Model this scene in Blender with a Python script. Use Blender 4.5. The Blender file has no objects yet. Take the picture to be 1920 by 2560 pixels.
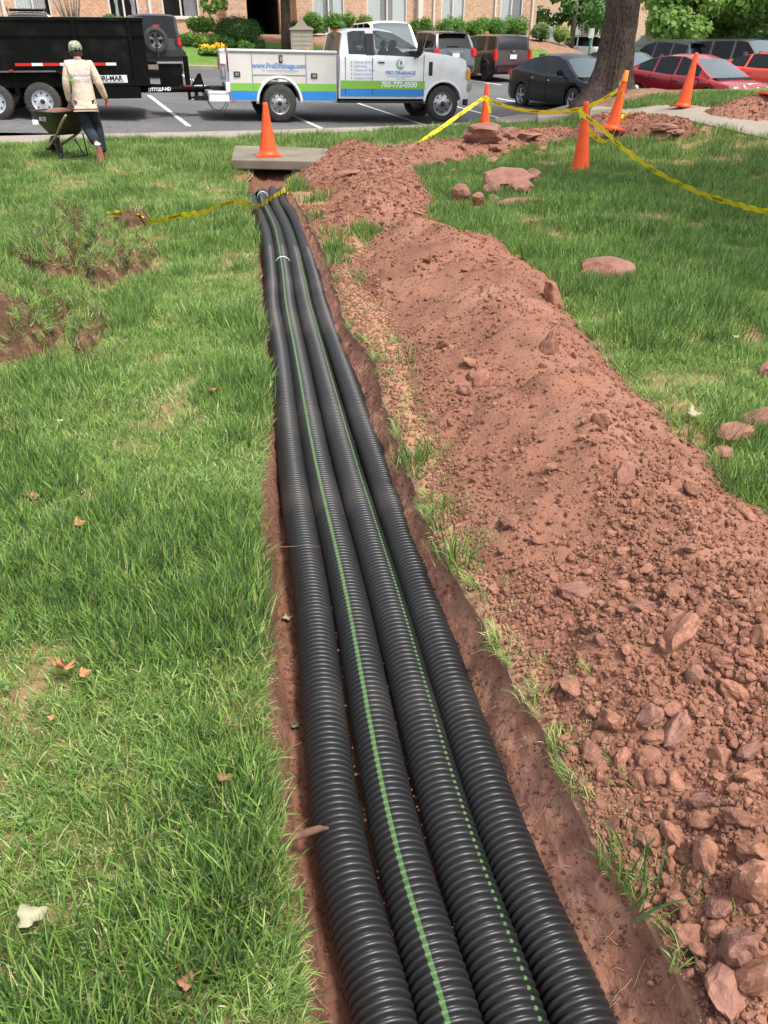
import bpy, bmesh, math, random
import numpy as np
from mathutils import Vector, Matrix, Euler

# ------------------------------------------------------------------ camera, world, sun, exposure
SC = bpy.context.scene
COL = SC.collection
R = math.radians
PITCH, CAMZ, FPX = R(31.5), 1.65, 1924.0
cd = bpy.data.cameras.new('camera')
cd.sensor_fit = 'VERTICAL'; cd.sensor_height = 34.6; cd.lens = 34.6*FPX/2560.0
cd.clip_start = 0.05; cd.clip_end = 600
cam = bpy.data.objects.new('camera', cd); COL.objects.link(cam)
cam.location = (0, 0, CAMZ); cam.rotation_euler = (math.pi/2 - PITCH, 0, 0)
SC.camera = cam
SUN_EL, SUN_AZ = R(64), R(128)          # azimuth measured from +Y towards +X
w = bpy.data.worlds.new('World'); SC.world = w; w.use_nodes = True
nt = w.node_tree; nt.nodes.clear()
wo = nt.nodes.new('ShaderNodeOutputWorld'); bg = nt.nodes.new('ShaderNodeBackground')
sky = nt.nodes.new('ShaderNodeTexSky'); sky.sky_type = 'NISHITA'; sky.sun_disc = False
sky.sun_elevation = SUN_EL; sky.sun_rotation = SUN_AZ
sky.air_density = 1.2; sky.dust_density = 3.5; sky.ozone_density = 1.0
hs = nt.nodes.new('ShaderNodeHueSaturation'); hs.inputs['Saturation'].default_value = 0.45
nt.links.new(sky.outputs[0], hs.inputs['Color']); nt.links.new(hs.outputs[0], bg.inputs[0])
bg.inputs[1].default_value = 0.15
nt.links.new(bg.outputs[0], wo.inputs[0])
sl = bpy.data.lights.new('sun', 'SUN'); sl.energy = 2.3; sl.angle = R(10); sl.color = (1.0, 0.955, 0.88)
so = bpy.data.objects.new('sun', sl); COL.objects.link(so)
sd = Vector((math.sin(SUN_AZ)*math.cos(SUN_EL), math.cos(SUN_AZ)*math.cos(SUN_EL), math.sin(SUN_EL)))
so.rotation_euler = sd.to_track_quat('Z', 'Y').to_euler(); so.location = (0, 10, 30)
SC.view_settings.view_transform = 'Standard'; SC.view_settings.look = 'None'
SC.view_settings.exposure = 0.95; SC.view_settings.gamma = 1.0
SC.view_settings.use_curve_mapping = False
SC.cycles.max_bounces = 6; SC.cycles.transparent_max_bounces = 8
SC.cycles.use_denoising = True

# ------------------------------------------------------------------ helpers
def ray(px, py):
    u = (px-960)/FPX; v = (1280-py)/FPX
    return u, math.cos(PITCH)+v*math.sin(PITCH), -math.sin(PITCH)+v*math.cos(PITCH)
def at(px, py, z=0.0):
    dx, dy, dz = ray(px, py); t = (z-CAMZ)/dz
    return Vector((dx*t, dy*t, z))
def aty(px, py, y):
    dx, dy, dz = ray(px, py); t = y/dy
    return Vector((dx*t, y, CAMZ+dz*t))
def smooth(a, b, x):
    t = np.clip((x-a)/(b-a), 0, 1); return t*t*(3-2*t)
def _h(ix, iy, s):
    n = (ix.astype(np.int64)*374761393 + iy.astype(np.int64)*668265263 + s*974634777) & 0xffffffff
    n = ((n ^ (n >> 13))*1274126177) & 0xffffffff
    n = n ^ (n >> 16)
    return n
def noise(x, y, s=0):
    x = np.asarray(x, float); y = np.asarray(y, float)
    ix = np.floor(x); iy = np.floor(y); fx = x-ix; fy = y-iy
    ux = fx*fx*fx*(fx*(fx*6-15)+10); uy = fy*fy*fy*(fy*(fy*6-15)+10)
    def g(ax, ay, bx, by):
        a = _h(ax, ay, s)/4294967295.0*6.2831853
        return np.cos(a)*bx+np.sin(a)*by
    a = g(ix, iy, fx, fy); b = g(ix+1, iy, fx-1, fy); c = g(ix, iy+1, fx, fy-1); d = g(ix+1, iy+1, fx-1, fy-1)
    return (a*(1-ux)+b*ux)*(1-uy)+(c*(1-ux)+d*ux)*uy
def fbm(x, y, f=1.0, o=4, s=0, gain=0.5):
    r = 0; a = 1.0
    for i in range(o):
        r = r+a*noise(x*f+i*17.3, y*f-i*9.1, s+i); f *= 2.03; a *= gain
    return r
def mesh_np(name, V, Q, mats=None, mi=None, smooth_=True, tri=False):
    V = np.asarray(V, np.float32); Q = np.asarray(Q, np.int32)
    k = Q.shape[1]
    me = bpy.data.meshes.new(name)
    me.vertices.add(len(V)); me.vertices.foreach_set('co', V.ravel())
    me.loops.add(Q.size); me.loops.foreach_set('vertex_index', Q.ravel())
    me.polygons.add(len(Q)); me.polygons.foreach_set('loop_start', np.arange(0, Q.size, k, dtype=np.int32))
    if mats:
        for m in (mats if isinstance(mats, (list, tuple)) else [mats]): me.materials.append(m)
    if mi is not None: me.polygons.foreach_set('material_index', np.asarray(mi, np.int32))
    me.polygons.foreach_set('use_smooth', np.full(len(Q), smooth_, dtype=bool))
    me.update(calc_edges=True)
    return me
def grid_q(nr, nc, closed=False):
    i = np.arange(nr-1)[:, None]; j = np.arange(nc if closed else nc-1)[None, :]
    j2 = (j+1) % nc
    return np.stack([i*nc+j, i*nc+j2, (i+1)*nc+j2, (i+1)*nc+j], -1).reshape(-1, 4)
def link(name, me, parent=None, loc=None, rot=None):
    o = bpy.data.objects.new(name, me); COL.objects.link(o)
    if parent is not None: o.parent = parent
    if loc is not None: o.location = loc
    if rot is not None: o.rotation_euler = rot
    return o
def tag(o, label=None, cat=None, group=None, kind=None):
    if label: o['label'] = label
    if cat: o['category'] = cat
    if group: o['group'] = group
    if kind: o['kind'] = kind
    return o
def thing(name, label, cat, loc=(0, 0, 0), rz=0.0, group=None):
    o = bpy.data.objects.new(name, None); COL.objects.link(o)
    o.location = loc; o.rotation_euler = (0, 0, rz); o.empty_display_size = .1
    return tag(o, label, cat, group)
class B:
    """collects shapes into one mesh"""
    def __init__(s): s.v = []; s.f = []; s.sm = []; s.mi = []; s.m = 0
    def add(s, vs, fs, sm=False):
        n = len(s.v); s.v += [tuple(v) for v in vs]
        for f in fs: s.f.append(tuple(i+n for i in f)); s.sm.append(sm); s.mi.append(s.m)
        return s
    def box(s, c, d, M=None, bev=0.0):
        x, y, z = d[0]/2, d[1]/2, d[2]/2
        if bev <= 0:
            vs = [Vector((sx*x, sy*y, sz*z)) for sz in (-1, 1) for sy in (-1, 1) for sx in (-1, 1)]
            fs = [(0, 2, 3, 1), (4, 5, 7, 6), (0, 1, 5, 4), (2, 6, 7, 3), (0, 4, 6, 2), (1, 3, 7, 5)]
        else:
            bm = bmesh.new(); bmesh.ops.create_cube(bm, size=1.0)
            for v in bm.verts: v.co = Vector((v.co.x*2*x, v.co.y*2*y, v.co.z*2*z))
            bmesh.ops.bevel(bm, geom=bm.edges[:], offset=bev, segments=2, affect='EDGES')
            bm.verts.index_update()
            vs = [v.co.copy() for v in bm.verts]; fs = [tuple(v.index for v in f.verts) for f in bm.faces]; bm.free()
        c = Vector(c)
        if M is not None: vs = [M @ v for v in vs]
        return s.add([v+c for v in vs], fs, False)
    def prism(s, pts, y0, y1, axis='y', cap=True):
        """pts (a,b) polygon extruded along axis; axis y: (x,z); axis x: (y,z); axis z: (x,y)"""
        n = len(pts)
        def mk(p, t): return {'y': (p[0], t, p[1]), 'x': (t, p[0], p[1]), 'z': (p[0], p[1], t)}[axis]
        vs = [mk(p, y0) for p in pts]+[mk(p, y1) for p in pts]
        fs = [(i, (i+1) % n, n+(i+1) % n, n+i) for i in range(n)]
        if cap: fs += [tuple(range(n-1, -1, -1)), tuple(range(n, 2*n))]
        return s.add(vs, fs)
    def tube(s, pts, r, n=8, cap=True, sm=True):
        pts = [Vector(p) for p in pts]; rs = r if isinstance(r, (list, tuple)) else [r]*len(pts)
        vs = []; up = Vector((0, 0, 1)); prev = None
        for i, p in enumerate(pts):
            t = (pts[min(i+1, len(pts)-1)]-pts[max(i-1, 0)]).normalized()
            a = prev if prev is not None else (up if abs(t.z) < .9 else Vector((1, 0, 0)))
            u = (a-t*a.dot(t)).normalized(); prev = u; v = t.cross(u)
            for k in range(n):
                an = 2*math.pi*k/n; vs.append(p+(u*math.cos(an)+v*math.sin(an))*rs[i])
        fs = [(i*n+k, i*n+(k+1) % n, (i+1)*n+(k+1) % n, (i+1)*n+k) for i in range(len(pts)-1) for k in range(n)]
        s.add(vs, fs, sm)
        if cap:
            m = len(s.v)-len(vs)
            s.f.append(tuple(m+k for k in range(n-1, -1, -1))); s.sm.append(False); s.mi.append(s.m)
            s.f.append(tuple(m+(len(pts)-1)*n+k for k in range(n))); s.sm.append(False); s.mi.append(s.m)
        return s
    def lathe(s, prof, n=24, M=None, axis='z', sm=True):
        """prof [(r,h)]; axis z or y"""
        vs = []
        for r, h in prof:
            for k in range(n):
                a = 2*math.pi*k/n
                v = Vector((r*math.cos(a), r*math.sin(a), h)) if axis == 'z' else Vector((r*math.cos(a), h, r*math.sin(a)))
                vs.append(M @ v if M is not None else v)
        fs = [(i*n+k, i*n+(k+1) % n, (i+1)*n+(k+1) % n, (i+1)*n+k) for i in range(len(prof)-1) for k in range(n)]
        s.add(vs, fs, sm); return s
    def build(s, name, mats, parent=None, loc=None, rot=None, auto=None, recalc=True):
        me = bpy.data.meshes.new(name); me.from_pydata([tuple(v) for v in s.v], [], s.f)
        for m in (mats if isinstance(mats, (list, tuple)) else [mats]): me.materials.append(m)
        me.polygons.foreach_set('use_smooth', s.sm); me.polygons.foreach_set('material_index', s.mi)
        if recalc:
            bm = bmesh.new(); bm.from_mesh(me); bmesh.ops.recalc_face_normals(bm, faces=bm.faces[:]); bm.to_mesh(me); bm.free()
        me.update()
        return link(name, me, parent, loc, rot)

# ------------------------------------------------------------------ materials
def mat(name, col, rough=0.6, metal=0.0, n=None, bump=None, spec=None, coat=0.0, emit=None, alpha=None, rand=0.0, trans=0.0):
    """n: list of (scale, lo_colour, hi_colour, lo, hi, detail); bump: list of (scale, strength, distance)"""
    m = bpy.data.materials.new(name); m.use_nodes = True; t = m.node_tree; b = t.nodes['Principled BSDF']
    L = t.links.new
    b.inputs['Base Color'].default_value = (*col, 1); b.inputs['Roughness'].default_value = rough
    b.inputs['Metallic'].default_value = metal
    if spec is not None: b.inputs['Specular IOR Level'].default_value = spec
    if coat: b.inputs['Coat Weight'].default_value = coat; b.inputs['Coat Roughness'].default_value = .05
    if alpha is not None: b.inputs['Alpha'].default_value = alpha
    if emit: b.inputs['Emission Color'].default_value = (*emit[0], 1); b.inputs['Emission Strength'].default_value = emit[1]
    geo = None
    def pos():
        nonlocal geo
        if geo is None: geo = t.nodes.new('ShaderNodeTexCoord')
        return geo.outputs['Object']
    last = None
    if n:
        for (sc, c2, lo, hi, det) in n:
            nz = t.nodes.new('ShaderNodeTexNoise'); nz.inputs['Scale'].default_value = sc; nz.inputs['Detail'].default_value = det
            L(pos(), nz.inputs['Vector'])
            mr = t.nodes.new('ShaderNodeMapRange'); mr.inputs['From Min'].default_value = lo; mr.inputs['From Max'].default_value = hi
            L(nz.outputs['Fac'], mr.inputs['Value'])
            mx = t.nodes.new('ShaderNodeMix'); mx.data_type = 'RGBA'
            L(mr.outputs[0], mx.inputs['Factor'])
            if last is None: mx.inputs[6].default_value = (*col, 1)
            else: L(last, mx.inputs[6])
            mx.inputs[7].default_value = (*c2, 1); last = mx.outputs[2]
    if rand:
        oi = t.nodes.new('ShaderNodeObjectInfo')
        mr = t.nodes.new('ShaderNodeMapRange'); mr.inputs['To Min'].default_value = 1-rand; mr.inputs['To Max'].default_value = 1+rand
        L(oi.outputs['Random'], mr.inputs['Value'])
        vm = t.nodes.new('ShaderNodeVectorMath'); vm.operation = 'SCALE'
        if last is None: vm.inputs[0].default_value = col
        else: L(last, vm.inputs[0])
        L(mr.outputs[0], vm.inputs['Scale']); last = vm.outputs[0]
    if last is not None: L(last, b.inputs['Base Color'])
    if bump:
        bl = None
        for (sc, st, di) in bump:
            nz = t.nodes.new('ShaderNodeTexNoise'); nz.inputs['Scale'].default_value = sc; nz.inputs['Detail'].default_value = 5
            L(pos(), nz.inputs['Vector'])
            bp = t.nodes.new('ShaderNodeBump'); bp.inputs['Strength'].default_value = st; bp.inputs['Distance'].default_value = di
            L(nz.outputs['Fac'], bp.inputs['Height'])
            if bl: L(bl, bp.inputs['Normal'])
            bl = bp.outputs[0]
        L(bl, b.inputs['Normal'])
    if trans:
        tr = t.nodes.new('ShaderNodeBsdfTranslucent'); ms = t.nodes.new('ShaderNodeMixShader'); ms.inputs[0].default_value = trans
        if last is not None: L(last, tr.inputs[0])
        else: tr.inputs[0].default_value = (*col, 1)
        L(b.outputs[0], ms.inputs[1]); L(tr.outputs[0], ms.inputs[2])
        L(ms.outputs[0], t.nodes['Material Output'].inputs[0])
    return m
M = {}
M['soil'] = mat('soil', (.232, .108, .071), .95, n=[(1.1, (.29, .152, .106), .5, .68, 5), (2.6, (.165, .076, .050), .50, .66, 6), (26, (.20, .09, .058), .5, .72, 5), (140, (.34, .18, .125), .55, .75, 3)],
                bump=[(60, .5, .012), (260, .5, .004)], spec=.15)
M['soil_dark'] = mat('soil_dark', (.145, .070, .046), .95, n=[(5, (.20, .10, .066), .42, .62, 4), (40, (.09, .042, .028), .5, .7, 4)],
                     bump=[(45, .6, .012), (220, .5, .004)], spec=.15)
M['clod'] = mat('clod', (.245, .115, .076), .94, n=[(1.6, (.17, .078, .052), .42, .66, 5), (7, (.33, .178, .126), .5, .72, 4)], bump=[(3.5, .5, .0022), (11, .5, .0012)], spec=.12, rand=.26)
M['rock'] = mat('rock', (.215, .10, .073), .88, n=[(1.3, (.30, .155, .115), .42, .65, 5), (5, (.25, .125, .09), .5, .75, 5)], bump=[(2.5, .5, .012), (9, .5, .006)], spec=.3, rand=.14)
M['lawn'] = mat('lawn', (.15, .15, .05), .95, n=[(1.2, (.17, .14, .06), .4, .65, 4), (14, (.09, .11, .03), .45, .65, 4), (55, (.17, .11, .06), .56, .72, 3)], bump=[(40, .6, .02)], spec=.1)
M['concrete'] = mat('concrete', (.255, .215, .172), .9, n=[(1.7, (.31, .265, .215), .4, .7, 5), (22, (.23, .195, .155), .52, .75, 5)], bump=[(90, .25, .004)])
M['slab'] = mat('slab_concrete', (.145, .122, .092), .92, n=[(2.2, (.205, .175, .13), .4, .65, 6), (18, (.17, .15, .115), .5, .75, 5)], bump=[(60, .4, .006)])
M['asphalt'] = mat('asphalt', (.10, .098, .10), .9, n=[(.35, (.135, .13, .13), .4, .65, 5), (7, (.075, .073, .075), .5, .72, 5), (60, (.17, .165, .16), .6, .8, 2)], bump=[(150, .35, .004)], spec=.3)
M['line'] = mat('line_paint', (.72, .72, .70), .7, n=[(6, (.5, .49, .47), .5, .72, 5)])
M['black_plastic'] = mat('black_plastic', (.018, .018, .02), .42, spec=.45)
M['rubber'] = mat('rubber', (.032, .030, .029), .85, n=[(14, (.055, .05, .045), .45, .7, 4)])
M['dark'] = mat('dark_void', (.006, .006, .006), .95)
# ------------------------------------------------------------------ terrain
def gz(x, y):
    """lawn height"""
    x = np.asarray(x, float); y = np.asarray(y, float)
    z = .035*fbm(x, y, .6, 3, 5)
    z = z*smooth(.8, 3, y)
    z = z+.55*smooth(3.7, 6.0, x)*smooth(12.4, 15.8, y)
    z = z+.10*np.exp(-(((x-1.1)/1.6)**2+((y-15.6)/1.2)**2))
    z = z+.05*smooth(-1.2, -2.6, x)*smooth(3, 6, y)*(1-smooth(9, 12, y))
    return z
def lz(x, y):
    """parking lot height"""
    x = np.asarray(x, float); y = np.asarray(y, float)
    return -.15-.0443*(np.clip(x, -22, 3.5)-3.5)+(np.minimum(y, 44)-26.5)*(.030-.025*smooth(5, 10, x))
def hit(px, py, f=None, y0=.4, y1=60, n=3000):
    f = f or gz; dx, dy, dz = ray(px, py); Y = np.geomspace(y0, y1, n); T = Y/dy; X = dx*T; Z = CAMZ+dz*T
    b = np.nonzero(Z < f(X, Y))[0]; i = b[0] if len(b) else n-1
    return Vector((float(X[i]), float(Y[i]), float(f(X[i], Y[i]))))
def curve(pts, z=0.0):
    P = [at(px, py, z) for px, py in pts]
    ys = np.array([p.y for p in P]); xs = np.array([p.x for p in P]); o = np.argsort(ys)
    return lambda y: np.interp(y, ys[o], xs[o])
Lf0 = curve([(745, 2560), (725, 2314), (662, 2025), (652, 1735), (638, 1504), (632, 1330), (642, 1200), (660, 1100), (660, 983), (652, 868), (641, 717), (634, 625), (624, 555), (608, 486), (612, 455)])
Rf0 = curve([(1760, 2560), (1590, 2250), (1465, 2080), (1395, 1880), (1318, 1730), (1238, 1590), (1170, 1470), (1065, 1290), (1008, 1140), (965, 1020), (928, 880), (868, 810), (846, 745), (820, 650), (788, 580), (748, 510), (725, 476), (735, 440)])
def Lf(y): return Lf0(y)+.022*fbm(y, y*0+3, 4.0, 3, 21)*smooth(.4, 1.2, y)
def Rf(y): return Rf0(y)+.03*fbm(y, y*0+8, 3.2, 3, 22)
TEND = 12.3
def Dep(y): return np.interp(y, [0, 6, 9, 11.2, 12.0, TEND+.35], [.27, .27, .24, .20, .14, .0])
kp = [at(px, py, 0) for px, py in [(-300, 349), (0, 341), (500, 330), (640, 327), (1060, 313), (1229, 303)]]
KX = np.array([p.x for p in kp]+[4.4, 12.0]); KY = np.array([p.y for p in kp]+[22.4, 24.4])
def kerb_y(x): return np.interp(x, KX, KY)          # asphalt edge
gp = [at(px, py, 0) for px, py in [(-300, 366), (0, 361), (300, 352), (640, 346), (1060, 325), (1229, 306)]]
GX = np.array([p.x for p in gp]+[3.4, 4.2, 12.0]); GY = np.array([p.y for p in gp]+[20.9, 22.0, 24.1])
def grass_y(x): return np.interp(x, GX, GY)         # far edge of the lawn
rows = [-.5]
while rows[-1] < 16: rows.append(rows[-1]+.0085+.0048*(rows[-1]+.5))
rows = np.array(rows); rows = -.5+(rows+.5)*(16.5/(rows[-1]+.5))
nr = len(rows)
def warp(x, yi):
    ge = grass_y(x)
    return np.where(yi > 11, 11+(yi-11)*(ge-11)/(16-11), yi)
YI = rows[:, None]
def block(xa, xb, n, pw=1.0):
    s = np.linspace(0, 1, n)[None, :]**pw
    return xa[:, None]*(1-s)+xb[:, None]*s
Lr, Rr = Lf(rows), Rf(rows)
xl = -(np.maximum(rows, 0)*.64+2.2); xr = np.maximum(rows, 0)*.64+2.4
# left lawn: dense near the lip
s = 1-(1-np.linspace(0, 1, 190))**1.25
XL = xl[:, None]*(1-s[None, :])+Lr[:, None]*s[None, :]
s = np.linspace(0, 1, 200)**1.25
XR = Rr[:, None]*(1-s[None, :])+xr[:, None]*s[None, :]
XT = block(Lr, Rr, 130)
def lawn_z(X, Y, side):
    z = gz(X, Y)
    if side: # round off at the lip
        d = (Lf(Y)-X) if side < 0 else (X-Rf(Y))
        z = z-.03*np.exp(-np.clip(d, 0, 9)/.03)*(Dep(Y) > .01)
    z = z+.006*fbm(X, Y, 9, 3, 9)
    return z
def trench_z(X, Y):
    l = Lf(Y); r = Rf(Y); wl = .075+.04*noise(Y*2.5, Y*0, 31); D = Dep(Y)
    wr = np.interp(Y, [0, 1, 2.5, 5, 9], [.17, .17, .13, .16, .2])+.05*noise(Y*2, Y*0+5, 32)
    a = np.clip((X-l)/wl, 0, 1); b = np.clip((r-X)/wr, 0, 1)
    f = np.minimum(a**.7, b**.62)
    edge = np.minimum(np.clip((X-l)/.03, 0, 1), np.clip((r-X)/.03, 0, 1))
    z = gz(X, Y)+.006*fbm(X, Y, 9, 3, 9)-.03*(D > .01)*np.exp(-np.minimum(X-l, r-X)/.03)-D*f
    z = z+edge*(.034*fbm(X, Y, 6, 4, 41)+.026*np.abs(fbm(X, Y, 15, 4, 44))+.010*np.abs(fbm(X, Y, 48, 3, 45)))
    return z
def sheet(name, X, mat_, side):
    Y = warp(X, YI+0*X) if side else YI+0*X
    Y = warp(X, YI+0*X)
    Z = trench_z(X, Y) if side == 0 else lawn_z(X, Y, side)
    V = np.stack([X, Y, Z], -1).reshape(-1, 3)
    return V, grid_q(*X.shape)
V1, Q1 = sheet('l', XL, None, -1); V2, Q2 = sheet('r', XR, None, 1)
lawn = link('lawn', mesh_np('lawn', np.concatenate([V1, V2]), np.concatenate([Q1, Q2+len(V1)]), M['lawn'])); tag(lawn, kind='structure', label='front lawn cut by the drainage trench')
V3, Q3 = sheet('t', XT, None, 0)
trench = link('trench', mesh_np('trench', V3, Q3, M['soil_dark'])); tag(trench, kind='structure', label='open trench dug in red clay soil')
# the right wall of the trench is paler, dried clay
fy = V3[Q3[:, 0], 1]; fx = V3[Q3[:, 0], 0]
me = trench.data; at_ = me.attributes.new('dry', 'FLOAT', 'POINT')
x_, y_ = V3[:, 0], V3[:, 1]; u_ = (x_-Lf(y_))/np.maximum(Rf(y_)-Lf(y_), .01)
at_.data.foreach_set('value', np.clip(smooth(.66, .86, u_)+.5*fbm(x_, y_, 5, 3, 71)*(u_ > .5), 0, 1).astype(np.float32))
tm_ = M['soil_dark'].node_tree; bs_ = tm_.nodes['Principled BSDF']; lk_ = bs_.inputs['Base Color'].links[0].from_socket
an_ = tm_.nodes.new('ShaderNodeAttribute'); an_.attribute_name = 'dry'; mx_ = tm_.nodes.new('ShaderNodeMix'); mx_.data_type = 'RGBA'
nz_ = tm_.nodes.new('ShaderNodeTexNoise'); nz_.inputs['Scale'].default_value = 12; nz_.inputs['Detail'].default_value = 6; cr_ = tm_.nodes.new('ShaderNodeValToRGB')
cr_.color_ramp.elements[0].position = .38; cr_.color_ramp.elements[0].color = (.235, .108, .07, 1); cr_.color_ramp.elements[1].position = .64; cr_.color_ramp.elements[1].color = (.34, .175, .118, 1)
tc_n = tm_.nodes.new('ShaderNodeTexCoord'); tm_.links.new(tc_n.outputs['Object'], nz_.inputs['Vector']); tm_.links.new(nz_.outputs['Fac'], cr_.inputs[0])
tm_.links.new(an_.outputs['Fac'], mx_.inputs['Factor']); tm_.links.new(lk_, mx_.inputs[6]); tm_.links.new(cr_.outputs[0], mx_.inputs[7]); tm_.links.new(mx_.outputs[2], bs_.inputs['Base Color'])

def in_poly(X, Y, P):
    ins = np.zeros(X.shape, bool); n = len(P)
    for i in range(n):
        x1, y1 = P[i]; x2, y2 = P[(i+1) % n]
        c = ((y1 > Y) != (y2 > Y)) & (X < (x2-x1)*(Y-y1)/(y2-y1+1e-12)+x1)
        ins ^= c
    return ins
def sdf(X, Y, P):
    d = np.full(X.shape, 1e9); n = len(P)
    for i in range(n):
        x1, y1 = P[i]; x2, y2 = P[(i+1) % n]; ex, ey = x2-x1, y2-y1
        t = np.clip(((X-x1)*ex+(Y-y1)*ey)/(ex*ex+ey*ey+1e-12), 0, 1)
        d = np.minimum(d, np.hypot(X-x1-t*ex, Y-y1-t*ey))
    return np.where(in_poly(X, Y, P), d, -d)
HEAPS = []
class Heap:
    def __init__(s, P, H, slope=.6, seed=0, rough=1.0, ground=gz):
        s.P = P; s.H = H; s.k = slope; s.seed = seed; s.r = rough; s.g = ground
        P_ = np.array(P); s.bb = (P_[:, 0].min()-.15, P_[:, 0].max()+.15, P_[:, 1].min()-.15, P_[:, 1].max()+.15)
    def h(s, X, Y):
        X = np.asarray(X, float); Y = np.asarray(Y, float)
        wob = .06*fbm(X, Y, 2.6, 4, s.seed+3)*s.r
        d = sdf(X, Y, s.P)+wob
        H = s.H(X, Y) if callable(s.H) else s.H
        base = H*(1-np.exp(-np.clip(d, 0, 9)*s.k/H))
        a = np.clip(d/.12, 0, 1)
        h = base+a*s.r*(.075*fbm(X, Y, 1.8, 3, s.seed)+.045*fbm(X, Y, 5, 3, s.seed+1)+.026*np.abs(fbm(X, Y, 15, 4, s.seed+2)))
        r = np.where(d > 0, np.maximum(h, .004), np.maximum(d*.5, -.04))
        tr_ = (X > Lf(Y)-.02) & (X < Rf(Y)+.035) & (Y < TEND)
        return np.where(tr_, -.04, r)
    def z(s, X, Y): return s.g(X, Y)+s.h(X, Y)
def build_heap(name, hp, label, cat, mt, step0=.010, step1=.0052, parent=None):
    x0, x1, y0, y1 = hp.bb; ys = [y0]
    while ys[-1] < y1: ys.append(ys[-1]+step0+step1*max(ys[-1], 0))
    ys = np.array(ys)
    st = step0+step1*max(.5*(y0+y1), 0); nc = min(int((x1-x0)/st)+2, 330)
    xs = np.linspace(x0, x1, nc)
    X, Y = np.meshgrid(xs, ys); h = hp.h(X, Y); Z = hp.g(X, Y)+h
    Q = grid_q(*X.shape); hv = h.ravel()
    keep = hv[Q].max(1) > -.02; Q = Q[keep]
    V = np.stack([X, Y, Z], -1).reshape(-1, 3)
    used = np.unique(Q); rem = np.zeros(len(V), np.int64); rem[used] = np.arange(len(used))
    o = link(name, mesh_np(name, V[used], rem[Q], mt)); tag(o, label, cat); return o
def wp(pts, z=0.0): return [tuple(at(px, py, z).xy) for px, py in pts]
PA = wp([(1000, 572), (1070, 566), (1140, 588), (1215, 612), (1284, 645), (1370, 694), (1420, 780), (1480, 850), (1535, 915), (1597, 985), (1660, 1035), (1690, 1095), (1780, 1150), (1830, 1230), (1940, 1300), (2300, 1600), (2700, 2200), (2700, 2620),
         (1850, 2620), (1730, 2440), (1650, 2260), (1570, 2120), (1495, 1990), (1450, 1880), (1395, 1760), (1345, 1650), (1275, 1530), (1225, 1450), (1180, 1370), (1135, 1270), (1100, 1160), (1060, 1050), (1030, 960), (1010, 880), (985, 800), (930, 740), (895, 700), (900, 640), (930, 592)])
def HA(X, Y): return np.interp(Y, [.3, 1.2, 2.5, 5, 8], [.24, .27, .33, .36, .36])
hA = Heap(PA, HA, .62, 100)
A = build_heap('spoil_heap', hA, 'long mound of loose red clay soil and stones running beside the pipe trench', 'soil heap', M['soil'])
PB = wp([(738, 458), (765, 400), (850, 385), (960, 385), (1020, 410), (1060, 455), (1090, 500), (1085, 535), (1040, 566), (930, 578), (850, 574), (795, 555), (840, 520), (800, 490), (760, 478)])
hB = Heap(PB, .50, .60, 140)
Bh = build_heap('spoil_heap', hB, 'tall mound of red soil piled against the concrete drain slab', 'soil heap', M['soil'], .02, .004)
wph = lambda pts: [tuple(hit(a, b).xy) for a, b in pts]
PC = wph([(950, 376), (1040, 372), (1120, 362), (1200, 356), (1300, 338), (1400, 326), (1450, 332), (1420, 356), (1330, 374), (1250, 396), (1200, 404), (1100, 416), (1040, 428), (960, 430)])
hC = Heap(PC, .23, .5, 150)
Ch = build_heap('spoil_heap', hC, 'low ridge of orange red soil stretching between the tall mound and the traffic cones', 'soil heap', M['soil'], .02, .004)
PD = wph([(1405, 346), (1440, 325), (1500, 308), (1580, 298), (1660, 300), (1735, 318), (1752, 334), (1700, 350), (1600, 354), (1500, 358), (1430, 358)])
hD = Heap(PD, .42, .75, 160)
Dh = build_heap('spoil_heap', hD, 'small mound of crumbly orange soil on the end of the concrete path', 'soil heap', M['soil'], .02, .004)
PE = wph([(1745, 284), (1800, 270), (1870, 262), (1990, 258), (2200, 262), (2200, 330), (1990, 318), (1900, 308), (1820, 302), (1770, 296)])
hE = Heap(PE, .42, .42, 170)
Eh = build_heap('spoil_heap', hE, 'mound of pale orange soil beside the path at the foot of the red car', 'soil heap', M['soil'], .02, .004)
ALLH = [hA, hB, hC, hD, hE]
def top_z(x, y):
    z = gz(x, y)
    for hp in ALLH:
        z = np.maximum(z, hp.z(x, y))
    return z

# ------------------------------------------------------------------ rock shapes
def rock_mesh(name, seed, mt, sub=2, flat=.8, cuts=7, rough=.10, smooth_=False):
    rnd = random.Random(seed); bm = bmesh.new(); bmesh.ops.create_icosphere(bm, subdivisions=sub, radius=1.0)
    pl = []
    for i in range(cuts):
        v = Vector((rnd.gauss(0, 1), rnd.gauss(0, 1), rnd.gauss(0, 1))).normalized(); pl.append((v, rnd.uniform(.55, .85)))
    from mathutils import noise as mn
    for v in bm.verts:
        c = v.co.copy()
        for nrm, d in pl:
            k = c.dot(nrm)
            if k > d: c -= nrm*(k-d)*.97
        c *= 1+rough*mn.noise(c*2.2+Vector((seed*3.1, 0, 0)))*2
        c += c.normalized()*rough*(.5*mn.noise(c*5+Vector((0, seed*1.7, 0)))+.35*mn.noise(c*11+Vector((seed, 0, 0))))
        v.co = Vector((c.x, c.y*rnd.uniform(.999, 1.001), c.z*flat))
    me = bpy.data.meshes.new(name); bm.to_mesh(me); bm.free(); me.materials.append(mt)
    for p in me.polygons: p.use_smooth = smooth_
    return me
def icoll(name, meshes):
    c = bpy.data.collections.new(name)
    for i, me in enumerate(meshes):
        o = bpy.data.objects.new('%s_%02d' % (name, i), me); c.objects.link(o)
    return c
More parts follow.
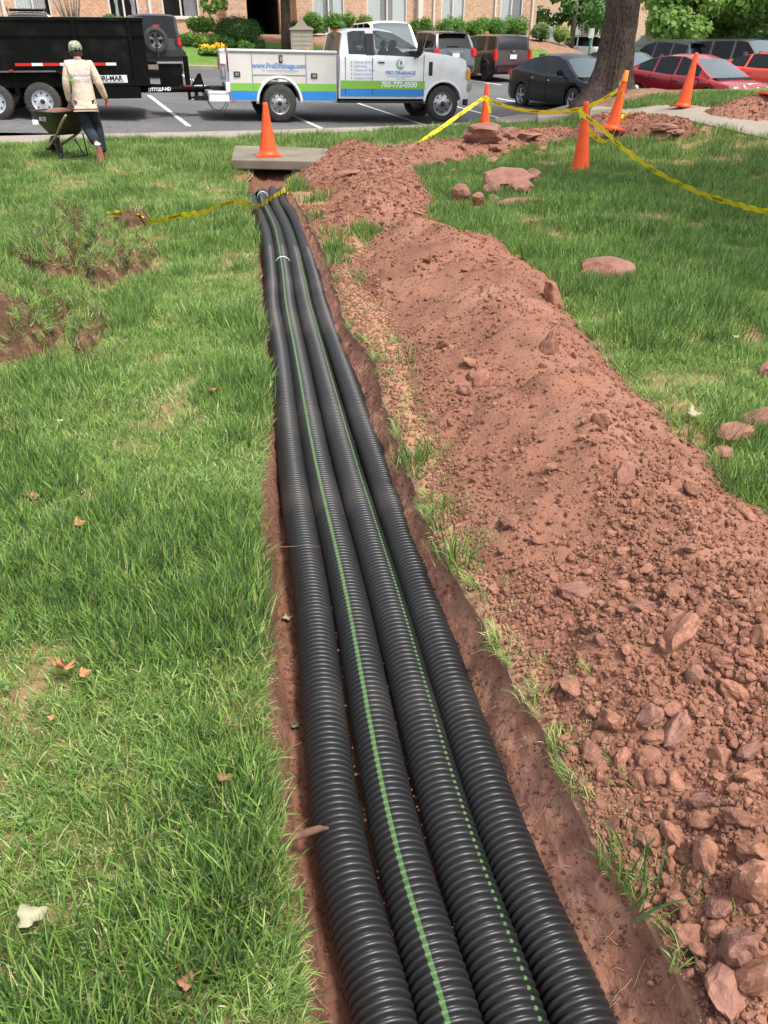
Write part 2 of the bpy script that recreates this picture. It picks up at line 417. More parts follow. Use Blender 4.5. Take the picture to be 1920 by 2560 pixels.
def gn_group(coll):
    g = bpy.data.node_groups.new('scatter_'+coll.name, 'GeometryNodeTree')
    g.interface.new_socket('Geometry', in_out='INPUT', socket_type='NodeSocketGeometry')
    g.interface.new_socket('Geometry', in_out='OUTPUT', socket_type='NodeSocketGeometry')
    N = g.nodes.new; L = g.links.new
    gi = N('NodeGroupInput'); go = N('NodeGroupOutput')
    ci = N('GeometryNodeCollectionInfo'); ci.inputs['Collection'].default_value = coll
    ci.inputs['Separate Children'].default_value = True; ci.inputs['Reset Children'].default_value = True
    ip = N('GeometryNodeInstanceOnPoints'); ip.inputs['Pick Instance'].default_value = True
    def na(nm, ty):
        n = N('GeometryNodeInputNamedAttribute'); n.data_type = ty; n.inputs['Name'].default_value = nm
        return [o for o in n.outputs if o.name == 'Attribute' and o.enabled][0]
    L(gi.outputs[0], ip.inputs['Points']); L(ci.outputs[0], ip.inputs['Instance'])
    L(na('idx', 'INT'), ip.inputs['Instance Index']); L(na('rot', 'FLOAT_VECTOR'), ip.inputs['Rotation'])
    L(na('scl', 'FLOAT_VECTOR'), ip.inputs['Scale'])
    L(ip.outputs[0], go.inputs[0])
    return g
def scatter(name, grp, P, idx, rot, scl, parent=None):
    me = bpy.data.meshes.new(name); P = np.asarray(P, np.float32); n = len(P)
    me.vertices.add(n); me.vertices.foreach_set('co', P.ravel())
    a = me.attributes.new('idx', 'INT', 'POINT'); a.data.foreach_set('value', np.asarray(idx, np.int32))
    a = me.attributes.new('rot', 'FLOAT_VECTOR', 'POINT'); a.data.foreach_set('vector', np.asarray(rot, np.float32).ravel())
    scl = np.asarray(scl, np.float32); scl = np.repeat(scl[:, None], 3, 1) if scl.ndim == 1 else scl
    a = me.attributes.new('scl', 'FLOAT_VECTOR', 'POINT'); a.data.foreach_set('vector', scl.ravel())
    o = link(name, me, parent); md = o.modifiers.new('scatter', 'NODES'); md.node_group = grp
    return o
RNG = np.random.default_rng(7)
CL = [rock_mesh('clod', 50+i, M['clod'], 3 if i < 0 else 3, .82, 10, .10, False) for i in range(12)]
CRUMB = icoll('crumb', [rock_mesh('crumb', 80+i, M['clod'], 1 if i < 9 else 2, .8, 8, .18) for i in range(12)])
G_CR = gn_group(CRUMB)
def crumbs(hp, parent, n, smin, smax, dens=None, pw=2.6, grow=.09):
    x0, x1, y0, y1 = hp.bb; pts = []
    m = n*6; X = RNG.uniform(x0, x1, m); Y = RNG.uniform(max(y0, -.2), y1, m)
    keep = (sdf(X, Y, hp.P) > -.05) & (np.abs(X) < .55*np.maximum(Y, 0)+1.0)
    pr = 1/(1+np.maximum(Y, 0)**1.1)
    if dens is not None: pr = pr*dens(X, Y)
    keep &= RNG.random(m) < pr/pr.max()*1.6
    X, Y = X[keep][:n], Y[keep][:n]; k = len(X)
    u = RNG.random(k); s = smin*(1-u*(1-(smin/smax)**pw))**(-1/pw)
    s = s*(1+grow*np.maximum(Y-2, 0))
    Z = np.maximum(hp.z(X, Y), gz(X, Y))+s*.25
    inT = (X > Lf(Y)) & (X < Rf(Y)); Z = np.where(inT, trench_z(X, Y)+s*.2, Z)
    o = scatter('soil_crumbs', G_CR, np.stack([X, Y, Z], -1), RNG.integers(0, 12, k), RNG.uniform(0, 6.28, (k, 3)), np.stack([s, s*RNG.uniform(.7, 1.1, k), s*RNG.uniform(.6, 1, k)], -1), parent)
    tag(o, kind='stuff'); return o
def clump(X, Y): # rubble gathers in the near lower part, finer soil along the ridge
    c = smooth(-.15, .25, fbm(X, Y, 1.6, 2, 77))
    near = smooth(2.7, 1.5, Y)
    return .16+.25*c+1.6*near*(.35+.65*c)*smooth(.35, .75, X+.12*Y)
crumbs(hA, A, 80000, .0035, .019, clump, 2.2)
crumbs(hB, Bh, 9000, .007, .04, grow=0); crumbs(hC, Ch, 6000, .008, .04, grow=0); crumbs(hD, Dh, 5000, .009, .04, grow=0); crumbs(hE, Eh, 6000, .009, .04, grow=0)
def clods(hp, parent, n, smin, smax, dens=None, pw=2.2, meshes=CL, sink=.3, grow=.1):
    x0, x1, y0, y1 = hp.bb; m = n*60; X = RNG.uniform(x0, x1, m); Y = RNG.uniform(max(y0, .5), y1, m)
    keep = (sdf(X, Y, hp.P) > -.03) & (np.abs(X) < .5*np.maximum(Y, 0)+.45)
    pr = 1/(.6+Y)
    if dens is not None: pr = pr*dens(X, Y)
    keep &= RNG.random(m) < pr/pr.max()
    X, Y = X[keep], Y[keep]; S = []; pos = []
    for i in range(len(X)):
        u = RNG.random(); s = smin*(1-u*(1-(smin/smax)**pw))**(-1/pw)*(1+grow*max(Y[i]-2, 0))
        if any((X[i]-a)**2+(Y[i]-b)**2 < (.8*(s+c))**2 for a, b, c in pos): continue
        pos.append((X[i], Y[i], s))
        if len(pos) >= n: break
    for i, (a, b, s) in enumerate(pos):
        o = bpy.data.objects.new('clod', meshes[i % len(meshes)]); COL.objects.link(o); o.parent = parent
        o.location = (a, b, float(max(hp.z(a, b), gz(a, b)))+s*(.55-sink))
        o.rotation_euler = (RNG.uniform(-.5, .5), RNG.uniform(-.5, .5), RNG.uniform(0, 6.28)); o.scale = (s, s*RNG.uniform(.65, 1), s*RNG.uniform(.5, .95))
clods(hA, A, 262, .015, .040, lambda X, Y: clump(X, Y)**1.5, 1.3)
clods(hB, Bh, 42, .035, .085, grow=0); clods(hC, Ch, 34, .035, .09, grow=0); clods(hD, Dh, 24, .035, .08, grow=0); clods(hE, Eh, 20, .035, .08, grow=0)
# rubble gathered at the near end of the long mound
m = 60000; X = RNG.uniform(.1, 2.2, m); Y = RNG.uniform(.5, 4.5, m)
kk = (sdf(X, Y, hA.P) > -.01) & (RNG.random(m) < np.clip(clump(X, Y)**1.6*.35*smooth(4.5, 2.0, Y), 0, 1)*.5); X, Y = X[kk][:3600], Y[kk][:3600]; k = len(X)
G_RB = gn_group(icoll('rubble', [rock_mesh('rubble', 150+i, M['clod'], 2, .82, 10, .11, False) for i in range(10)]))
s = .008*(1-RNG.random(k)*(1-(8/25)**1.6))**(-1/1.6)
o = scatter('rubble', G_RB, np.stack([X, Y, hA.z(X, Y)+s*.35], -1), RNG.integers(0, 10, k), RNG.uniform(0, 6.28, (k, 3)), np.stack([s, s*RNG.uniform(.65, 1, k), s*RNG.uniform(.6, .95, k)], -1), A); tag(o, kind='stuff')
# crumbs lying in the trench
k = 9000; Y = .5+4.5*RNG.random(k*3)**1.3; u = RNG.random(k*3); X = Lf(Y)+(Rf(Y)-Lf(Y))*u
kk = (u < .22) | (u > .7); X, Y = X[kk][:k], Y[kk][:k]; sz = .0018+.007*RNG.random(len(X))**3
M['damp'] = mat('damp_clod', (.165, .078, .052), .95, n=[(2, (.115, .054, .036), .45, .68, 4)], spec=.12, rand=.25)  # darker clod tone, used only for the crumbs in the trench
G_DM = gn_group(icoll('damp_crumb', [rock_mesh('damp_crumb', 180+i, M['damp'], 1, .8, 8, .16) for i in range(8)]))
tc = scatter('trench_crumbs', G_DM, np.stack([X, Y, trench_z(X, Y)+sz*.2], -1), RNG.integers(0, 8, len(X)), RNG.uniform(0, 6.28, (len(X), 3)), sz)
tag(tc, 'loose crumbs of red clay fallen into the trench', kind='stuff')
# ------------------------------------------------------------------ corrugated pipes
M['pipe'] = mat('pipe_plastic', (.019, .019, .020), .38, n=[(1.6, (.055, .047, .042), .53, .78, 6), (30, (.05, .036, .028), .66, .82, 5)], spec=.5)
M['stripe'] = mat('green_stripe', (.085, .165, .06), .55, n=[(40, (.04, .10, .035), .5, .75, 4)])
M['tie'] = mat('white_tie', (.62, .64, .66), .5)
PR, PER = .0705, .0212
PIPES = [
 ([(1040, 2900), (957, 2531), (840, 2043), (780, 1500), (727, 1157), (700, 900), (681, 778), (678, 705), (672, 633), (662, 579), (645, 535), (635, 514), (627, 488)], 0),
 ([(1215, 2900), (1119, 2531), (980, 2043), (874, 1500), (794, 1157), (746, 900), (722, 778), (714, 705), (703, 633), (691, 579), (671, 535), (660, 514), (654, 470), (643, 429)], 1),
 ([(1390, 2900), (1281, 2531), (1116, 2043), (966, 1500), (865, 1157), (797, 900), (765, 778), (750, 705), (735, 633), (719, 579), (699, 535), (688, 514), (681, 465)], 1),
 ([(1580, 2900), (1447, 2531), (1240, 2043), (1054, 1500), (938, 1157), (850, 900), (807, 778), (788, 705), (767, 633), (750, 579), (730, 535), (712, 514), (702, 485), (708, 468), (722, 456)], 0)]
LBL = ['black corrugated pipe without a stripe, leftmost in the trench', 'black corrugated pipe with a continuous green stripe and white bands, second in the trench',
       'black corrugated pipe with a broken green stripe, third in the trench', 'black corrugated pipe without a stripe lying against the heap side of the trench']
def pz(y, end): # pipe axis height
    return float(gz(-.3, y)-Dep(y)+PR+.004+end)
def catmull(P, n):
    out = []; P = [P[0]*2-P[1]]+P+[P[-1]*2-P[-2]]
    for i in range(1, len(P)-2):
        for k in range(n):
            t = k/n; a, b, c, d = P[i-1], P[i], P[i+1], P[i+2]
            out.append(.5*((2*b)+(c-a)*t+(2*a-5*b+4*c-d)*t*t+(3*b-a-3*c+d)*t**3))
    out.append(P[-2]); return out
def path3(pts, k):
    W = []
    for i, (px, py) in enumerate(pts):
        z = -.2
        for _ in range(4):
            p = at(px, py, z); e = .05*max(0, (p.y-10.8)) + .012*math.sin(p.y*1.7+k*1.3)*min(1, max(0, p.y-3)/3)
            z = pz(p.y, e)
        W.append(Vector((p.x, p.y, z)))
    C = catmull(W, 12); L = [0]
    for a, b in zip(C, C[1:]): L.append(L[-1]+(b-a).length)
    return np.array([tuple(c) for c in C]), np.array(L)
def frames(C, L, S):
    P = np.stack([np.interp(S, L, C[:, i]) for i in range(3)], -1)
    e = .03; A_ = np.stack([np.interp(S+e, L, C[:, i]) for i in range(3)], -1); B_ = np.stack([np.interp(S-e, L, C[:, i]) for i in range(3)], -1)
    T = A_-B_; T /= np.linalg.norm(T, axis=1)[:, None]
    side = np.cross(T, [0, 0, 1.0]); side /= np.linalg.norm(side, axis=1)[:, None]; up = np.cross(side, T)
    return P, T, side, up
def prof(ph, fine):
    ph = ph % 1.0
    return np.interp(ph, [0, .17, .25, .35, .50, .65, .75, .83, 1], [-.0175, -.0175, -.0040, -.0008, 0, -.0008, -.0040, -.0175, -.0175])
def pipe_path_xyz(k, s): pass
PP = []
for k, (pts, stripe) in enumerate(PIPES):
    C, L = path3(pts, k); PP.append((C, L)); tot = L[-1]
    S = []; nrib = int(tot/PER)
    for i in range(nrib):
        s0 = i*PER; y = np.interp(s0, L, C[:, 1])
        phs = [0, .17, .25, .35, .50, .65, .75, .83] if y < 4.5 else ([0, .18, .26, .5, .74, .82] if y < 8 else [0, .25, .75])
        S += [s0+p*PER for p in phs]
    S = np.array(S); P, T, sd_, up_ = frames(C, L, S)
    rr = PR+prof(S/PER, True); ns = 30
    ang = np.linspace(0, 2*np.pi, ns, endpoint=False)
    V = P[:, None]+rr[:, None, None]*(sd_[:, None]*np.cos(ang)[None, :, None]+up_[:, None]*np.sin(ang)[None, :, None])
    root = thing('corrugated_pipe', LBL[k], 'pipe', (float(P[0][0]), float(P[0][1]), 0), 0, 'corrugated pipes laid in the trench')
    inv = Vector(root.location)
    def rel(V_): return V_.reshape(-1, 3)-np.array(inv)
    link('pipe_wall', mesh_np('pipe_wall', rel(V), grid_q(len(S), ns, True)[:, ::-1], M['pipe']), root)
    # open end: inner bore
    Pe, Te, se, ue = P[-1], T[-1], sd_[-1], up_[-1]
    ringo = [Pe+rr[-1]*(se*math.cos(a)+ue*math.sin(a)) for a in ang]; ringi = [Pe+(PR-.012)*(se*math.cos(a)+ue*math.sin(a)) for a in ang]
    back = [p-Te*.25 for p in ringi]
    V2_ = np.array(ringo+ringi+back); Q2_ = grid_q(3, ns, True)
    link('bore', mesh_np('bore', V2_-np.array(inv), Q2_, M['dark']), root)
    if stripe:
        a0 = R(105) if k == 1 else R(56)
        hw = .0068 if k == 1 else .0050
        aa = np.array([a0+hw/PR, a0+hw/PR*.4, a0-hw/PR*.4, a0-hw/PR])
        V = P[:, None]+(rr+.0006)[:, None, None]*(sd_[:, None]*np.cos(aa)[None, :, None]+up_[:, None]*np.sin(aa)[None, :, None])
        gq = grid_q(len(S), 4)[:, ::-1]
        if k == 2: gq = gq[(rr[gq // 4] > PR-.0045).all(1)]
        link('green_stripe', mesh_np('green_stripe', rel(V), gq, M['stripe']), root)
    if k == 1:
        for py in (489, 639):
            yy = at(700, py, -.1).y; s0 = np.interp(yy, C[:, 1], L)
            S_ = s0+np.array([-.007, -.007, .007, .007]); P_, T_, s_, u_ = frames(C, L, S_)
            r_ = np.array([PR-.004, PR+.0018, PR+.0018, PR-.004])
            V = P_[:, None]+r_[:, None, None]*(s_[:, None]*np.cos(ang)[None, :, None]+u_[:, None]*np.sin(ang)[None, :, None])
            link('band', mesh_np('band', rel(V), grid_q(4, ns, True)[:, ::-1], M['tie']), root)

# ------------------------------------------------------------------ grass
def gmat(name, c, c2):
    m = mat(name, c, .55, n=[(3.5, c2, .35, .7, 3)], rand=.34, trans=.35, spec=.35); return m
M['g1'] = gmat('grass_green', (.18, .31, .06), (.25, .39, .085))
M['g2'] = gmat('grass_light', (.32, .43, .135), (.43, .52, .20))
M['g3'] = gmat('grass_straw', (.58, .49, .29), (.46, .41, .21))
M['g4'] = gmat('grass_deep', (.07, .145, .045), (.10, .19, .055))
def tuft(seed, nb, hmin, hmax, wid, spread, lean, mix, seg=3, wind=None):
    rnd = random.Random(seed); V = []; F = []; MI = []
    for b in range(nb):
        a = rnd.uniform(0, 6.283); r = spread*math.sqrt(rnd.random()); x, y = r*math.cos(a), r*math.sin(a)
        h = rnd.uniform(hmin, hmax); l = rnd.uniform(*lean); da = rnd.gauss(a, 1.1) if wind is None else wind+rnd.gauss(0, .7)
        w_ = wid*rnd.uniform(.6, 1.25); dx, dy = math.cos(da), math.sin(da); fa = rnd.uniform(0, 3.14)
        px, py = math.cos(fa), math.sin(fa)
        u = rnd.random(); mi = 0 if u < mix[0] else 1 if u < mix[0]+mix[1] else 2 if u < mix[0]+mix[1]+mix[2] else 3
        if mi == 2: l = min(1.5, l*1.3); h *= .8
        n0 = len(V); ang = l*.35; X = Vector((x, y, -.008)); ds = h/seg
        for k in range(seg+1):
            wk = w_*(1, .95, .75, .12)[min(3, int(k*3/seg))] if seg == 3 else w_*(1, .8, .15)[k]
            V.append(X+Vector((px, py, 0))*wk/2); V.append(X-Vector((px, py, 0))*wk/2)
            X = X+Vector((dx*math.sin(ang), dy*math.sin(ang), math.cos(ang)))*ds; ang += l*.65/seg*1.4
        for k in range(seg):
            F.append((n0+2*k, n0+2*k+1, n0+2*k+3, n0+2*k+2)); MI.append(mi)
    return mesh_np('tuft', np.array([tuple(v) for v in V]), np.array(F), [M['g1'], M['g2'], M['g3'], M['g4']], MI, True)
mixA = (.42, .28, .16, .14); mixB = (.36, .12, .08, .44); mixC = (.16, .24, .56, .04)  # mixB: dark blade share raised to colour in tree shade on the right lawn
TUF = [tuft(i, 19, .04, .095, .0047, .05, (.5, 1.55), mixA) for i in range(8)]                      # 0-7 near, flattened
TUF += [tuft(20+i, 26, .06, .12, .0044, .06, (.2, .9), mixB, 3) for i in range(6)]                  # 8-13 upright deep green
TUF += [tuft(40+i, 20, .03, .08, .0032, .05, (.9, 1.6), mixC) for i in range(5)]                    # 14-18 dry
TUF += [tuft(60+i, 22, .05, .10, .0075, .10, (.3, 1.1), mixA, 2) for i in range(5)]                 # 19-23 far
TUF += [tuft(80+i, 22, .06, .13, .0075, .10, (.2, .8), mixB, 2) for i in range(5)]                  # 24-28 far deep
TUF += [tuft(100+i, 14, .05, .10, .0042, .025, (.7, 1.4), mixA, 3, 0.0) for i in range(4)]           # 29-32 overhanging the lip (towards +x)
G_TU = gn_group(icoll('tuft', TUF))
SODS = [([(50, 705), (48, 650), (80, 605), (150, 590), (195, 612), (205, 660), (185, 718), (120, 725)], .42), ([(215, 706), (208, 640), (235, 595), (290, 600), (326, 650), (303, 718), (250, 742)], .42),
 ([(95, 592), (140, 560), (215, 558), (268, 582), (225, 600), (150, 584)], .32), ([(-150, 860), (-80, 780), (20, 770), (110, 765), (170, 800), (150, 880), (60, 915), (-50, 930), (-160, 930)], .36),
 ([(165, 860), (180, 790), (225, 775), (266, 810), (249, 866), (200, 893)], .20), ([(285, 560), (330, 548), (375, 562), (372, 588), (320, 592), (290, 580)], .15), ([(318, 676), (335, 620), (368, 608), (392, 645), (358, 700), (325, 718)], .22)]
def heapmask(X, Y):
    m = np.zeros(X.shape, bool)
    for hp in ALLH: m |= sdf(X, Y, hp.P) > .015
    return m
def make_points(n, ya, yb, xr_=None):
    Y = RNG.uniform(ya, yb, n); hw = .52*np.maximum(Y, 0)+1.25
    X = RNG.uniform(-1, 1, n)*hw.max(); k = np.abs(X) < hw
    return X[k], Y[k]
bare = [at(px, py, 0) for px, py in [(150, 445), (205, 458), (330, 435), (380, 470), (430, 478), (345, 480), (255, 480), (600, 420), (575, 445), (620, 640), (600, 655), (540, 480)]]
def bare_mask(X, Y):
    b = np.zeros(X.shape)
    for p in bare: b = np.maximum(b, np.exp(-(((X-p.x)/.34)**2+((Y-p.y)/.30)**2)))
    return b
PTS = {'P': [], 'i': [], 'r': [], 's': []}
def put(X, Y, Z, idx, sc, tilt=.12, rz=None):
    n = len(X); r = np.stack([RNG.normal(0, tilt, n), RNG.normal(0, tilt, n), RNG.uniform(0, 6.283, n) if rz is None else rz], -1)
    PTS['P'].append(np.stack([X, Y, Z], -1)); PTS['i'].append(idx); PTS['r'].append(r); PTS['s'].append(sc)
def lawn_grass(n, ya, yb, far, sc):
    X, Y = make_points(n, ya, yb)
    k = ~heapmask(X, Y) & ((X < Lf(Y)-.004) | (X > Rf(Y)+.01) | (Y > TEND+.3)) & (Y < grass_y(X)-.02)
    k &= ~path_mask(X, Y) & ~slab_mask(X, Y)
    for sp_, hh_ in SODS: k &= ~(sdf(X, Y, wp(sp_)) > -.07)
    patch = fbm(X, Y, 1.1, 3, 55); dry = fbm(X, Y, 2.3, 3, 56)
    strip = (X > Rf(Y)) & (X < Rf(Y)+.42) & (Y < 10.5)          # thin strip by the heap: sparse
    dens = np.where(strip, (.10+.25*smooth(4, 7, Y))*smooth(.02, .25, fbm(X, Y, 3.1, 2, 57)), 1.0)
    dens = dens*(1-.92*np.clip(bare_mask(X, Y)*1.3+.7*fbm(X, Y, 5, 2, 61)*(bare_mask(X, Y) > .12), 0, 1))
    dens = dens*(1-.5*smooth(.18, .4, dry))*np.where((X > Rf(Y)) & (Y > 3), 1-.75*smooth(.12, .36, fbm(X, Y, 1.5, 3, 58)), 1)
    k &= RNG.random(len(X)) < dens
    X, Y, patch, dry = X[k], Y[k], patch[k], dry[k]; n = len(X)
    right = X > np.where(Y < TEND, Rf(Y), 0)
    deep = RNG.random(n) < np.clip(.22+1.4*patch+np.where(right, .55*smooth(4.5, 6.5, Y), 0), 0, .92)  # more dark tufts on the right lawn: tree shade put into the grass colour
    isdry = RNG.random(n) < np.clip(.20+1.3*(dry-.02)+np.where(right, .10+.9*np.clip(fbm(X, Y, 1.5, 3, 58), 0, 1), 0), .06, .8)
    if far: idx = np.where(deep, RNG.integers(24, 29, n), RNG.integers(19, 24, n))
    else: idx = np.where(deep, RNG.integers(8, 14, n), RNG.integers(0, 8, n))
    idx = np.where(isdry & ~(deep & (RNG.random(n) < .5)), RNG.integers(14, 19, n), idx)
    s_ = sc*RNG.uniform(.7, 1.25, n)*(1+.5*np.clip(patch, -.4, .5))*np.where(right & (Y < 11), 1.0, .92)
    put(X, Y, gz(X, Y)-.002, idx, s_)
# concrete path and slab footprints
PATH = [tuple(hit(px, py).xy) for px, py in [(1478, 292), (1530, 280), (1640, 268), (1740, 268), (1850, 280), (1990, 300), (2150, 330), (2150, 430), (1990, 372), (1920, 352), (1830, 330), (1745, 312), (1640, 305), (1540, 306), (1490, 306)]]
HB = lambda px, py, z: tuple(at(px, py, z).xy)
KB = [([HB(1229, 309, .06), HB(1345, 302, .06), HB(1345, 287, .06), HB(1300, 286, .06), HB(1229, 297, .06)], .06, 'lowest of the three concrete kerb steps behind the traffic cones'),
      ([HB(1345, 294, .18), HB(1474, 284, .18), HB(1500, 262, .18), HB(1420, 262, .18), HB(1345, 280, .18)], .18, 'middle concrete kerb step behind the cone in deep grass'),
      ([HB(1475, 278, .36), HB(1560, 272, .36), HB(1600, 258, .36), HB(1540, 252, .36), HB(1490, 262, .36)], .38, 'highest concrete kerb step below the oak roots')]
def path_mask(X, Y):
    m = in_poly(X, Y, PATH)
    for k_ in KB: m |= in_poly(X, Y, k_[0])
    return m
slabP = [tuple(at(px, py, .17).xy) for px, py in [(578, 401), (586, 363), (814, 371), (812, 404)]]
def slab_mask(X, Y): return in_poly(X, Y, slabP)
lawn_grass(30000, .35, 3.2, False, 1.0)
lawn_grass(54000, 3.2, 7.5, False, 1.08)
lawn_grass(33000, 7.5, 12, True, 1.0)
lawn_grass(45000, 12, 20.5, True, 1.12)
# fringe along the left lip leaning over the trench
n = 2100; Y = .4+10.1*RNG.random(n)**1.6; X = Lf(Y)-RNG.uniform(.0, .04, n)
put(X, Y, gz(X, Y)-.016, RNG.integers(29, 33, n), RNG.uniform(.5, 1.05, n), .15, RNG.normal(0, .7, n))
# tufts along the right lip, leaning left over the wall
Yc = np.array([at(px, py, 0).y for px, py in [(1700, 2400), (1560, 2150), (1440, 1960), (1400, 1880), (1330, 1740), (1260, 1600), (1200, 1500), (1180, 1460), (1090, 1290), (1060, 1240), (1010, 1140), (985, 1060), (950, 900), (930, 840), (880, 815)]])
NK = 5
Y = np.repeat(Yc, NK)+RNG.normal(0, .035, NK*len(Yc))*(1+np.repeat(Yc, NK)*.25); n = len(Y); X = Rf(Y)+RNG.uniform(-.01, .045, n)
put(X, Y, gz(X, Y)-.012, RNG.integers(29, 33, n), RNG.uniform(.55, 1.0, n), .2, math.pi+RNG.normal(0, .7, n))
# straw and thin grass on the strip between trench and mound
n = 900; Y = RNG.uniform(.5, 7, n); X = Rf(Y)+RNG.uniform(-.01, .22, n)*(.6+.12*Y); k = RNG.random(n) < .25+1.1*np.clip(fbm(X, Y, 2.2, 2, 93)+.15, 0, 1); X, Y = X[k], Y[k]; n = len(X)
put(X, Y, top_z(X, Y)-.004, np.where(RNG.random(n) < .72, RNG.integers(14, 19, n), RNG.integers(0, 8, n)), RNG.uniform(.35, .7, n), .3)
# where soil shows through the lawn
me = lawn.data; co = np.empty(len(me.vertices)*3, np.float32); me.vertices.foreach_get('co', co); co = co.reshape(-1, 3); x_, y_ = co[:, 0].astype(float), co[:, 1].astype(float)
dr = 1.7*smooth(.50, .30, x_-Rf(y_))*(x_ > Rf(y_)-.01)*(y_ < 11)+.9*bare_mask(x_, y_)+.6*smooth(.12, .34, fbm(x_, y_, 2.3, 3, 56))+.8*smooth(.12, .34, fbm(x_, y_, 1.5, 3, 58))*(x_ > Rf(y_))+smooth(.12, .0, np.abs(Lf(y_)-x_))*.6
dr = np.clip(dr*(.75+.8*fbm(x_, y_, 7, 3, 88)), 0, 1)
me.attributes.new('dirt', 'FLOAT', 'POINT').data.foreach_set('value', dr.astype(np.float32))
tm_ = M['lawn'].node_tree; bs_ = tm_.nodes['Principled BSDF']; lk_ = bs_.inputs['Base Color'].links[0].from_socket
an_ = tm_.nodes.new('ShaderNodeAttribute'); an_.attribute_name = 'dirt'; mx_ = tm_.nodes.new('ShaderNodeMix'); mx_.data_type = 'RGBA'
tm_.links.new(an_.outputs['Fac'], mx_.inputs['Factor']); tm_.links.new(lk_, mx_.inputs[6]); mx_.inputs[7].default_value = (.33, .185, .115, 1); tm_.links.new(mx_.outputs[2], bs_.inputs['Base Color'])
# soil crumbs strewn over that strip and along the lips
n = 9000; Y = .5+9*RNG.random(n)**1.4; X = np.where(RNG.random(n) < .85, Rf(Y)+RNG.uniform(0, .34, n), Lf(Y)-RNG.uniform(0, .03, n)); sz = RNG.uniform(.0025, .010, n)*(1+.08*Y)
o = scatter('strip_crumbs', G_CR, np.stack([X, Y, top_z(X, Y)+sz*.2], -1), RNG.integers(0, 12, n), RNG.uniform(0, 6.28, (n, 3)), sz); tag(o, 'crumbs of soil strewn on the bare strip beside the trench', kind='stuff')
# clover in the near lawn
M['clover'] = mat('clover_leaf', (.11, .21, .05), .55, n=[(30, (.17, .29, .08), .45, .7, 3)], trans=.3)
def clover(seed):
    rnd = random.Random(seed); V = []; F = []
    for q in range(5):
        cx, cy, cz_ = rnd.uniform(-.03, .03), rnd.uniform(-.03, .03), rnd.uniform(.03, .05)
        for l in range(3):
            a = l*2.094+rnd.uniform(-.2, .2); ox, oy = cx+.0065*math.cos(a), cy+.0065*math.sin(a); n0 = len(V); V.append((ox, oy, cz_))
            for i in range(8): b_ = i*.785; V.append((ox+.0062*math.cos(b_), oy+.0062*math.sin(b_), cz_+.0015*math.cos(2*b_)+.002*math.cos(b_-a)))
            F += [(n0, n0+1+i, n0+1+(i+1) % 8) for i in range(8)]
    return mesh_np('clover', np.array(V), np.array(F), M['clover'])
G_CV = gn_group(icoll('clover', [clover(i) for i in range(6)]))
n = 4200; X, Y = make_points(n, .6, 4.2); k = (X < Lf(Y)-.08) & (fbm(X, Y, 2.6, 2, 97) > .27) & (RNG.random(len(X)) < .45); X, Y = X[k], Y[k]; n = len(X)
o = scatter('clover', G_CV, np.stack([X, Y, gz(X, Y)+.004], -1), RNG.integers(0, 6, n), np.stack([RNG.normal(0, .2, n), RNG.normal(0, .2, n), RNG.uniform(0, 6.28, n)], -1), RNG.uniform(.6, 1.0, n)); tag(o, 'clover patches in the left lawn', kind='stuff')
# crumbs caught between the pipes
cp = []
for k in range(3):
    (Ca, La), (Cb, Lb_) = PP[k], PP[k+1]
    for y in RNG.uniform(.5, 8, 260):
        a_ = np.array([np.interp(y, Ca[:, 1], Ca[:, i]) for i in range(3)]); b_ = np.array([np.interp(y, Cb[:, 1], Cb[:, i]) for i in range(3)])
        cp.append((a_+b_)/2+np.array([RNG.normal(0, .006), 0, -.012+RNG.uniform(0, .012)]))
cp = np.array(cp); sz = RNG.uniform(.0018, .0065, len(cp)); o = scatter('pipe_crumbs', G_CR, cp, RNG.integers(0, 12, len(cp)), RNG.uniform(0, 6.28, (len(cp), 3)), sz); tag(o, 'crumbs of red clay caught between the pipes', kind='stuff')
gr = scatter('grass', G_TU, np.concatenate(PTS['P']), np.concatenate(PTS['i']), np.concatenate(PTS['r']), np.concatenate(PTS['s']))
tag(gr, 'green lawn grass with dry straw blades on both sides of the trench', kind='stuff')
# ------------------------------------------------------------------ lot, kerbs, walks, bank
TH = R(22); UX, UY = math.cos(TH), math.sin(TH)
def uv(u, v): return (u*UX-v*UY, u*UY+v*UX)
def to_uv(x, y): return x*UX+y*UY, -x*UY+y*UX
VK = 36.4
def bz(x, y): # grass bank up to the building
    u, v = to_uv(np.asarray(x, float), np.asarray(y, float))
    base = np.interp(u, [-5, 26], [2.1, 1.72])
    f = smooth(VK, 42.3, v)*(1-smooth(25.5, 33, u))
    edge = np.where(v > VK+.15, .14*(1-smooth(27, 33, u)), .14*(1-smooth(27, 33, u)))
    l = lz(x, y)
    return l+edge+(base-l-edge)*f+.02*fbm(x, y, .7, 3, 201)
xs = np.concatenate([np.linspace(-60, -12, 12), np.linspace(-11, 14, 60), np.linspace(15, 90, 16)])
t = np.concatenate([np.linspace(0, 1, 60)**1.4])
Xg, T_ = np.meshgrid(xs, t); Yg = kerb_y(Xg)+.02+(95-kerb_y(Xg))*T_
Zg = lz(Xg, Yg)
lot = link('parking_lot', mesh_np('parking_lot', np.stack([Xg, Yg, Zg], -1).reshape(-1, 3), grid_q(*Xg.shape), M['asphalt'])); tag(lot, kind='structure', label='worn grey asphalt parking lot')
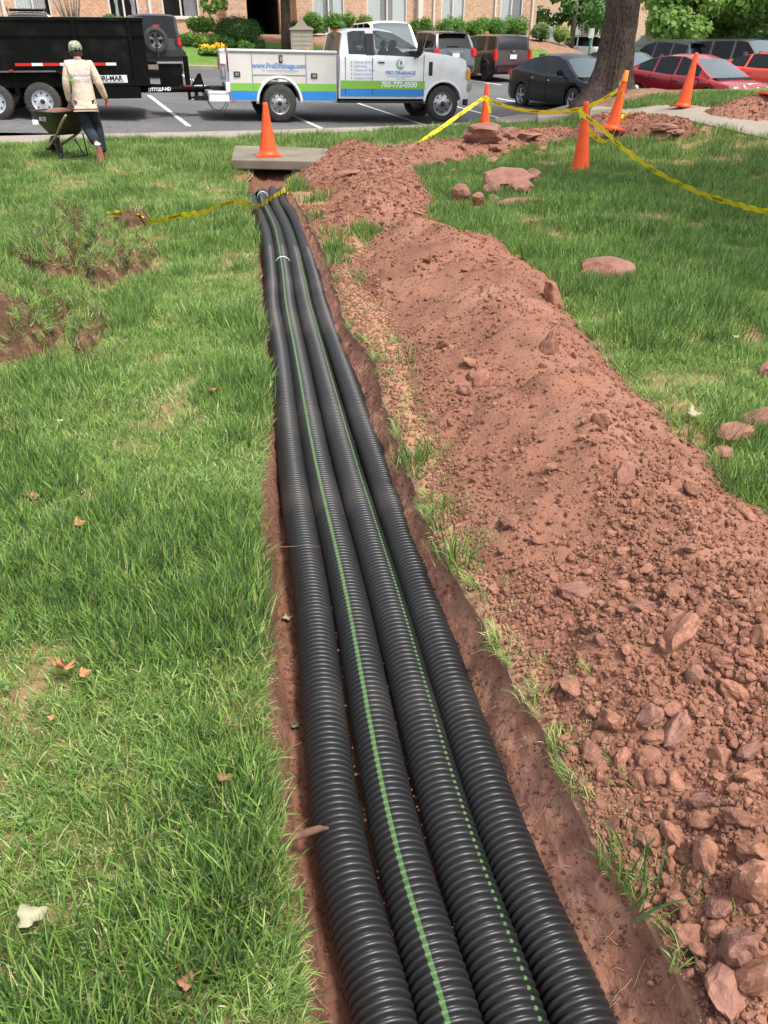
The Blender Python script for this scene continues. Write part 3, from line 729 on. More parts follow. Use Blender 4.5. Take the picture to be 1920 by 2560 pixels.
# stall lines
def strip_line(p0, p1, wd=.11, zf=lz, lift=.006, n=24):
    p0 = np.array(p0[:2]); p1 = np.array(p1[:2]); d = (p1-p0)/np.linalg.norm(p1-p0); q = np.array([-d[1], d[0]])*wd/2
    t = np.linspace(0, 1, n)[:, None]; c = p0+(p1-p0)*t
    V = np.stack([c-q, c+q], 1).reshape(-1, 2); z = zf(V[:, 0], V[:, 1])+lift
    return np.concatenate([V, z[:, None]], 1), grid_q(n, 2)
LN = []
for px, py in [(475, 333), (804, 325), (1088, 315), (1290, 296)]:
    a = at(px, py, -.15); LN.append(((a.x, a.y), (a.x-UY*6.6, a.y+UX*6.6)))
a = LN[0][0]; LN.append(((a[0]-3.1, a[1]-.9), (a[0]-3.1-UY*6.4, a[1]-.9+UX*6.4)))
a = LN[3][0]
for k in range(1, 5): LN.append(((a[0]+2.75*k*UX, a[1]+2.75*k*UY), (a[0]+2.75*k*UX-UY*6, a[1]+2.75*k*UY+UX*6)))
for px, py in [(517, 211), (1253, 216), (1180, 187)]:
    z = .3
    for _ in range(6): a = at(px, py, z); z = float(lz(a.x, a.y))
    LN.append(((a.x, a.y), (a.x-UY*5.2, a.y+UX*5.2)))
    LN.append(((a.x-2.75*UX*(1 if px < 600 else 0)+(4*2.75*UX if px == 1253 else 0), a.y-2.75*UY*(1 if px < 600 else 0)+(4*2.75*UY if px == 1253 else 0)), (a.x-2.75*UX*(1 if px < 600 else 0)+(4*2.75*UX if px == 1253 else 0)-UY*5.2, a.y-2.75*UY*(1 if px < 600 else 0)+(4*2.75*UY if px == 1253 else 0)+UX*5.2)))
for p0, p1 in LN:
    V, Q = strip_line(p0, p1); tag(link('parking_line', mesh_np('parking_line', V, Q, M['line'])), 'white painted parking stall line on the asphalt', None, 'parking stall lines', 'structure')
# near walk and kerb: one concrete strip with joints
xa = np.arange(-17, 2.95, 1.5)
walk = B()
for x0, x1 in zip(xa[:-1], xa[1:]):
    n = 5; xx = np.linspace(x0+.006, x1-.006, n); vs = []
    for x in xx:
        ya, yb = float(grass_y(x))-.25, float(kerb_y(x)); zt = float(gz(x, ya))*.6+.012
        vs += [(x, ya, zt), (x, yb-.03, .012), (x, yb, -.01), (x, yb, -.20), (x, ya, -.2)]
    walk.add(vs, [(i*5+k, i*5+(k+1) % 5, (i+1)*5+(k+1) % 5, (i+1)*5+k) for i in range(n-1) for k in range(5)]+[(0, 1, 2, 3, 4), tuple((n-1)*5+k for k in (4, 3, 2, 1, 0))])
wk = thing('sidewalk', None, None); wk['kind'] = 'structure'; wk['label'] = 'pale concrete walk and kerb along the near edge of the lot'
walk.build('walk_slab', M['concrete'], wk)
# stepped kerb blocks climbing to the right
def block_at(pts, z0, z1, name='kerb_block'):
    b = B(); b.prism(pts, z0, z1, 'z'); return b.build(name, M['concrete'])
k1 = [at(1229, 306, .0).xy, at(1352, 301, .0).xy]
kb = KB
for pts_, zt, lb in kb:
    o = block_at(pts_, -.3, zt); tag(o, lb, 'kerb')
# concrete path draped over the rise
def drape(P, name, z_of, lift, mt, step=.25, thick=.12):
    P_ = np.array(P); x0, y0 = P_.min(0); x1, y1 = P_.max(0)
    bm = bmesh.new(); vs = [bm.verts.new((x, y, 0)) for x, y in P]; bm.faces.new(vs)
    for ax, lo, hi in ((0, x0, x1), (1, y0, y1)):
        k = lo+step
        while k < hi:
            no = (1, 0, 0) if ax == 0 else (0, 1, 0); co = (k, 0, 0) if ax == 0 else (0, k, 0)
            bmesh.ops.bisect_plane(bm, geom=bm.verts[:]+bm.edges[:]+bm.faces[:], plane_co=co, plane_no=no); k += step
    ex = bmesh.ops.extrude_face_region(bm, geom=bm.faces[:])
    top = [v for v in ex['geom'] if isinstance(v, bmesh.types.BMVert)]; ts = set(top)
    for v in bm.verts:
        z = float(z_of(v.co.x, v.co.y)); v.co.z = z+lift if v in ts else z-thick
    bmesh.ops.recalc_face_normals(bm, faces=bm.faces[:])
    me = bpy.data.meshes.new(name); bm.to_mesh(me); bm.free(); me.materials.append(mt); return link(name, me)
pth = drape(PATH, 'path', gz, .025, M['concrete']); tag(pth, 'concrete path climbing past the cones on the rise', kind='structure')
# far kerb and bank
uu = np.linspace(-24, 31, 45); fk = B(); vs = []
for u in uu:
    pts = []
    for dv, dz in ((0, -.1), (0, .13), (.02, .15), (.16, .15), (1.3, .16), (1.3, -.1)):
        x, y = uv(u, VK+dv); pts.append((x, y, float(lz(x, y))+dz))
    vs += pts
fk.add(vs, [(i*6+k, i*6+(k+1) % 6, (i+1)*6+(k+1) % 6, (i+1)*6+k) for i in range(len(uu)-1) for k in range(6)])
o = fk.build('far_kerb', M['concrete']); tag(o, 'pale kerb and walk on the far side of the lot', kind='structure')
M['bank'] = mat('bank_grass', (.105, .19, .04), .95, n=[(.8, (.15, .22, .06), .4, .62, 4), (6, (.07, .14, .025), .48, .7, 5), (25, (.17, .23, .07), .55, .72, 3)], bump=[(14, .8, .06)], spec=.1)
M['mulch'] = mat('mulch', (.26, .15, .10), .95, n=[(5, (.36, .21, .14), .45, .65, 5), (30, (.17, .09, .055), .5, .7, 4)], bump=[(30, .7, .03)], spec=.1)
ug = np.linspace(-24, 36, 90); vg = np.linspace(VK+.17, 75, 110)
U_, V_ = np.meshgrid(ug, vg); Xb, Yb = uv(U_, V_); Zb = bz(Xb, Yb)
Qb = grid_q(*Xb.shape)
uc = U_.ravel()[Qb].mean(1); vc = V_.ravel()[Qb].mean(1)
mul = (vc > 40.2+.5*np.sin(uc*.9)) & (vc < 44) & (uc < 29)
mul |= (np.hypot(uc-3.2, (vc-38.6)*1.1) < 1.6)
bank = link('grass_bank', mesh_np('grass_bank', np.stack([Xb, Yb, Zb], -1).reshape(-1, 3), Qb, [M['bank'], M['mulch']], mul.astype(int))); tag(bank, 'grass bank with mulched beds rising to the brick building', kind='structure')
fx_, fy_ = np.meshgrid(np.linspace(-160, 200, 30), np.linspace(-20, 240, 26)); fzz = np.full(fx_.shape, -.75)
link('ground', mesh_np('ground', np.stack([fx_, fy_, fzz], -1).reshape(-1, 3), grid_q(*fx_.shape), M['bank']))['kind'] = 'structure'

# ------------------------------------------------------------------ concrete drain slab
zt = .17
c = [at(578, 401, zt), at(586, 363, zt), at(822, 371, zt), at(826, 405, zt)]
ds = thing('drain_slab', 'weathered grey concrete drain cover slab carrying an orange cone', 'slab', (-1.6, 12.6, 0))
s_ = B(); pts = [(p.x+1.6, p.y-12.6) for p in c]
bm = bmesh.new(); vv = [bm.verts.new((x, y, zt-.115)) for x, y in pts]; f = bm.faces.new(vv); e = bmesh.ops.extrude_face_region(bm, geom=[f])
for v in e['geom']:
    if isinstance(v, bmesh.types.BMVert): v.co.z = zt
bmesh.ops.bevel(bm, geom=bm.edges[:], offset=.012, segments=2, affect='EDGES'); bmesh.ops.recalc_face_normals(bm, faces=bm.faces[:])
me = bpy.data.meshes.new('cover'); bm.to_mesh(me); bm.free(); me.materials.append(M['slab']); link('cover', me, ds)
w_ = B(); w_.box((pts[0][0]+.10, (pts[0][1]+pts[1][1])/2, -.07), (.16, abs(pts[1][1]-pts[0][1])-.06, .24)); w_.build('side_wall', M['slab'], ds)
w_ = B(); w_.box((pts[3][0]-.10, (pts[3][1]+pts[2][1])/2, -.07), (.16, 1.6, .24)); w_.build('side_wall', M['slab'], ds)
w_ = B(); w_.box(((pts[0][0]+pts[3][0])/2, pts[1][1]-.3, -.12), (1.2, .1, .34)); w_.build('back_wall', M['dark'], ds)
w_ = B(); w_.box((pts[0][0]+.85, pts[0][1]+.1, -.02), (.02, .02, .16)); w_.build('rebar', M['clod'], ds)
# bare soil hollow in front of the slab
Xh, Yh = np.meshgrid(np.linspace(-2.5, -.75, 60), np.linspace(11.2, 13.2, 60))
hol = wp([(592, 500), (570, 440), (600, 418), (760, 418), (775, 450), (735, 480), (700, 470)])
d = sdf(Xh, Yh, hol); kq = grid_q(*Xh.shape)
Zh = gz(Xh, Yh)+.012*np.clip(d/.1, -1, 1)+.02*np.abs(fbm(Xh, Yh, 7, 4, 300))*(d > 0)
kp_ = (d.ravel()[kq].max(1) > 0)
inT = ((Xh > Lf(Yh)) & (Xh < Rf(Yh)) & (Yh < TEND+.2)); kp_ &= ~(inT.ravel()[kq].any(1))
o = link('soil_patch', mesh_np('soil_patch', np.stack([Xh, Yh, Zh], -1).reshape(-1, 3), kq[kp_], M['soil'])); tag(o, 'bare soil at the mouth of the drain', kind='structure')

# ------------------------------------------------------------------ traffic cones
M['cone'] = mat('cone_orange', (.86, .095, .018), .42, n=[(7, (.70, .075, .02), .45, .75, 4)], spec=.4)
M['cone_top'] = mat('cone_worn', (.85, .24, .03), .5)
def cone(loc, h, rb, base, label, lean=(0, 0), rz=.3, top=None):
    t = thing('traffic_cone', label, 'cone', loc, rz, 'orange traffic cones'); t.rotation_euler = (lean[0], lean[1], rz)
    b = B(); b.box((0, 0, .014), (base, base, .028), bev=.008)
    for sx in (-1, 1):
        for sy in (-1, 1): b.box((sx*base*.42, sy*base*.42, .006), (.05, .05, .03), bev=.004)
    b.build('base', M['cone'], t)
    c = B(); z0 = .026
    c.lathe([(rb*1.18, z0), (rb*1.12, z0+.02), (rb, z0+.035), (rb*.97, z0+.06), (rb*.25+rb*.75*.5, h*.5), (rb*.28, h-.04), (rb*.27, h-.012), (rb*.22, h), (rb*.17, h), (rb*.16, h-.05)], 28)
    c.build('cone_body', M['cone'], t)
    if top:
        k = B(); k.lathe([(rb*.30+.003+(rb*.15), h*.82), (rb*.285+.002, h-.012), (rb*.23, h+.002), (rb*.17, h+.002)], 24); k.build('faded_tip', M['cone_top'], t)
    return t
cone(at(672, 390, zt), .71, .132, .36, 'orange cone standing alone on the grey concrete drain slab', rz=.15)
cone(hit(1210, 334), .91, .125, .37, 'orange cone with yellow tape knotted round it, nearest the truck front wheel', rz=.5)
cone(hit(1450, 428), .91, .125, .37, 'orange cone standing in deep grass, tape tied at its tip', (0, R(-2)), rz=.35)
cone(aty(1530, 322, 15.6), .93, .12, .37, 'leaning orange cone with faded yellowish tip beside the crumbly soil mound', (R(2), R(7)), rz=.1, top=True)
cz = float(gz(5.62, 16.1)); cone(hit(1706, 273)+Vector((0, 0, .03)), .91, .125, .37, 'orange cone leaning on the concrete path in front of the dark red car', (0, R(6.5)), rz=.45)
cone(hit(1932, 240, top_z)+Vector((0, 0, .0)), .91, .125, .37, 'orange cone cut off by the right frame edge above the pale soil mound', (0, R(7)), rz=.2)

# ------------------------------------------------------------------ lettering
def text_mesh(txt, size, mt, bold=0.0, ital=0.0, ax='CENTER', ext=0.0):
    cu = bpy.data.curves.new('t', 'FONT'); cu.body = txt; cu.size = size; cu.align_x = ax; cu.align_y = 'CENTER'
    cu.offset = bold; cu.shear = ital; cu.extrude = ext; cu.resolution_u = 3
    o = bpy.data.objects.new('t', cu); COL.objects.link(o); bpy.context.view_layer.update()
    me = bpy.data.meshes.new_from_object(o.evaluated_get(bpy.context.evaluated_depsgraph_get()))
    bpy.data.objects.remove(o); bpy.data.curves.remove(cu)
    me.name = 'lettering'; me.materials.clear(); me.materials.append(mt); return me
# ------------------------------------------------------------------ caution tape
M['tape'] = mat('caution_tape', (.93, .76, .03), .38, spec=.4)
M['tape'].node_tree.nodes['Principled BSDF'].inputs['Roughness'].default_value = .4
M['ink'] = mat('black_ink', (.012, .012, .012), .5)
def tape(name, label, pts, tw, wd=.072, text=True, parent=None):
    P = catmull([Vector(p) for p in pts], 14); Tw = np.interp(np.linspace(0, len(pts)-1, len(P)), range(len(pts)), tw)
    Lc = [0]
    for a, b in zip(P, P[1:]): Lc.append(Lc[-1]+(b-a).length)
    V = []; fr = []
    for i, p in enumerate(P):
        t = (P[min(i+1, len(P)-1)]-P[max(i-1, 0)]).normalized(); s = t.cross(Vector((0, 0, 1)))
        s = s.normalized() if s.length > .01 else Vector((1, 0, 0)); up = s.cross(t)
        a = Tw[i]+.10*math.sin(i*.9)*math.sin(i*.37)
        wv = up*math.cos(a)+s*math.sin(a); nn = t.cross(wv); fr.append((p, wv, nn))
        ww = wd*(.92+.08*math.sin(i*.61))
        for q in (-.5, -.17, .17, .5): V.append(p+wv*ww*q+nn*.006*math.sin(i*1.3+q*5))
    rt = thing(name, label, 'tape', P[0]) if parent is None else parent
    o = link('ribbon', mesh_np('ribbon', np.array([tuple(v-rt.location) for v in V]), grid_q(len(P), 4), M['tape']), rt)
    if text:
        tm = text_mesh('CAUTION', wd*.52, M['ink'], bold=.001); L0 = 0.12; allv = []; allf = []
        tv = np.array([v.co[:] for v in tm.vertices]); tf = [tuple(p.vertices) for p in tm.polygons]
        while L0+.35 < Lc[-1]:
            n0 = len(allv)
            for x, y, _ in tv:
                s_ = L0+.15+x; i = min(max(int(np.searchsorted(Lc, s_))-1, 0), len(P)-2); f = (s_-Lc[i])/max(Lc[i+1]-Lc[i], 1e-6)
                p = P[i].lerp(P[i+1], f); wv = fr[i][1].lerp(fr[i+1][1], f); nn = fr[i][2].lerp(fr[i+1][2], f)
                side = 1
                allv.append(tuple(p+wv*y+nn*.0075*side-rt.location))
            allf += [tuple(a+n0 for a in f_) for f_ in tf]
            for x, y, _ in tv: pass
            n1 = len(allv)
            for x, y, _ in tv:
                s_ = L0+.15-x; i = min(max(int(np.searchsorted(Lc, s_))-1, 0), len(P)-2); f = (s_-Lc[i])/max(Lc[i+1]-Lc[i], 1e-6)
                p = P[i].lerp(P[i+1], f); wv = fr[i][1].lerp(fr[i+1][1], f); nn = fr[i][2].lerp(fr[i+1][2], f)
                allv.append(tuple(p+wv*y-nn*.0075-rt.location))
            allf += [tuple(a+n1 for a in f_) for f_ in tf]
            L0 += .78
        me = bpy.data.meshes.new('lettering'); me.from_pydata(allv, [], allf); me.materials.append(M['ink']); link('lettering', me, rt)
    return rt
H = lambda px, py, y: aty(px, py, y)
c3 = H(1452, 262, 12.15); c4 = H(1545, 225, 15.7); c2 = H(1212, 243, 17.25)
tape('caution_tape', 'yellow caution tape sagging from the cone nearest the truck down to the low soil ridge', [c2, H(1165, 275, 16.6), H(1105, 318, 15.8), H(1040, 362, 15.0)], [0, .2, .3, .1])
tape('caution_tape', 'yellow caution tape sagging between the cone nearest the truck and the leaning cone', [c2, H(1235, 255, 17.2), H(1290, 272, 17), H(1370, 280, 16.8), H(1450, 272, 16.5), H(1505, 250, 16.1), c4], [0, .3, .5, .5, .4, .2, .1])
tape('caution_tape', 'yellow caution tape running from the cone in deep grass off the right edge', [H(1449, 280, 12.1), H(1500, 318, 11.6), H(1560, 372, 11.0), H(1640, 428, 10.4), H(1740, 478, 9.3), H(1830, 508, 8.75), H(1920, 530, 8.3), H(2060, 560, 7.7)], [0, .1, .2, .35, .5, .5, .4, .4])
tape('caution_tape', 'yellow caution tape looping down between the grass cone and the leaning cone', [H(1449, 275, 12.15), H(1462, 310, 12.5), H(1490, 345, 13.0), H(1520, 352, 13.6), H(1540, 320, 14.3), H(1553, 270, 15), H(1556, 232, 15.5), H(1549, 205, 15.75)], [0, .4, .7, .7, .3, .1, .1, 0])
tape('caution_tape', 'short yellow tape end lying behind the leaning cone', [H(1553, 292, 15.9), H(1565, 288, 16.0), H(1578, 282, 16.1)], [0, .4, .6], text=False)
tape('caution_tape', 'wisp of yellow tape knotted round the cone nearest the truck', [H(1203, 244, 17.2), H(1213, 246, 17.1), H(1221, 262, 17.15), H(1226, 283, 17.2)], [0, .2, .5, .6], .06, text=False)
def onlawn(px, py, dz=.05):
    dz += .035
    z = 0
    for _ in range(5): p = at(px, py, z); z = float(gz(p.x, p.y))+dz
    return p
tape('caution_tape', 'yellow caution tape lying across the left lawn and over the pipe ends', [onlawn(218, 549, .06), onlawn(262, 537, .08), onlawn(325, 533, .08), onlawn(350, 540, .08), onlawn(385, 553, .05), onlawn(440, 540, .06), onlawn(510, 530, .08), onlawn(560, 510, .1), onlawn(598, 504, .1), H(640, 516, 9.75), H(672, 500, 10.2), H(700, 482, 10.7), H(716, 470, 11.0)], [.9, .5, .4, .9, .8, .6, .6, .8, .7, .7, .4, .2, 0], .07)
tape('caution_tape', 'crumpled yellow tape knot round the end of the rightmost pipe', [H(716, 470, 11), H(710, 480, 10.9), H(718, 488, 10.9), H(722, 478, 11.0), H(719, 462, 11.1), H(723, 450, 11.2), H(718, 455, 11.25)], [0, .5, 1, 1.5, 1.2, .5, .2], .05, text=False)
tape('caution_tape', 'short piece of yellow tape at the left frame edge beside the sod', [onlawn(-60, 668, .08), onlawn(0, 648, .1), onlawn(36, 634, .06)], [.5, .5, .7], .075, text=False)

# ------------------------------------------------------------------ loose rocks on the lawn
def rock(px, py, sx, sy, sz, rz, seed, label, cat='rock', tilt=0, flat=.8, name='rock', group=None, zoff=0, cuts=9):
    me = rock_mesh('rock', seed, M['rock'], 3 if sx > .15 else 2, flat, cuts, .09)
    p = hit(px, py, top_z); z = p.z
    o = link(name, me, None, (p.x, p.y, z+sz*.55+zoff), (tilt, tilt*.5, rz)); o.scale = (sx, sy, sz); tag(o, label, cat, group); return o
rock(1512, 700, .235, .17, .13, .1, 301, 'large flat topped reddish boulder alone on the right lawn')
rock(1268, 474, .34, .25, .20, .3, 302, 'largest boulder of the rock cluster beyond the rightmost soil')
rock(1298, 488, .20, .15, .15, .9, 303, 'squarish boulder leaning on the front of the rock cluster')
rock(1225, 492, .15, .12, .15, 1.2, 304, 'small boulder at the left foot of the rock cluster')
rock(1245, 508, .17, .05, .04, -.9, 305, 'thin dark slab tilted against the rock cluster', tilt=.6)
rock(1325, 462, .16, .13, .15, .2, 306, 'rounded stone at the right end of the rock cluster')
rock(1150, 508, .14, .12, .17, .5, 307, 'pointed pyramid shaped stone left of the rock cluster')
rock(1195, 514, .11, .10, .11, 2.0, 308, 'small cube like stone below the rock cluster')
rock(1310, 517, .40, .14, .09, .12, 309, 'long thin flat stone lying in front of the rock cluster')
rock(1205, 355, .48, .26, .20, .3, 310, 'big layered sandstone slab on the low soil ridge')
rock(1310, 350, .40, .2, .10, .5, 311, 'flat pinkish slab on the low soil ridge beside the grass cone')
rock(1358, 420, .22, .12, .07, .25, 312, 'flat stone in the grass left of the grass cone')
rock(1345, 393, .13, .10, .08, .2, 313, 'stone standing behind the flat stone near the grass cone')
rock(1355, 380, .12, .1, .09, 1.2, 314, 'upper stone of the pair near the grass cone')
rock(1385, 362, .16, .12, .08, .8, 323, 'pale pink stone just left of the grass cone')
SL = ['reddish stone in the pale grass left of the rock cluster', 'small stone touching the reddish one left of the rock cluster', 'leftmost low stone at the foot of the ridge', 'stone sunk in grass above the pyramid shaped stone',
      'long stone between the ridge and the rock cluster', 'small stone just above the rock cluster', 'stone at the foot of the big layered slab', 'small stone right of the foot of the layered slab', 'orange lump on the ridge behind the layered slab', 'tiny stone above left of the rock cluster', 'tiny stone in the yellowish grass by the tall mound', 'tiny stone right of the tall mound in grass']
for i, (px, py, s) in enumerate([(1130, 408, .14), (1165, 418, .09), (1100, 415, .10), (1135, 437, .11), (1228, 412, .16), (1195, 430, .08), (1240, 380, .14), (1260, 390, .08), (1270, 345, .2), (1185, 402, .07), (1070, 448, .07), (1120, 450, .06)]):
    rock(px, py, s, s*.7, s*.6, i*1.1, 330+i, SL[i], 'stone', group='small stones scattered by the ridge', name='stone')
rock(1900, 1080, .135, .09, .08, .3, 315, 'flat pink stone at the right frame edge beside the mound', zoff=.03)
rock(1832, 1115, .11, .075, .07, .6, 316, 'angular pinkish stone where the mound meets the grass at right', zoff=.03)
rock(1808, 1152, .07, .055, .05, 1.4, 317, 'smallest of the three pink stones at the right grass edge')
rock(1925, 940, .10, .07, .07, .2, 318, 'pale stone half cut by the right frame edge in the grass')
rock(1335, 560, .07, .05, .04, .4, 319, 'small stone in the grass beyond the far crest of the mound')
rock(1335, 640, .10, .05, .05, .1, 320, 'reddish stone at the far right rim of the long mound')
rock(1660, 330, .26, .12, .09, -.3, 321, 'dark flat slab sticking out of the small mound')
rock(1690, 338, .2, .14, .06, .4, 322, 'second slab under the dark one on the small mound')
rock(880, 440, .22, .05, .03, .5, 324, 'broken dark root like shard on the tall mound', zoff=.02)
# big named clods of the long mound, seen close up
for i, (px, py, s, sx) in enumerate([(1440, 1480, .055, 1.2), (1430, 1720, .048, 1), (1520, 1810, .055, .9), (1690, 1830, .05, 1.2), (1475, 1890, .045, 1.1), (1870, 2240, .07, 1.5), (1850, 2370, .065, 1.2), (1760, 2150, .05, 1), (1880, 2150, .05, 1), (1600, 1530, .06, .8), (1690, 1595, .07, 1.2), (1800, 1900, .045, 1.1), (1760, 2010, .04, 1), (1530, 2065, .035, .8), (1715, 2340, .04, .9), (1830, 2480, .06, 1.1), (1270, 1310, .055, 1.2), (1200, 965, .06, 1.1), (1560, 1190, .07, 1.2), (1500, 1060, .05, 1.2), (1370, 870, .09, 1.3), (1160, 980, .05, 1), (1380, 760, .12, 1.5), (1105, 860, .06, 1.1), (1620, 1790, .042, 1.1), (1560, 1900, .036, 1), (1830, 1740, .048, 1.2), (1880, 1880, .046, 1), (1680, 2090, .04, 1.1), (1850, 2050, .045, 1), (1790, 2270, .04, 1.1), (1880, 2440, .05, 1.2), (1640, 1950, .038, 1), (1740, 1700, .04, 1.2), (1900, 1600, .05, 1)]):
    z = .2
    for _ in range(6): p = at(px, py, z); z = float(top_z(p.x, p.y))
    o = link('clod', CL[i % 12] if i % 3 else rock_mesh('clod', 400+i, M['rock'], 3, .75, 9, .09), A, (p.x, p.y, z+s*.12), (i*.4, i*.23, i*1.3)); o.scale = (s*sx, s*.8, s*.7)

# ------------------------------------------------------------------ turned sod clumps on the left lawn
M['sod'] = mat('sod_soil', (.075, .040, .026), .95, n=[(9, (.19, .12, .07), .42, .64, 5), (40, (.08, .04, .024), .5, .7, 4)], bump=[(55, .7, .015)], spec=.1)  # brown soil, darkened further so the clump sides carry shade in their colour
def sod(name, poly, Hh, label, seed, ntuft, bald):
    ntuft = int(ntuft*2.5); P = wp(poly); hp = Heap(P, Hh, 2.4, seed, .9); o = build_heap(name, hp, label, 'sod', M['sod'], .012, .002)
    x0, x1, y0, y1 = hp.bb; X = RNG.uniform(x0, x1, ntuft*3); Y = RNG.uniform(y0, y1, ntuft*3)
    d = sdf(X, Y, P); k = (d > .05+.04*fbm(X, Y, 6, 2, 9)) | ((d > -.05) & (d < .03) & (RNG.random(len(X)) < .25))
    bm_ = np.zeros(X.shape)
    for px, py, r in bald:
        p = at(px, py, Hh*.6); bm_ = np.maximum(bm_, np.exp(-((X-p.x)**2+((Y-p.y)*.8)**2)/r**2))
    k &= RNG.random(len(X)) > bm_*1.25
    X, Y = X[k][:ntuft], Y[k][:ntuft]; n = len(X); sl_ = sdf(X, Y, P)
    idx = np.where(RNG.random(n) < .5, RNG.integers(14, 19, n), np.where(RNG.random(n) < .5, RNG.integers(8, 14, n), RNG.integers(0, 8, n)))
    tf = scatter('turf', G_TU, np.stack([X, Y, hp.z(X, Y)-.006], -1), idx, np.stack([RNG.normal(0, .5, n), RNG.normal(0, .5, n), RNG.uniform(0, 6.28, n)], -1), RNG.uniform(.7, 1.15, n), o)
    tag(tf, kind='stuff')
sod('sod_clump', SODS[0][0], SODS[0][1], 'dug up sod clump with torn soil face, left one of the large pair', 501, 380, [(95, 690, .10)])
sod('sod_clump', SODS[1][0], SODS[1][1], 'dug up sod clump over a dark hollow, right one of the large pair', 505, 300, [(230, 690, .10)])
sod('sod_clump', SODS[2][0], SODS[2][1], 'sod clump with a bare brown crest behind the large pair', 506, 170, [(130, 560, .2), (180, 570, .12)])
sod('sod_clump', SODS[3][0], SODS[3][1], 'straw coloured sod clump cut by the left frame edge', 502, 420, [(10, 790, .12), (40, 850, .12), (-60, 820, .2)])
sod('sod_clump', SODS[4][0], SODS[4][1], 'low green sod clump right of the straw coloured one', 507, 120, [(200, 860, .05)])
sod('sod_clump', SODS[5][0], SODS[5][1], 'smallest sod clump just below the yellow tape', 503, 45, [(340, 565, .1)])
sod('sod_clump', SODS[6][0], SODS[6][1], 'ragged sod clump at the right end of the dug up row', 504, 90, [(330, 690, .08)])

# ------------------------------------------------------------------ leaves, sticks, roots
def leaf(px, py, s, rz, mt, label, tilt=.3, z0=.055, lobes=3, name='fallen_leaf', dz=None, curl=.25):
    z = 0
    for _ in range(5):
        p = at(px, py, z); z = float(trench_z(p.x, p.y) if (Lf(p.y) < p.x < Rf(p.y)) else gz(p.x, p.y))+z0
    n = 26; V = [(0, 0, 0)]
    for i in range(n):
        a = 2*math.pi*i/n; r = s*(.55+.38*abs(math.cos(a*lobes/2))**1.5+.08*math.sin(a*7)); x, y = r*math.cos(a), r*.8*math.sin(a)
        V.append((x, y, curl*(x*x+y*y*1.8)/s+.12*s*math.sin(a*3)))
    F = [(0, 1+i, 1+(i+1) % n) for i in range(n)]
    me = bpy.data.meshes.new(name); me.from_pydata(V, [], F); me.materials.append(mt)
    for q in me.polygons: q.use_smooth = True
    o = link(name, me, None, p, (tilt, tilt*.6, rz)); md = o.modifiers.new('thick', 'SOLIDIFY'); md.thickness = .0012
    tag(o, label, 'leaf'); return o
M['leaf_tan'] = mat('leaf_tan', (.48, .23, .095), .7, n=[(40, (.34, .15, .06), .45, .7, 4)], trans=.2)
M['leaf_pale'] = mat('leaf_pale', (.42, .40, .26), .7, n=[(40, (.32, .31, .18), .45, .7, 4)], trans=.2)
M['leaf_brown'] = mat('leaf_brown', (.27, .125, .07), .75, n=[(40, (.2, .09, .05), .45, .7, 4)])
M['leaf_green'] = mat('leaf_green', (.16, .30, .13), .6, trans=.3)
l1 = leaf(155, 1672, .048, 2.2, M['leaf_tan'], 'large orange tan dried leaf curled on the left grass', .5, .065, 5, curl=.6)
leaf(208, 1682, .022, .7, M['leaf_tan'], 'small torn tan leaf piece right beside the large orange one', .8, .06, 3, curl=.6)
leaf(75, 2290, .036, .4, M['leaf_pale'], 'pale yellowish green leaf at the lower left of the lawn', .3, .065, 3)
leaf(563, 1943, .021, .1, M['leaf_brown'], 'oval pinkish brown leaf on the grass near the trench lip', .1, .06, 2, curl=.1)
leaf(465, 2455, .022, 1.1, M['leaf_brown'], 'brown leaf on dry grass near the bottom edge', .2, .05, 3)
leaf(128, 1794, .013, 1.1, M['leaf_tan'], 'tiny tan leaf just below the large orange one', .4, .06, 3)
leaf(195, 1308, .026, .5, M['leaf_tan'], 'folded tan leaf in the mid left grass', .7, .06, 3, curl=.8)
leaf(28, 1158, .026, 1.5, M['leaf_brown'], 'rusty leaf by the left frame edge', .6, .06, 3)
leaf(83, 1240, .028, .2, M['leaf_brown'], 'brown broken leaf a little right of the rusty one', .5, .05, 4)
leaf(265, 1000, .03, 2.2, M['leaf_brown'], 'reddish curled leaf left of the tall grass tussock', .5, .05, 4)
leaf(528, 974, .03, .3, M['leaf_brown'], 'flat brown leaf on the upper left grass near the pipes', .2, .06, 3)
leaf(150, 1051, .015, .3, M['leaf_pale'], 'tiny white petal like leaf on the upper left grass', .2, .06, 2)
leaf(718, 1545, .026, 1.9, M['leaf_pale'], 'yellow lobed leaf lying in the trench left of the pipes', .2, .02, 4)
leaf(738, 1815, .020, 2.6, M['leaf_green'], 'green leaf lying in the trench left of the pipes', .3, .02, 4)
leaf(1730, 1035, .04, -.5, M['leaf_pale'], 'pale curled leaf on the grass right of the mound', .5, .05, 3, curl=.7)
leaf(1838, 842, .03, .3, M['leaf_pale'], 'small yellow leaf in the right grass', .3, .06, 3)
M['bark_stick'] = mat('stick_bark', (.15, .075, .05), .85, n=[(60, (.09, .045, .03), .45, .7, 4)], bump=[(120, .5, .003)])
a = at(705, 2105, -.12); b_ = at(765, 2082, -.115); c_ = at(822, 2070, -.10)
st = B(); st.tube([a, a.lerp(b_, .5)+Vector((0, 0, .004)), b_, b_.lerp(c_, .6)+Vector((0, 0, .006)), c_], [.006, .0125, .0115, .009, .003], 10)
o = st.build('root_stub', M['bark_stick']); tag(o, 'stubby brown root poking from the trench wall over the leftmost pipe', 'root')
st = B(); st.tube([at(655, 1366, -.05), at(700, 1368, -.085), at(760, 1364, -.10), at(802, 1367, -.105)], [.0022, .002, .0016, .001], 6)
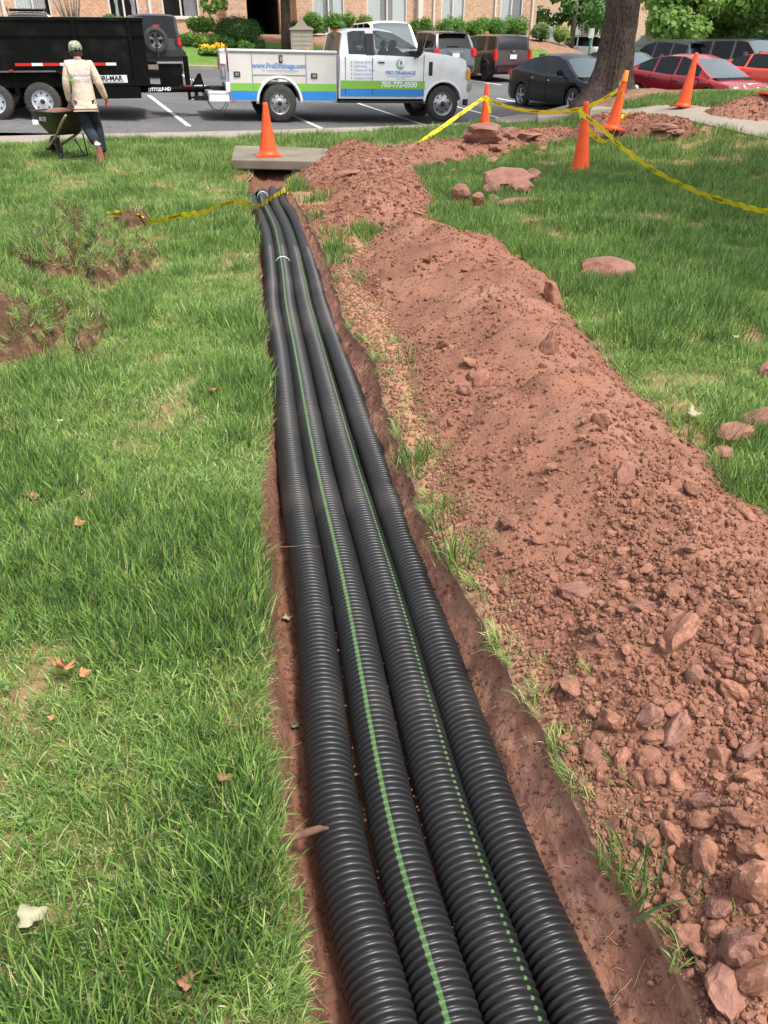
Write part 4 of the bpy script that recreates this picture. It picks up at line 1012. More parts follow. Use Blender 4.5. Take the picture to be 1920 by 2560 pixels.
# fine roots hanging from the cut walls
rt_ = B(); rn_ = random.Random(8)
for i in range(150):
    y = .55+4.2*rn_.random()**1.3; right_ = rn_.random() < .8; x = float(Rf(y))-rn_.uniform(.0, .15) if right_ else float(Lf(y))+rn_.uniform(0, .03)
    p = []; a = rn_.uniform(2.2, 4.0) if right_ else rn_.uniform(-.8, .8); L_ = rn_.uniform(.02, .07)
    for k in range(5):
        t_ = k/4; xx = x+math.cos(a+t_*rn_.uniform(-.5, .5))*L_*t_; yy = y+math.sin(a)*L_*t_+rn_.uniform(-.004, .004); p.append((xx, yy, float(trench_z(xx, yy))+.003+.006*math.sin(3.1*t_)))
    rt_.tube(p, [.0009, .0008, .0007, .0006, .0004], 4)
o2 = rt_.build('fine_roots', mat('pale_root', (.42, .28, .18), .9)); tag(o2, 'fine pale roots hanging from the trench walls', kind='stuff')
o = st.build('twig', M['bark_stick']); tag(o, 'thin brown rootlet reaching across the leftmost pipe', 'root')
# ------------------------------------------------------------------ vehicles
def paint(name, c, metal=.0, rough=.32): return mat(name, c, rough, metal, coat=.6, spec=.45)
M['glass'] = mat('car_glass', (.012, .016, .017), .06, spec=.4, alpha=.8)
M['glass_dark'] = mat('tinted_glass', (.008, .009, .010), .08, spec=.28, alpha=.95)
M['screen'] = mat('windscreen_glass', (.10, .13, .14), .05, spec=.9, alpha=.85)
M['chrome'] = mat('chrome', (.62, .62, .62), .18, 1.0)
M['alloy'] = mat('alloy', (.42, .42, .43), .32, .9)
M['red_lens'] = mat('red_lens', (.62, .015, .012), .2, spec=.6, coat=.5)
M['clear_lens'] = mat('clear_lens', (.62, .62, .60), .12, spec=.7, coat=.5)
M['amber'] = mat('amber_lens', (.85, .33, .02), .25)
M['plate'] = mat('number_plate', (.70, .71, .72), .5)
M['trim'] = mat('black_trim', (.02, .02, .022), .55)
M['seat'] = mat('seat_fabric', (.045, .045, .047), .85)
M['white'] = mat('white_paint', (.80, .80, .81), .32, coat=.8, n=[(2, (.62, .61, .60), .5, .8, 4)])
def wheel(t, x, y, r, w, side, rimc, spokes=5, rimr=.62, steel=False, name='wheel'):
    """side: +1 outer face towards +y"""
    wt = bpy.data.objects.new(name, None); COL.objects.link(wt); wt.parent = t; wt.location = (x, y, r)
    b = B(); b.lathe([(r*rimr, -w*.5), (r*.90, -w*.5), (r*.985, -w*.38), (r, -w*.2), (r, w*.2), (r*.985, w*.38), (r*.90, w*.5), (r*rimr, w*.5), (r*rimr, w*.3)], 30, axis='y')
    for k in range(30):
        a = 2*math.pi*k/30; ca, sa = math.cos(a), math.sin(a)
        b.box((r*.995*ca, 0, r*.995*sa), (.012, w*.72, r*.10), Matrix.Rotation(-a, 3, 'Y'))
    b.build('tyre', M['rubber'], wt)
    s = side; rr = r*rimr; m = B()
    m.lathe([(rr, s*w*.44), (rr*.96, s*w*.46), (rr*.90, s*w*.30), (rr*.86, s*w*.12)], 26, axis='y')
    if steel:
        m.lathe([(rr*.88, s*w*.16), (rr*.70, s*w*.26), (rr*.45, s*w*.22), (rr*.30, s*w*.34), (0.001, s*w*.36)], 26, axis='y')
    else:
        for k in range(spokes):
            a = 2*math.pi*k/spokes+.3; ca, sa = math.cos(a), math.sin(a); px_, pz_ = -sa, ca
            w0, w1 = rr*.13, rr*.20
            pts = [(rr*.12*ca+px_*w0, rr*.12*sa+pz_*w0), (rr*.93*ca+px_*w1, rr*.93*sa+pz_*w1), (rr*.93*ca-px_*w1, rr*.93*sa-pz_*w1), (rr*.12*ca-px_*w0, rr*.12*sa-pz_*w0)]
            m.prism(pts, s*w*.28, s*w*.40)
        m.lathe([(rr*.24, s*w*.26), (rr*.22, s*w*.42), (.001, s*w*.43)], 16, axis='y')
    m.build('rim', rimc, wt)
    if steel:
        h = B()
        for k in range(8):
            a = 2*math.pi*k/8; h.box((rr*.70*math.cos(a), s*w*.262, rr*.70*math.sin(a)), (rr*.16, .012, rr*.13), Matrix.Rotation(-a, 3, 'Y'))
        h.build('rim_holes', M['dark'], wt)
        c = B(); c.lathe([(rr*.24, s*w*.24), (rr*.22, s*w*.44), (rr*.10, s*w*.52), (.001, s*w*.52)], 16, axis='y'); c.build('hub', M['trim'], wt)
    else:
        d = B(); d.lathe([(rr*.9, s*w*.08), (.001, s*w*.08)], 20, axis='y'); d.build('brake_disc', M['trim'], wt)
    return wt
def interp(tab, x): return np.interp(x, [a for a, b in tab], [b for a, b in tab])
def car(name, label, cat, loc, rz, S, group='vehicles parked in the lot', tilt=None):
    """S: spec. local +x forward, origin on the ground below the middle"""
    t = thing(name, label, cat, loc, rz, group)
    if tilt: t.rotation_euler = (tilt[0], tilt[1], rz)
    W = S['W']/2; belt = S['belt']; roof = S['roof']; x0, x1 = belt[0][0], belt[-1][0]; r = S['r']; xw = S['xw']; ar = r*S.get('arch', 1.16)
    zs = S.get('sill', .20)
    st = set(np.linspace(x0, x1, 30).tolist())
    for xc in xw:
        for a in np.linspace(0, math.pi, 15): st.add(xc+ar*math.cos(a))
    for a, b_ in roof: st.add(a)
    for p in S['panes']: st.update(p)
    for p in S.get('extra', []): st.add(p)
    st = sorted(v for v in st if x0-1e-6 <= v <= x1+1e-6)
    st = [v for i, v in enumerate(st) if i == 0 or v-st[i-1] > .004]
    plan = S.get('plan', [(x0, .86), (x0+.25, .965), (x0+.9, 1), (x1-1.1, 1), (x1-.35, .93), (x1, .74)])
    tw = S.get('top', .76); R_ = []; rx0, rx1 = roof[0][0], roof[-1][0]; Hm = max(b_ for a, b_ in roof)
    for x in st:
        w_ = W*interp(plan, x); s_ = interp(belt, x); zb = zs+interp(S.get('under', [(x0, .12), (x0+.35, 0), (x1-.45, 0), (x1, .10)]), x)
        for xc in xw:
            if abs(x-xc) < ar: zb = max(zb, r+math.sqrt(max(ar*ar-(x-xc)**2, 0))*.98)
        rf = interp(roof, x) if rx0 <= x <= rx1 else s_
        rf = max(rf, s_); g = min(1, max(0, (rf-s_)/(Hm-s_+1e-6)))
        cb = S.get('crown', .035)
        ring = [(0, zb), (w_*.80, zb), (w_*.975, zb+.01), (w_, zb+(s_-zb)*.30), (w_*1.0, zb+(s_-zb)*.62), (w_*.985, s_-.05), (w_*.955, s_)]
        wt_ = w_*.93*(1-g)+W*tw*g
        yb = w_*.93
        for tt in (0.03, .5, .93): ring.append((yb+(wt_-yb)*tt, s_+(rf-s_)*tt+.004) if g > .02 else (w_*(.93-tt*.22), s_+cb*(.3+tt*.35)))
        for tt in (.88, .5, 0): ring.append((wt_*tt, rf+S.get('rcrown', .03)*(1-tt*tt)-(.012 if tt == .88 else 0)) if g > .02 else (w_*.72*tt, s_+cb*(1-.35*tt*tt)))
        R_.append(ring)
    n = len(R_[0]); nst = len(st); V = []
    for i, ring in enumerate(R_):
        for (y, z) in ring: V.append((st[i], y, z))
        for (y, z) in ring[-2:0:-1]: V.append((st[i], -y, z))
    m = 2*n-2; F = {}
    def put_(k, f): F.setdefault(k, []).append(f)
    gk = []
    for i in range(nst-1):
        xm = (st[i]+st[i+1])/2
        for k in range(m):
            f = (i*m+k, i*m+(k+1) % m, (i+1)*m+(k+1) % m, (i+1)*m+k)
            kk = k if k < n-1 else m-1-k; sd_ = 'L' if k < n-1 else 'R'   # kk: band index 0..n-2
            key = 'body'
            if kk in (7, 8) :
                for pi, (a, b_) in enumerate(S['panes']):
                    if a-1e-6 <= xm <= b_+1e-6 and interp(roof, xm)-interp(belt, xm) > .08: key = ('window', sd_, pi)
            if kk >= 10:
                if S['ws'][0] < xm < S['ws'][1] : key = 'windscreen'
                if S['rw'][0] < xm < S['rw'][1] : key = 'rear_window'
            put_(key, f)
    if S.get('rear_flat') or True:
        put_('body', tuple(range(m-1, -1, -1))); put_('body', tuple((nst-1)*m+k for k in range(m)))
    V = np.array(V); me_mats = {'body': S['paint'], 'windscreen': S.get('wsmat', M['screen']), 'rear_window': M['glass_dark']}
    for key, fs in F.items():
        used = sorted({i for f in fs for i in f}); re_ = {u: j for j, u in enumerate(used)}
        me = bpy.data.meshes.new(key if isinstance(key, str) else 'window'); me.from_pydata([tuple(V[u]) for u in used], [], [tuple(re_[i] for i in f) for f in fs])
        me.materials.append(me_mats.get(key, S.get('glass', M['glass'])) if isinstance(key, str) else S.get('glass', M['glass']))
        me.polygons.foreach_set('use_smooth', [len(f) == 4 for f in fs])
        bm = bmesh.new(); bm.from_mesh(me); bmesh.ops.recalc_face_normals(bm, faces=bm.faces[:]); bm.to_mesh(me); bm.free()
        o = link(key if isinstance(key, str) else 'window', me, t)
        if key == 'body' :
            md = o.modifiers.new('es', 'EDGE_SPLIT'); md.split_angle = R(48)
    b = B(); xm = (xw[0]+xw[1])/2; b.box((xm, 0, zs+.10), (abs(xw[0]-xw[1])-2*ar, W*1.7, .16)); b.box((x0+.25, 0, zs+.25), (.4, W*1.5, .2)); b.box(((x0+x1)/2, 0, r+ar*.55), ((x1-x0)*.86, W*1.15, .25))
    b.build('underbody', M['dark'], t)
    for i, xc in enumerate(xw):
        for s in (-1, 1): wheel(t, xc, s*(W-.115), r, S.get('tw', .21), s, S.get('rim', M['alloy']), S.get('spokes', 5), S.get('rimr', .66), S.get('steel', False))
    # seats
    b = B(); c0 = (rx0+rx1)/2
    for sx in (c0+.15, c0-.75):
        for sy in (-.36, .36): b.box((sx, sy*W/.88, S['belt'][2][1]-.08), (.14, .46, .62), bev=.04); b.box((sx, sy*W/.88, S['belt'][2][1]+.30), (.09, .24, .18), bev=.03)
    b.build('seats', S.get('seatm', M['seat']), t)
    b = B(); b.box((x1-.9 if 'dash' not in S else S['dash'], 0, S['belt'][3][1]-.10), (.3, W*1.6, .16), bev=.03); b.build('dashboard', M['trim'], t)
    # mirrors, handles, seams
    mx, mz = S['mirror']
    for s in (-1, 1):
        b = B(); b.box((mx, s*(W+.09), mz), (.13, .20, .14), bev=.035); b.box((mx, s*(W-.0), mz-.05), (.05, .1, .04)); b.build('mirror', S.get('mirm', S['paint']), t)
        for hx in S['handles']:
            b = B(); b.box((hx, s*(W*.995+.012), interp(belt, hx)-.13), (.17, .03, .028), bev=.008); b.build('door_handle', S.get('hm', S['paint']), t)
        b = B()
        for sx in S['seams']:
            z0 = zs+.10; z1 = interp(belt, sx)-.04; b.box((sx, s*(W*.997), (z0+z1)/2), (.012, .012, z1-z0))
        b.box((sum(S['seams'])/len(S['seams']), s*(W*.992), zs+.09), (max(S['seams'])-min(S['seams']), .016, .012)); b.build('door_seam', M['dark'], t)
    # lights
    for nm, x, y, z, d, mt_ in S['lights']:
        for s in (-1, 1):
            b = B(); b.box((x, s*y, z), d, bev=min(d)*.3); b.build(nm, mt_, t)
    if S.get('plate_r'):
        b = B(); b.box((x0-.012, 0, S['plate_r']), (.012, .31, .155)); b.build('number_plate', M['plate'], t)
    for f in S.get('boxes', []):
        b = B(); b.box(f[1], f[2], bev=f[4] if len(f) > 4 else 0); b.build(f[0], f[3], t)
    return t
def on(x, y): return Vector((x, y, float(lz(x, y))))
LT = (0, 0)
def spec(kind, pm, **k):
    if kind == 'sedan':
        S = dict(W=1.77, belt=[(-2.27, .72), (-2.2, .98), (-1.75, 1.06), (-.2, .93), (1.0, .92), (1.95, .74), (2.22, .60), (2.27, .45)],
                 roof=[(-1.95, 1.05), (-1.15, 1.36), (-.45, 1.445), (.1, 1.44), (.55, 1.33), (1.32, .92)], r=.325, xw=(-1.36, 1.34), panes=[(-1.5, -.86), (-.80, -.02), (.04, .92)],
                 ws=(.50, 1.34), rw=(-1.97, -1.1), mirror=(.78, 1.0), handles=(-.72, .14), seams=(-.90, -.0, 1.0), paint=pm, top=.66,
                 lights=[('headlight', 2.02, .66, .66, (.36, .26, .13), M['clear_lens']), ('taillight', -2.13, .70, .93, (.30, .26, .15), M['red_lens'])], plate_r=.80,
                 boxes=[('grille', (2.235, 0, .52), (.06, .78, .16), M['trim'], .01), ('bumper', (2.20, 0, .30), (.20, 1.45, .16), M['trim'], .05)])
    elif kind == 'coupe':
        S = dict(W=1.92, belt=[(-2.5, .75), (-2.42, 1.02), (-1.7, 1.07), (-.2, .98), (.9, .98), (2.1, .90), (2.45, .78), (2.5, .5)],
                 roof=[(-1.95, 1.08), (-1.05, 1.36), (-.5, 1.44), (0, 1.43), (.35, 1.35), (1.05, .99)], r=.36, xw=(-1.45, 1.5), panes=[(-1.35, -.72), (-.64, .72)],
                 ws=(.32, 1.07), rw=(-1.97, -1.0), mirror=(.62, 1.04), handles=(-.42,), seams=(-.72, .75), paint=pm, top=.62, rim=M['trim'],
                 lights=[('headlight', 2.4, .62, .70, (.12, .36, .12), M['clear_lens']), ('taillight', -2.47, .6, .88, (.08, .5, .13), M['red_lens'])],
                 boxes=[('grille', (2.47, 0, .70), (.06, .8, .16), M['trim'], .01)])
    elif kind == 'suv':
        S = dict(W=1.88, belt=[(-2.32, .55), (-2.30, 1.06), (-2.15, 1.16), (-.2, 1.08), (.9, 1.07), (1.9, .98), (2.25, .86), (2.32, .55)],
                 roof=[(-2.24, 1.12), (-1.98, 1.62), (-1.2, 1.70), (0, 1.72), (.35, 1.64), (1.15, 1.08)], r=.365, xw=(-1.38, 1.42), panes=[(-1.98, -1.22), (-1.12, -.24), (-.16, .82)],
                 ws=(.30, 1.17), rw=(-2.26, -1.96), mirror=(.72, 1.16), handles=(-.98, .0), seams=(-1.18, -.2, .92), paint=pm, top=.72, sill=.26,
                 plan=[(-2.32, .90), (-2.1, .98), (-1.5, 1), (1.2, 1), (2.0, .94), (2.32, .78)], glass=M['glass_dark'],
                 lights=[('headlight', 2.14, .68, .84, (.26, .30, .16), M['clear_lens']), ('taillight', -2.26, .80, 1.0, (.14, .22, .30), M['red_lens'])], plate_r=.92,
                 boxes=[('roof_rail', (-.7, .62, 1.76), (1.9, .035, .05), M['alloy'], .01), ('roof_rail', (-.7, -.62, 1.76), (1.9, .035, .05), M['alloy'], .01), ('bumper', (-2.28, 0, .48), (.16, 1.6, .26), M['trim'], .05), ('spoiler', (-2.06, 0, 1.66), (.26, 1.2, .04), pm, .012), ('trim_bar', (-2.34, 0, 1.03), (.03, .62, .05), M['chrome'], .01), ('wiper', (-2.23, .1, 1.22), (.03, .5, .02), M['trim'])])
    elif kind == 'box':
        S = dict(W=1.76, belt=[(-2.12, .55), (-2.10, 1.02), (-2.04, 1.08), (-.2, 1.02), (1.0, 1.0), (1.75, .92), (2.05, .80), (2.12, .5)],
                 roof=[(-2.06, 1.08), (-1.98, 1.56), (-1.8, 1.61), (0, 1.64), (.62, 1.58), (1.22, 1.0)], r=.33, xw=(-1.3, 1.3), panes=[(-1.9, -1.30), (-1.05, -.22), (-.12, .88)],
                 ws=(.55, 1.24), rw=(-2.065, -1.96), mirror=(.84, 1.08), handles=(-.9, .05), seams=(-1.1, -.17, .98), paint=pm, top=.80, sill=.22,
                 plan=[(-2.12, .93), (-2.0, .985), (-1.5, 1), (1.2, 1), (1.8, .95), (2.12, .8)], glass=M['glass_dark'], rim=M['trim'],
                 lights=[('headlight', 1.98, .62, .78, (.22, .3, .15), M['clear_lens']), ('taillight', -2.08, .80, .92, (.12, .16, .42), M['red_lens'])], plate_r=.86,
                 boxes=[('bumper', (-2.10, 0, .42), (.14, 1.6, .26), pm, .05), ('badge', (-2.14, 0, 1.05), (.02, .14, .07), M['chrome'], .01), ('wiper', (-2.11, .1, 1.12), (.03, .5, .02), M['trim'])])
    elif kind == 'pickup_suv':
        S = dict(W=1.90, belt=[(-2.3, .6), (-2.28, 1.1), (-2.2, 1.16), (-.2, 1.14), (.9, 1.13), (2.0, 1.06), (2.25, .95), (2.3, .6)],
                 roof=[(-2.22, 1.16), (-2.1, 1.72), (-1.8, 1.77), (0, 1.79), (.35, 1.74), (.98, 1.14)], r=.38, xw=(-1.35, 1.42), panes=[(-2.0, -1.2), (-1.1, -.24), (-.14, .74)],
                 ws=(.32, 1.0), rw=(-2.23, -2.08), mirror=(.72, 1.22), handles=(-.98, .0), seams=(-1.15, -.2, .82), paint=pm, top=.78, sill=.32,
                 plan=[(-2.3, .93), (-2.1, .985), (-1.5, 1), (1.5, 1), (2.1, .95), (2.3, .85)], mirm=M['chrome'], glass=M['glass_dark'],
                 lights=[('headlight', 2.22, .72, .84, (.12, .26, .18), M['clear_lens']), ('taillight', -2.26, .8, 1.0, (.1, .14, .3), M['red_lens'])], plate_r=.9,
                 boxes=[('roof_rail', (-.7, .64, 1.83), (1.9, .04, .05), M['trim'], .01), ('roof_rail', (-.7, -.64, 1.83), (1.9, .04, .05), M['trim'], .01), ('grille', (2.29, 0, .82), (.05, 1.1, .2), M['trim'], .01)])
    elif kind == 'van':
        S = dict(W=1.95, belt=[(-2.5, .5), (-2.48, 1.15), (-2.4, 1.22), (-.2, 1.18), (1.0, 1.18), (1.95, 1.06), (2.35, .9), (2.4, .5)],
                 roof=[(-2.44, 1.22), (-2.36, 1.88), (-2.2, 1.97), (.3, 2.0), (.75, 1.92), (1.5, 1.14)], r=.35, xw=(-1.5, 1.5), panes=[(-2.2, -1.3), (-1.2, -.3), (-.2, 1.0)],
                 ws=(.70, 1.52), rw=(-2.45, -2.3), mirror=(1.05, 1.25), handles=(-.9, .1), seams=(-1.25, -.25, 1.1), paint=pm, top=.80, sill=.24,
                 plan=[(-2.5, .93), (-2.3, .985), (-1.5, 1), (1.4, 1), (2.0, .95), (2.4, .8)], glass=M['glass_dark'],
                 lights=[('headlight', 2.25, .7, .84, (.2, .3, .2), M['clear_lens'])], boxes=[('grille', (2.38, 0, .75), (.05, .9, .2), M['trim'], .01)])
    S.update(k); return S
P_ = {}
P_['black'] = mat('black_paint', (.004, .004, .005), .28, spec=.3, coat=.15); P_['red'] = paint('dark_red_paint', (.36, .014, .022), .2, .3); P_['orange'] = paint('orange_red_paint', (.80, .055, .02))
P_['brown'] = paint('dark_maroon_paint', (.05, .018, .023), .2); P_['gray'] = paint('slate_grey_paint', (.10, .11, .125), .5); P_['blue'] = paint('midnight_blue_paint', (.055, .065, .095), .4)
P_['olive'] = paint('olive_black_paint', (.075, .072, .064), .3); P_['gold'] = paint('beige_paint', (.38, .35, .30), .3); P_['dk'] = paint('charcoal_paint', (.05, .053, .06), .4)
def face(px, wz=0): pass
HN = math.pi/2+TH          # heading away from us, square to the lot
def head(deg): return R(deg)
# black sedan, nose towards the oak
def wcar(front_xy, rear_xy): return math.atan2(front_xy[1]-rear_xy[1], front_xy[0]-rear_xy[0])
def place(px_, Y, z=0): p = aty(px_, 300, Y); return on(p.x, Y)
car('parked_car', 'glossy black sedan parked with its nose behind the oak trunk', 'car', on(5.62, 26.55), R(-66), spec('sedan', P_['black'], hm=M['chrome']))
RS = spec('sedan', P_['red'], hm=M['chrome'], rim=M['trim'])
red = car('parked_car', 'dark red sedan with chrome trimmed grille right of the oak', 'car', on(9.15, 26.1), R(-62), RS)
# chrome V grille and round emblem
b = B(); b.tube([(2.27, -.52, .76), (2.33, -.30, .50), (2.34, 0, .44), (2.33, .30, .50), (2.27, .52, .76)], .026, 6); b.tube([(2.22, -.52, .77), (2.28, 0, .80), (2.22, .52, .77)], .014, 6); b.build('grille_surround', M['chrome'], red)
b = B()
for z in (.56, .63, .70): b.box((2.31, 0, z), (.02, .62, .02))
b.build('grille_bars', M['chrome'], red)
b = B(); b.lathe([(.085, 0), (.085, .02), (.06, .02), (.06, 0)], 20, Matrix.Translation((2.335, 0, .63)) @ Matrix.Rotation(R(90), 4, 'Y')); b.box((2.35, 0, .63), (.02, .19, .035)); b.build('emblem', M['chrome'], red)
car('parked_car', 'bright orange red coupe behind the pale soil mound', 'car', on(13.2, 29.6), R(-62), spec('coupe', P_['orange']))
car('parked_car', 'midnight blue hatchback crossover with roof rails seen over the dark red sedan', 'car', on(11.6, 37.0), R(116), spec('suv', P_['blue']))
car('parked_car', 'olive black boxy utility vehicle facing us beside the crossover', 'car', on(13.9, 34.0), R(-56), spec('pickup_suv', P_['olive']))
car('parked_car', 'charcoal sedan low behind the oak trunk', 'car', on(9.3, 34.5), R(-62), spec('sedan', P_['dk']))
car('parked_car', 'black hatchback far off under the trees at the right frame edge', 'car', on(21.5, 43.5), R(-150), spec('suv', P_['black']))
car('parked_car', 'dark maroon boxy wagon parked tail towards us with red lamps', 'car', on(4.55, 38.7), R(111), spec('box', P_['brown']))
car('parked_car', 'slate grey crossover with chrome tailgate bar beside the maroon wagon', 'car', on(1.95, 37.2), R(112), spec('suv', P_['gray']))
car('parked_car', 'tall white van facing us behind the service truck cab', 'van', on(.05, 35.2), R(-75), spec('van', M['white']))
car('parked_car', 'beige wagon with black roof rack peeping over the dump trailer', 'car', on(-12.7, 32.6), R(112), spec('suv', P_['gold'], boxes=[('roof_rack', (-.6, 0, 1.80), (1.9, 1.15, .04), M['trim'], .01), ('roof_rail', (-.7, .62, 1.80), (1.9, .035, .12), M['trim'], .01), ('roof_rail', (-.7, -.62, 1.80), (1.9, .035, .12), M['trim'], .01)]))
car('parked_car', 'white hatchback parked far beyond the bank', 'car', Vector((14.6, 62, float(lz(14.6, 62))+.25)), R(-20), spec('suv', M['white']))
car('parked_car', 'white sedan nearest the green post beyond the bank', 'car', Vector((15.6, 55, float(lz(15.6, 55))+.1)), R(165), spec('sedan', M['white']))
# jeep like off roader
J = spec('pickup_suv', P_['dk'], glass=M['glass_dark'])
J.update(W=1.66, belt=[(-1.95, .62), (-1.94, 1.08), (-1.88, 1.12), (-.2, 1.12), (.9, 1.10), (1.9, 1.08), (2.05, 1.0), (2.1, .6)], roof=[(-1.93, 1.12), (-1.80, 1.78), (-1.7, 1.83), (0, 1.85), (.45, 1.80), (.85, 1.12)],
         panes=[(-1.7, -.95), (-.85, -.15), (-.05, .6)], ws=(.43, .87), rw=(-1.935, -1.78), mirror=(.6, 1.2), xw=(-1.25, 1.25), seams=(-.9, -.1, .65), top=.86, mirm=M['trim'], rcrown=.02, plan=[(-1.95, .99), (2.1, .9)], lights=[('taillight', -1.97, .72, 1.02, (.10, .15, .26), M['red_lens'])], plate_r=None, handles=(-.8, 0),
         boxes=[('bumper', (-2.06, 0, .66), (.22, 1.78, .24), M['trim'], .05), ('brake_light', (-1.99, 0, 1.50), (.04, .22, .05), M['red_lens'], .01)]+[('fender', (x, s*.86, .98), (1.05, .28, .06), M['trim'], .02) for x in (-1.25, 1.3) for s in (-1, 1)]+[('hinge', (-1.98, -.7, z), (.05, .2, .05), M['trim'], .01) for z in (.95, 1.08)])
jp = car('parked_car', 'black soft cornered off road vehicle with a spare wheel on its tail', 'car', on(-8.55, 33.0), R(112), J)
sw = wheel(jp, 0, 0, .40, .25, 1, M['alloy'], 5, .58, name='spare_wheel'); sw.location = (-2.20, .10, 1.08); sw.rotation_euler = (0, 0, R(90))
b = B(); b.box((-2.36, .10, .95), (.05, .05, .75)); b.box((-2.36, .10, 1.1), (.04, .5, .04)); b.build('hitch_rack', M['trim'], jp)

# ------------------------------------------------------------------ service truck
TZ = float(lz(-2.5, 21)); tf_ = R(17)
ax_ = Vector((-2.53, 20.95)); ctr = ax_+Vector((-math.sin(tf_), math.cos(tf_)))*.90
M['tgreen'] = mat('green_decal', (.20, .46, .06), .38, coat=.5); M['tblue'] = mat('blue_decal', (.02, .22, .62), .38, coat=.5); M['tink'] = mat('blue_lettering', (.12, .25, .58), .5); M['tpaper'] = mat('white_lettering', (.8, .8, .8), .5)
M['wgray'] = mat('service_body_white', (.62, .60, .57), .4, coat=.3, n=[(1.3, (.55, .52, .49), .45, .7, 5), (8, (.50, .47, .43), .6, .8, 4)])
S = dict(W=2.02, belt=[(1.46, .70), (1.47, 1.38), (1.60, 1.43), (2.4, 1.42), (3.5, 1.40), (3.62, 1.50), (4.3, 1.44), (4.74, 1.37), (4.86, 1.24), (4.89, .70)],
         roof=[(1.50, 1.43), (1.60, 1.88), (1.85, 1.96), (2.5, 1.985), (2.85, 1.94), (3.72, 1.49)], r=.405, xw=(4.17, 9.9), panes=[(1.72, 2.16), (2.36, 3.46)], arch=1.20,
         ws=(2.83, 3.74), rw=(1.505, 1.60), mirror=(3.40, 1.47), handles=(2.52,), seams=(1.62, 2.30, 3.62), paint=M['white'], top=.76, sill=.50, glass=mat('cab_glass', (.03, .05, .05), .05, spec=.6, alpha=.55),
         plan=[(1.46, .985), (1.6, 1), (4.3, 1), (4.7, .97), (4.89, .90)], under=[(1.4, 0), (4.89, 0)], steel=True, mirm=M['trim'], hm=M['trim'], tw=.25, dash=3.5, rcrown=.035, crown=.06, wsmat=mat('cab_screen', (.05, .08, .08), .05, spec=.6, alpha=.5),
         lights=[('headlight', 4.83, .84, 1.07, (.12, .26, .30), M['clear_lens'])], extra=[1.62, 2.3, 3.62], boxes=[('side_marker', (4.83, -.985, 1.05), (.10, .03, .22), M['amber'], .01)])
S['xw'] = (4.17, 40.0)
tr = car('service_truck', 'white service body pickup truck with green and blue stripes hitched to the black trailer', 'truck', (ctr.x, ctr.y, TZ), tf_, S, group=None)
for c_ in list(tr.children):
    if c_.type == 'EMPTY' and c_.location.x > 20:
        for g_ in list(c_.children): bpy.data.objects.remove(g_)
        bpy.data.objects.remove(c_)
    elif c_.name.startswith(('underbody', 'seats', 'dashboard')): bpy.data.objects.remove(c_)
tr.rotation_euler = (R(-.5), R(1.2), tf_)
for s in (-1, 1):
    wheel(tr, 0, s*.88, .405, .26, s, M['alloy'], 8, .60, steel=True)
    for c_ in [c for c in tr.children if c.name.startswith('wheel') and abs(c.location.x-4.17) < .01]:
        pass
b = B()
b.box((2.6, 0, .50), (2.3, 1.6, .16)); b.box((.1, 0, .62), (3.2, .9, .2)); b.box((4.35, 0, .72), (.9, 1.1, .5)); b.box((0, 0, .41), (.14, 1.6, .14)); b.box((4.17, 0, .41), (.12, 1.6, .12)); b.build('chassis', M['dark'], tr)
b = B()
for sx in (2.25, 3.0):
    for sy in (-.45, .45): b.box((sx, sy, 1.28), (.16, .5, .62), bev=.05); b.box((sx, sy, 1.68), (.10, .26, .18), bev=.04)
b.build('seats', M['seat'], tr); b = B(); b.box((3.55, 0, 1.32), (.35, 1.7, .16), bev=.04); b.tube([(3.25+.03*math.sin(a), .45+.18*math.cos(a), 1.45+.18*math.sin(a)) for a in np.linspace(0, 6.283, 20)], .016, 6); b.build('dashboard', M['trim'], tr)
b = B(); b.box((2.55, -.99, .44), (2.25, .18, .045), bev=.015); b.build('running_board', M['trim'], tr)
b = B(); b.box((4.87, 0, .78), (.20, 1.9, .26), bev=.05); b.build('front_bumper', M['chrome'], tr)
b = B(); b.box((4.86, -.80, .50), (.10, .10, .28)); b.box((4.86, .80, .50), (.10, .10, .28)); b.build('mud_guard', M['trim'], tr)
for s in (-1, 1):
    b = B(); pts = []
    for a in np.linspace(0, math.pi, 19): pts.append((4.17+.51*math.cos(a), s*1.005, .405+.50*math.sin(a)))
    b.tube(pts, .03, 6); b.build('wheel_arch', M['white'], tr)
    b = B(); b.box((3.44, s*1.20, 1.62), (.10, .24, .34), bev=.04); b.box((3.44, s*1.05, 1.45), (.04, .2, .04)); b.build('tow_mirror', M['trim'], tr)
    b = B(); b.box((3.80, s*1.012, 1.17), (.10, .02, .30), bev=.008); b.build('fender_vent', M['trim'], tr)
    # B pillar cover
    b = B()
    V_ = [(2.16, s*.955, 1.44), (2.36, s*.955, 1.44), (2.36, s*.82, 1.88), (2.16, s*.82, 1.88)]
    V_ = [(x, s*(abs(y)+.012), z) for x, y, z in V_]; b.add(V_+[(x, y-s*.03, z) for x, y, z in V_], [(0, 1, 2, 3), (7, 6, 5, 4), (0, 4, 5, 1), (1, 5, 6, 2), (2, 6, 7, 3), (3, 7, 4, 0)]); b.build('pillar', M['trim'], tr)
for s in (-1,):
    # stripes on the cab
    def stripe_mesh(x0, x1, z0, z1, y, m_, nm): b = B(); b.box(((x0+x1)/2, y, (z0+z1)/2), (x1-x0, .008, z1-z0)); return b.build(nm, m_, tr)
    stripe_mesh(1.50, 3.66, .72, .90, s*1.013, M['tgreen'], 'green_stripe'); stripe_mesh(1.50, 3.64, .565, .715, s*1.008, M['tblue'], 'blue_stripe')
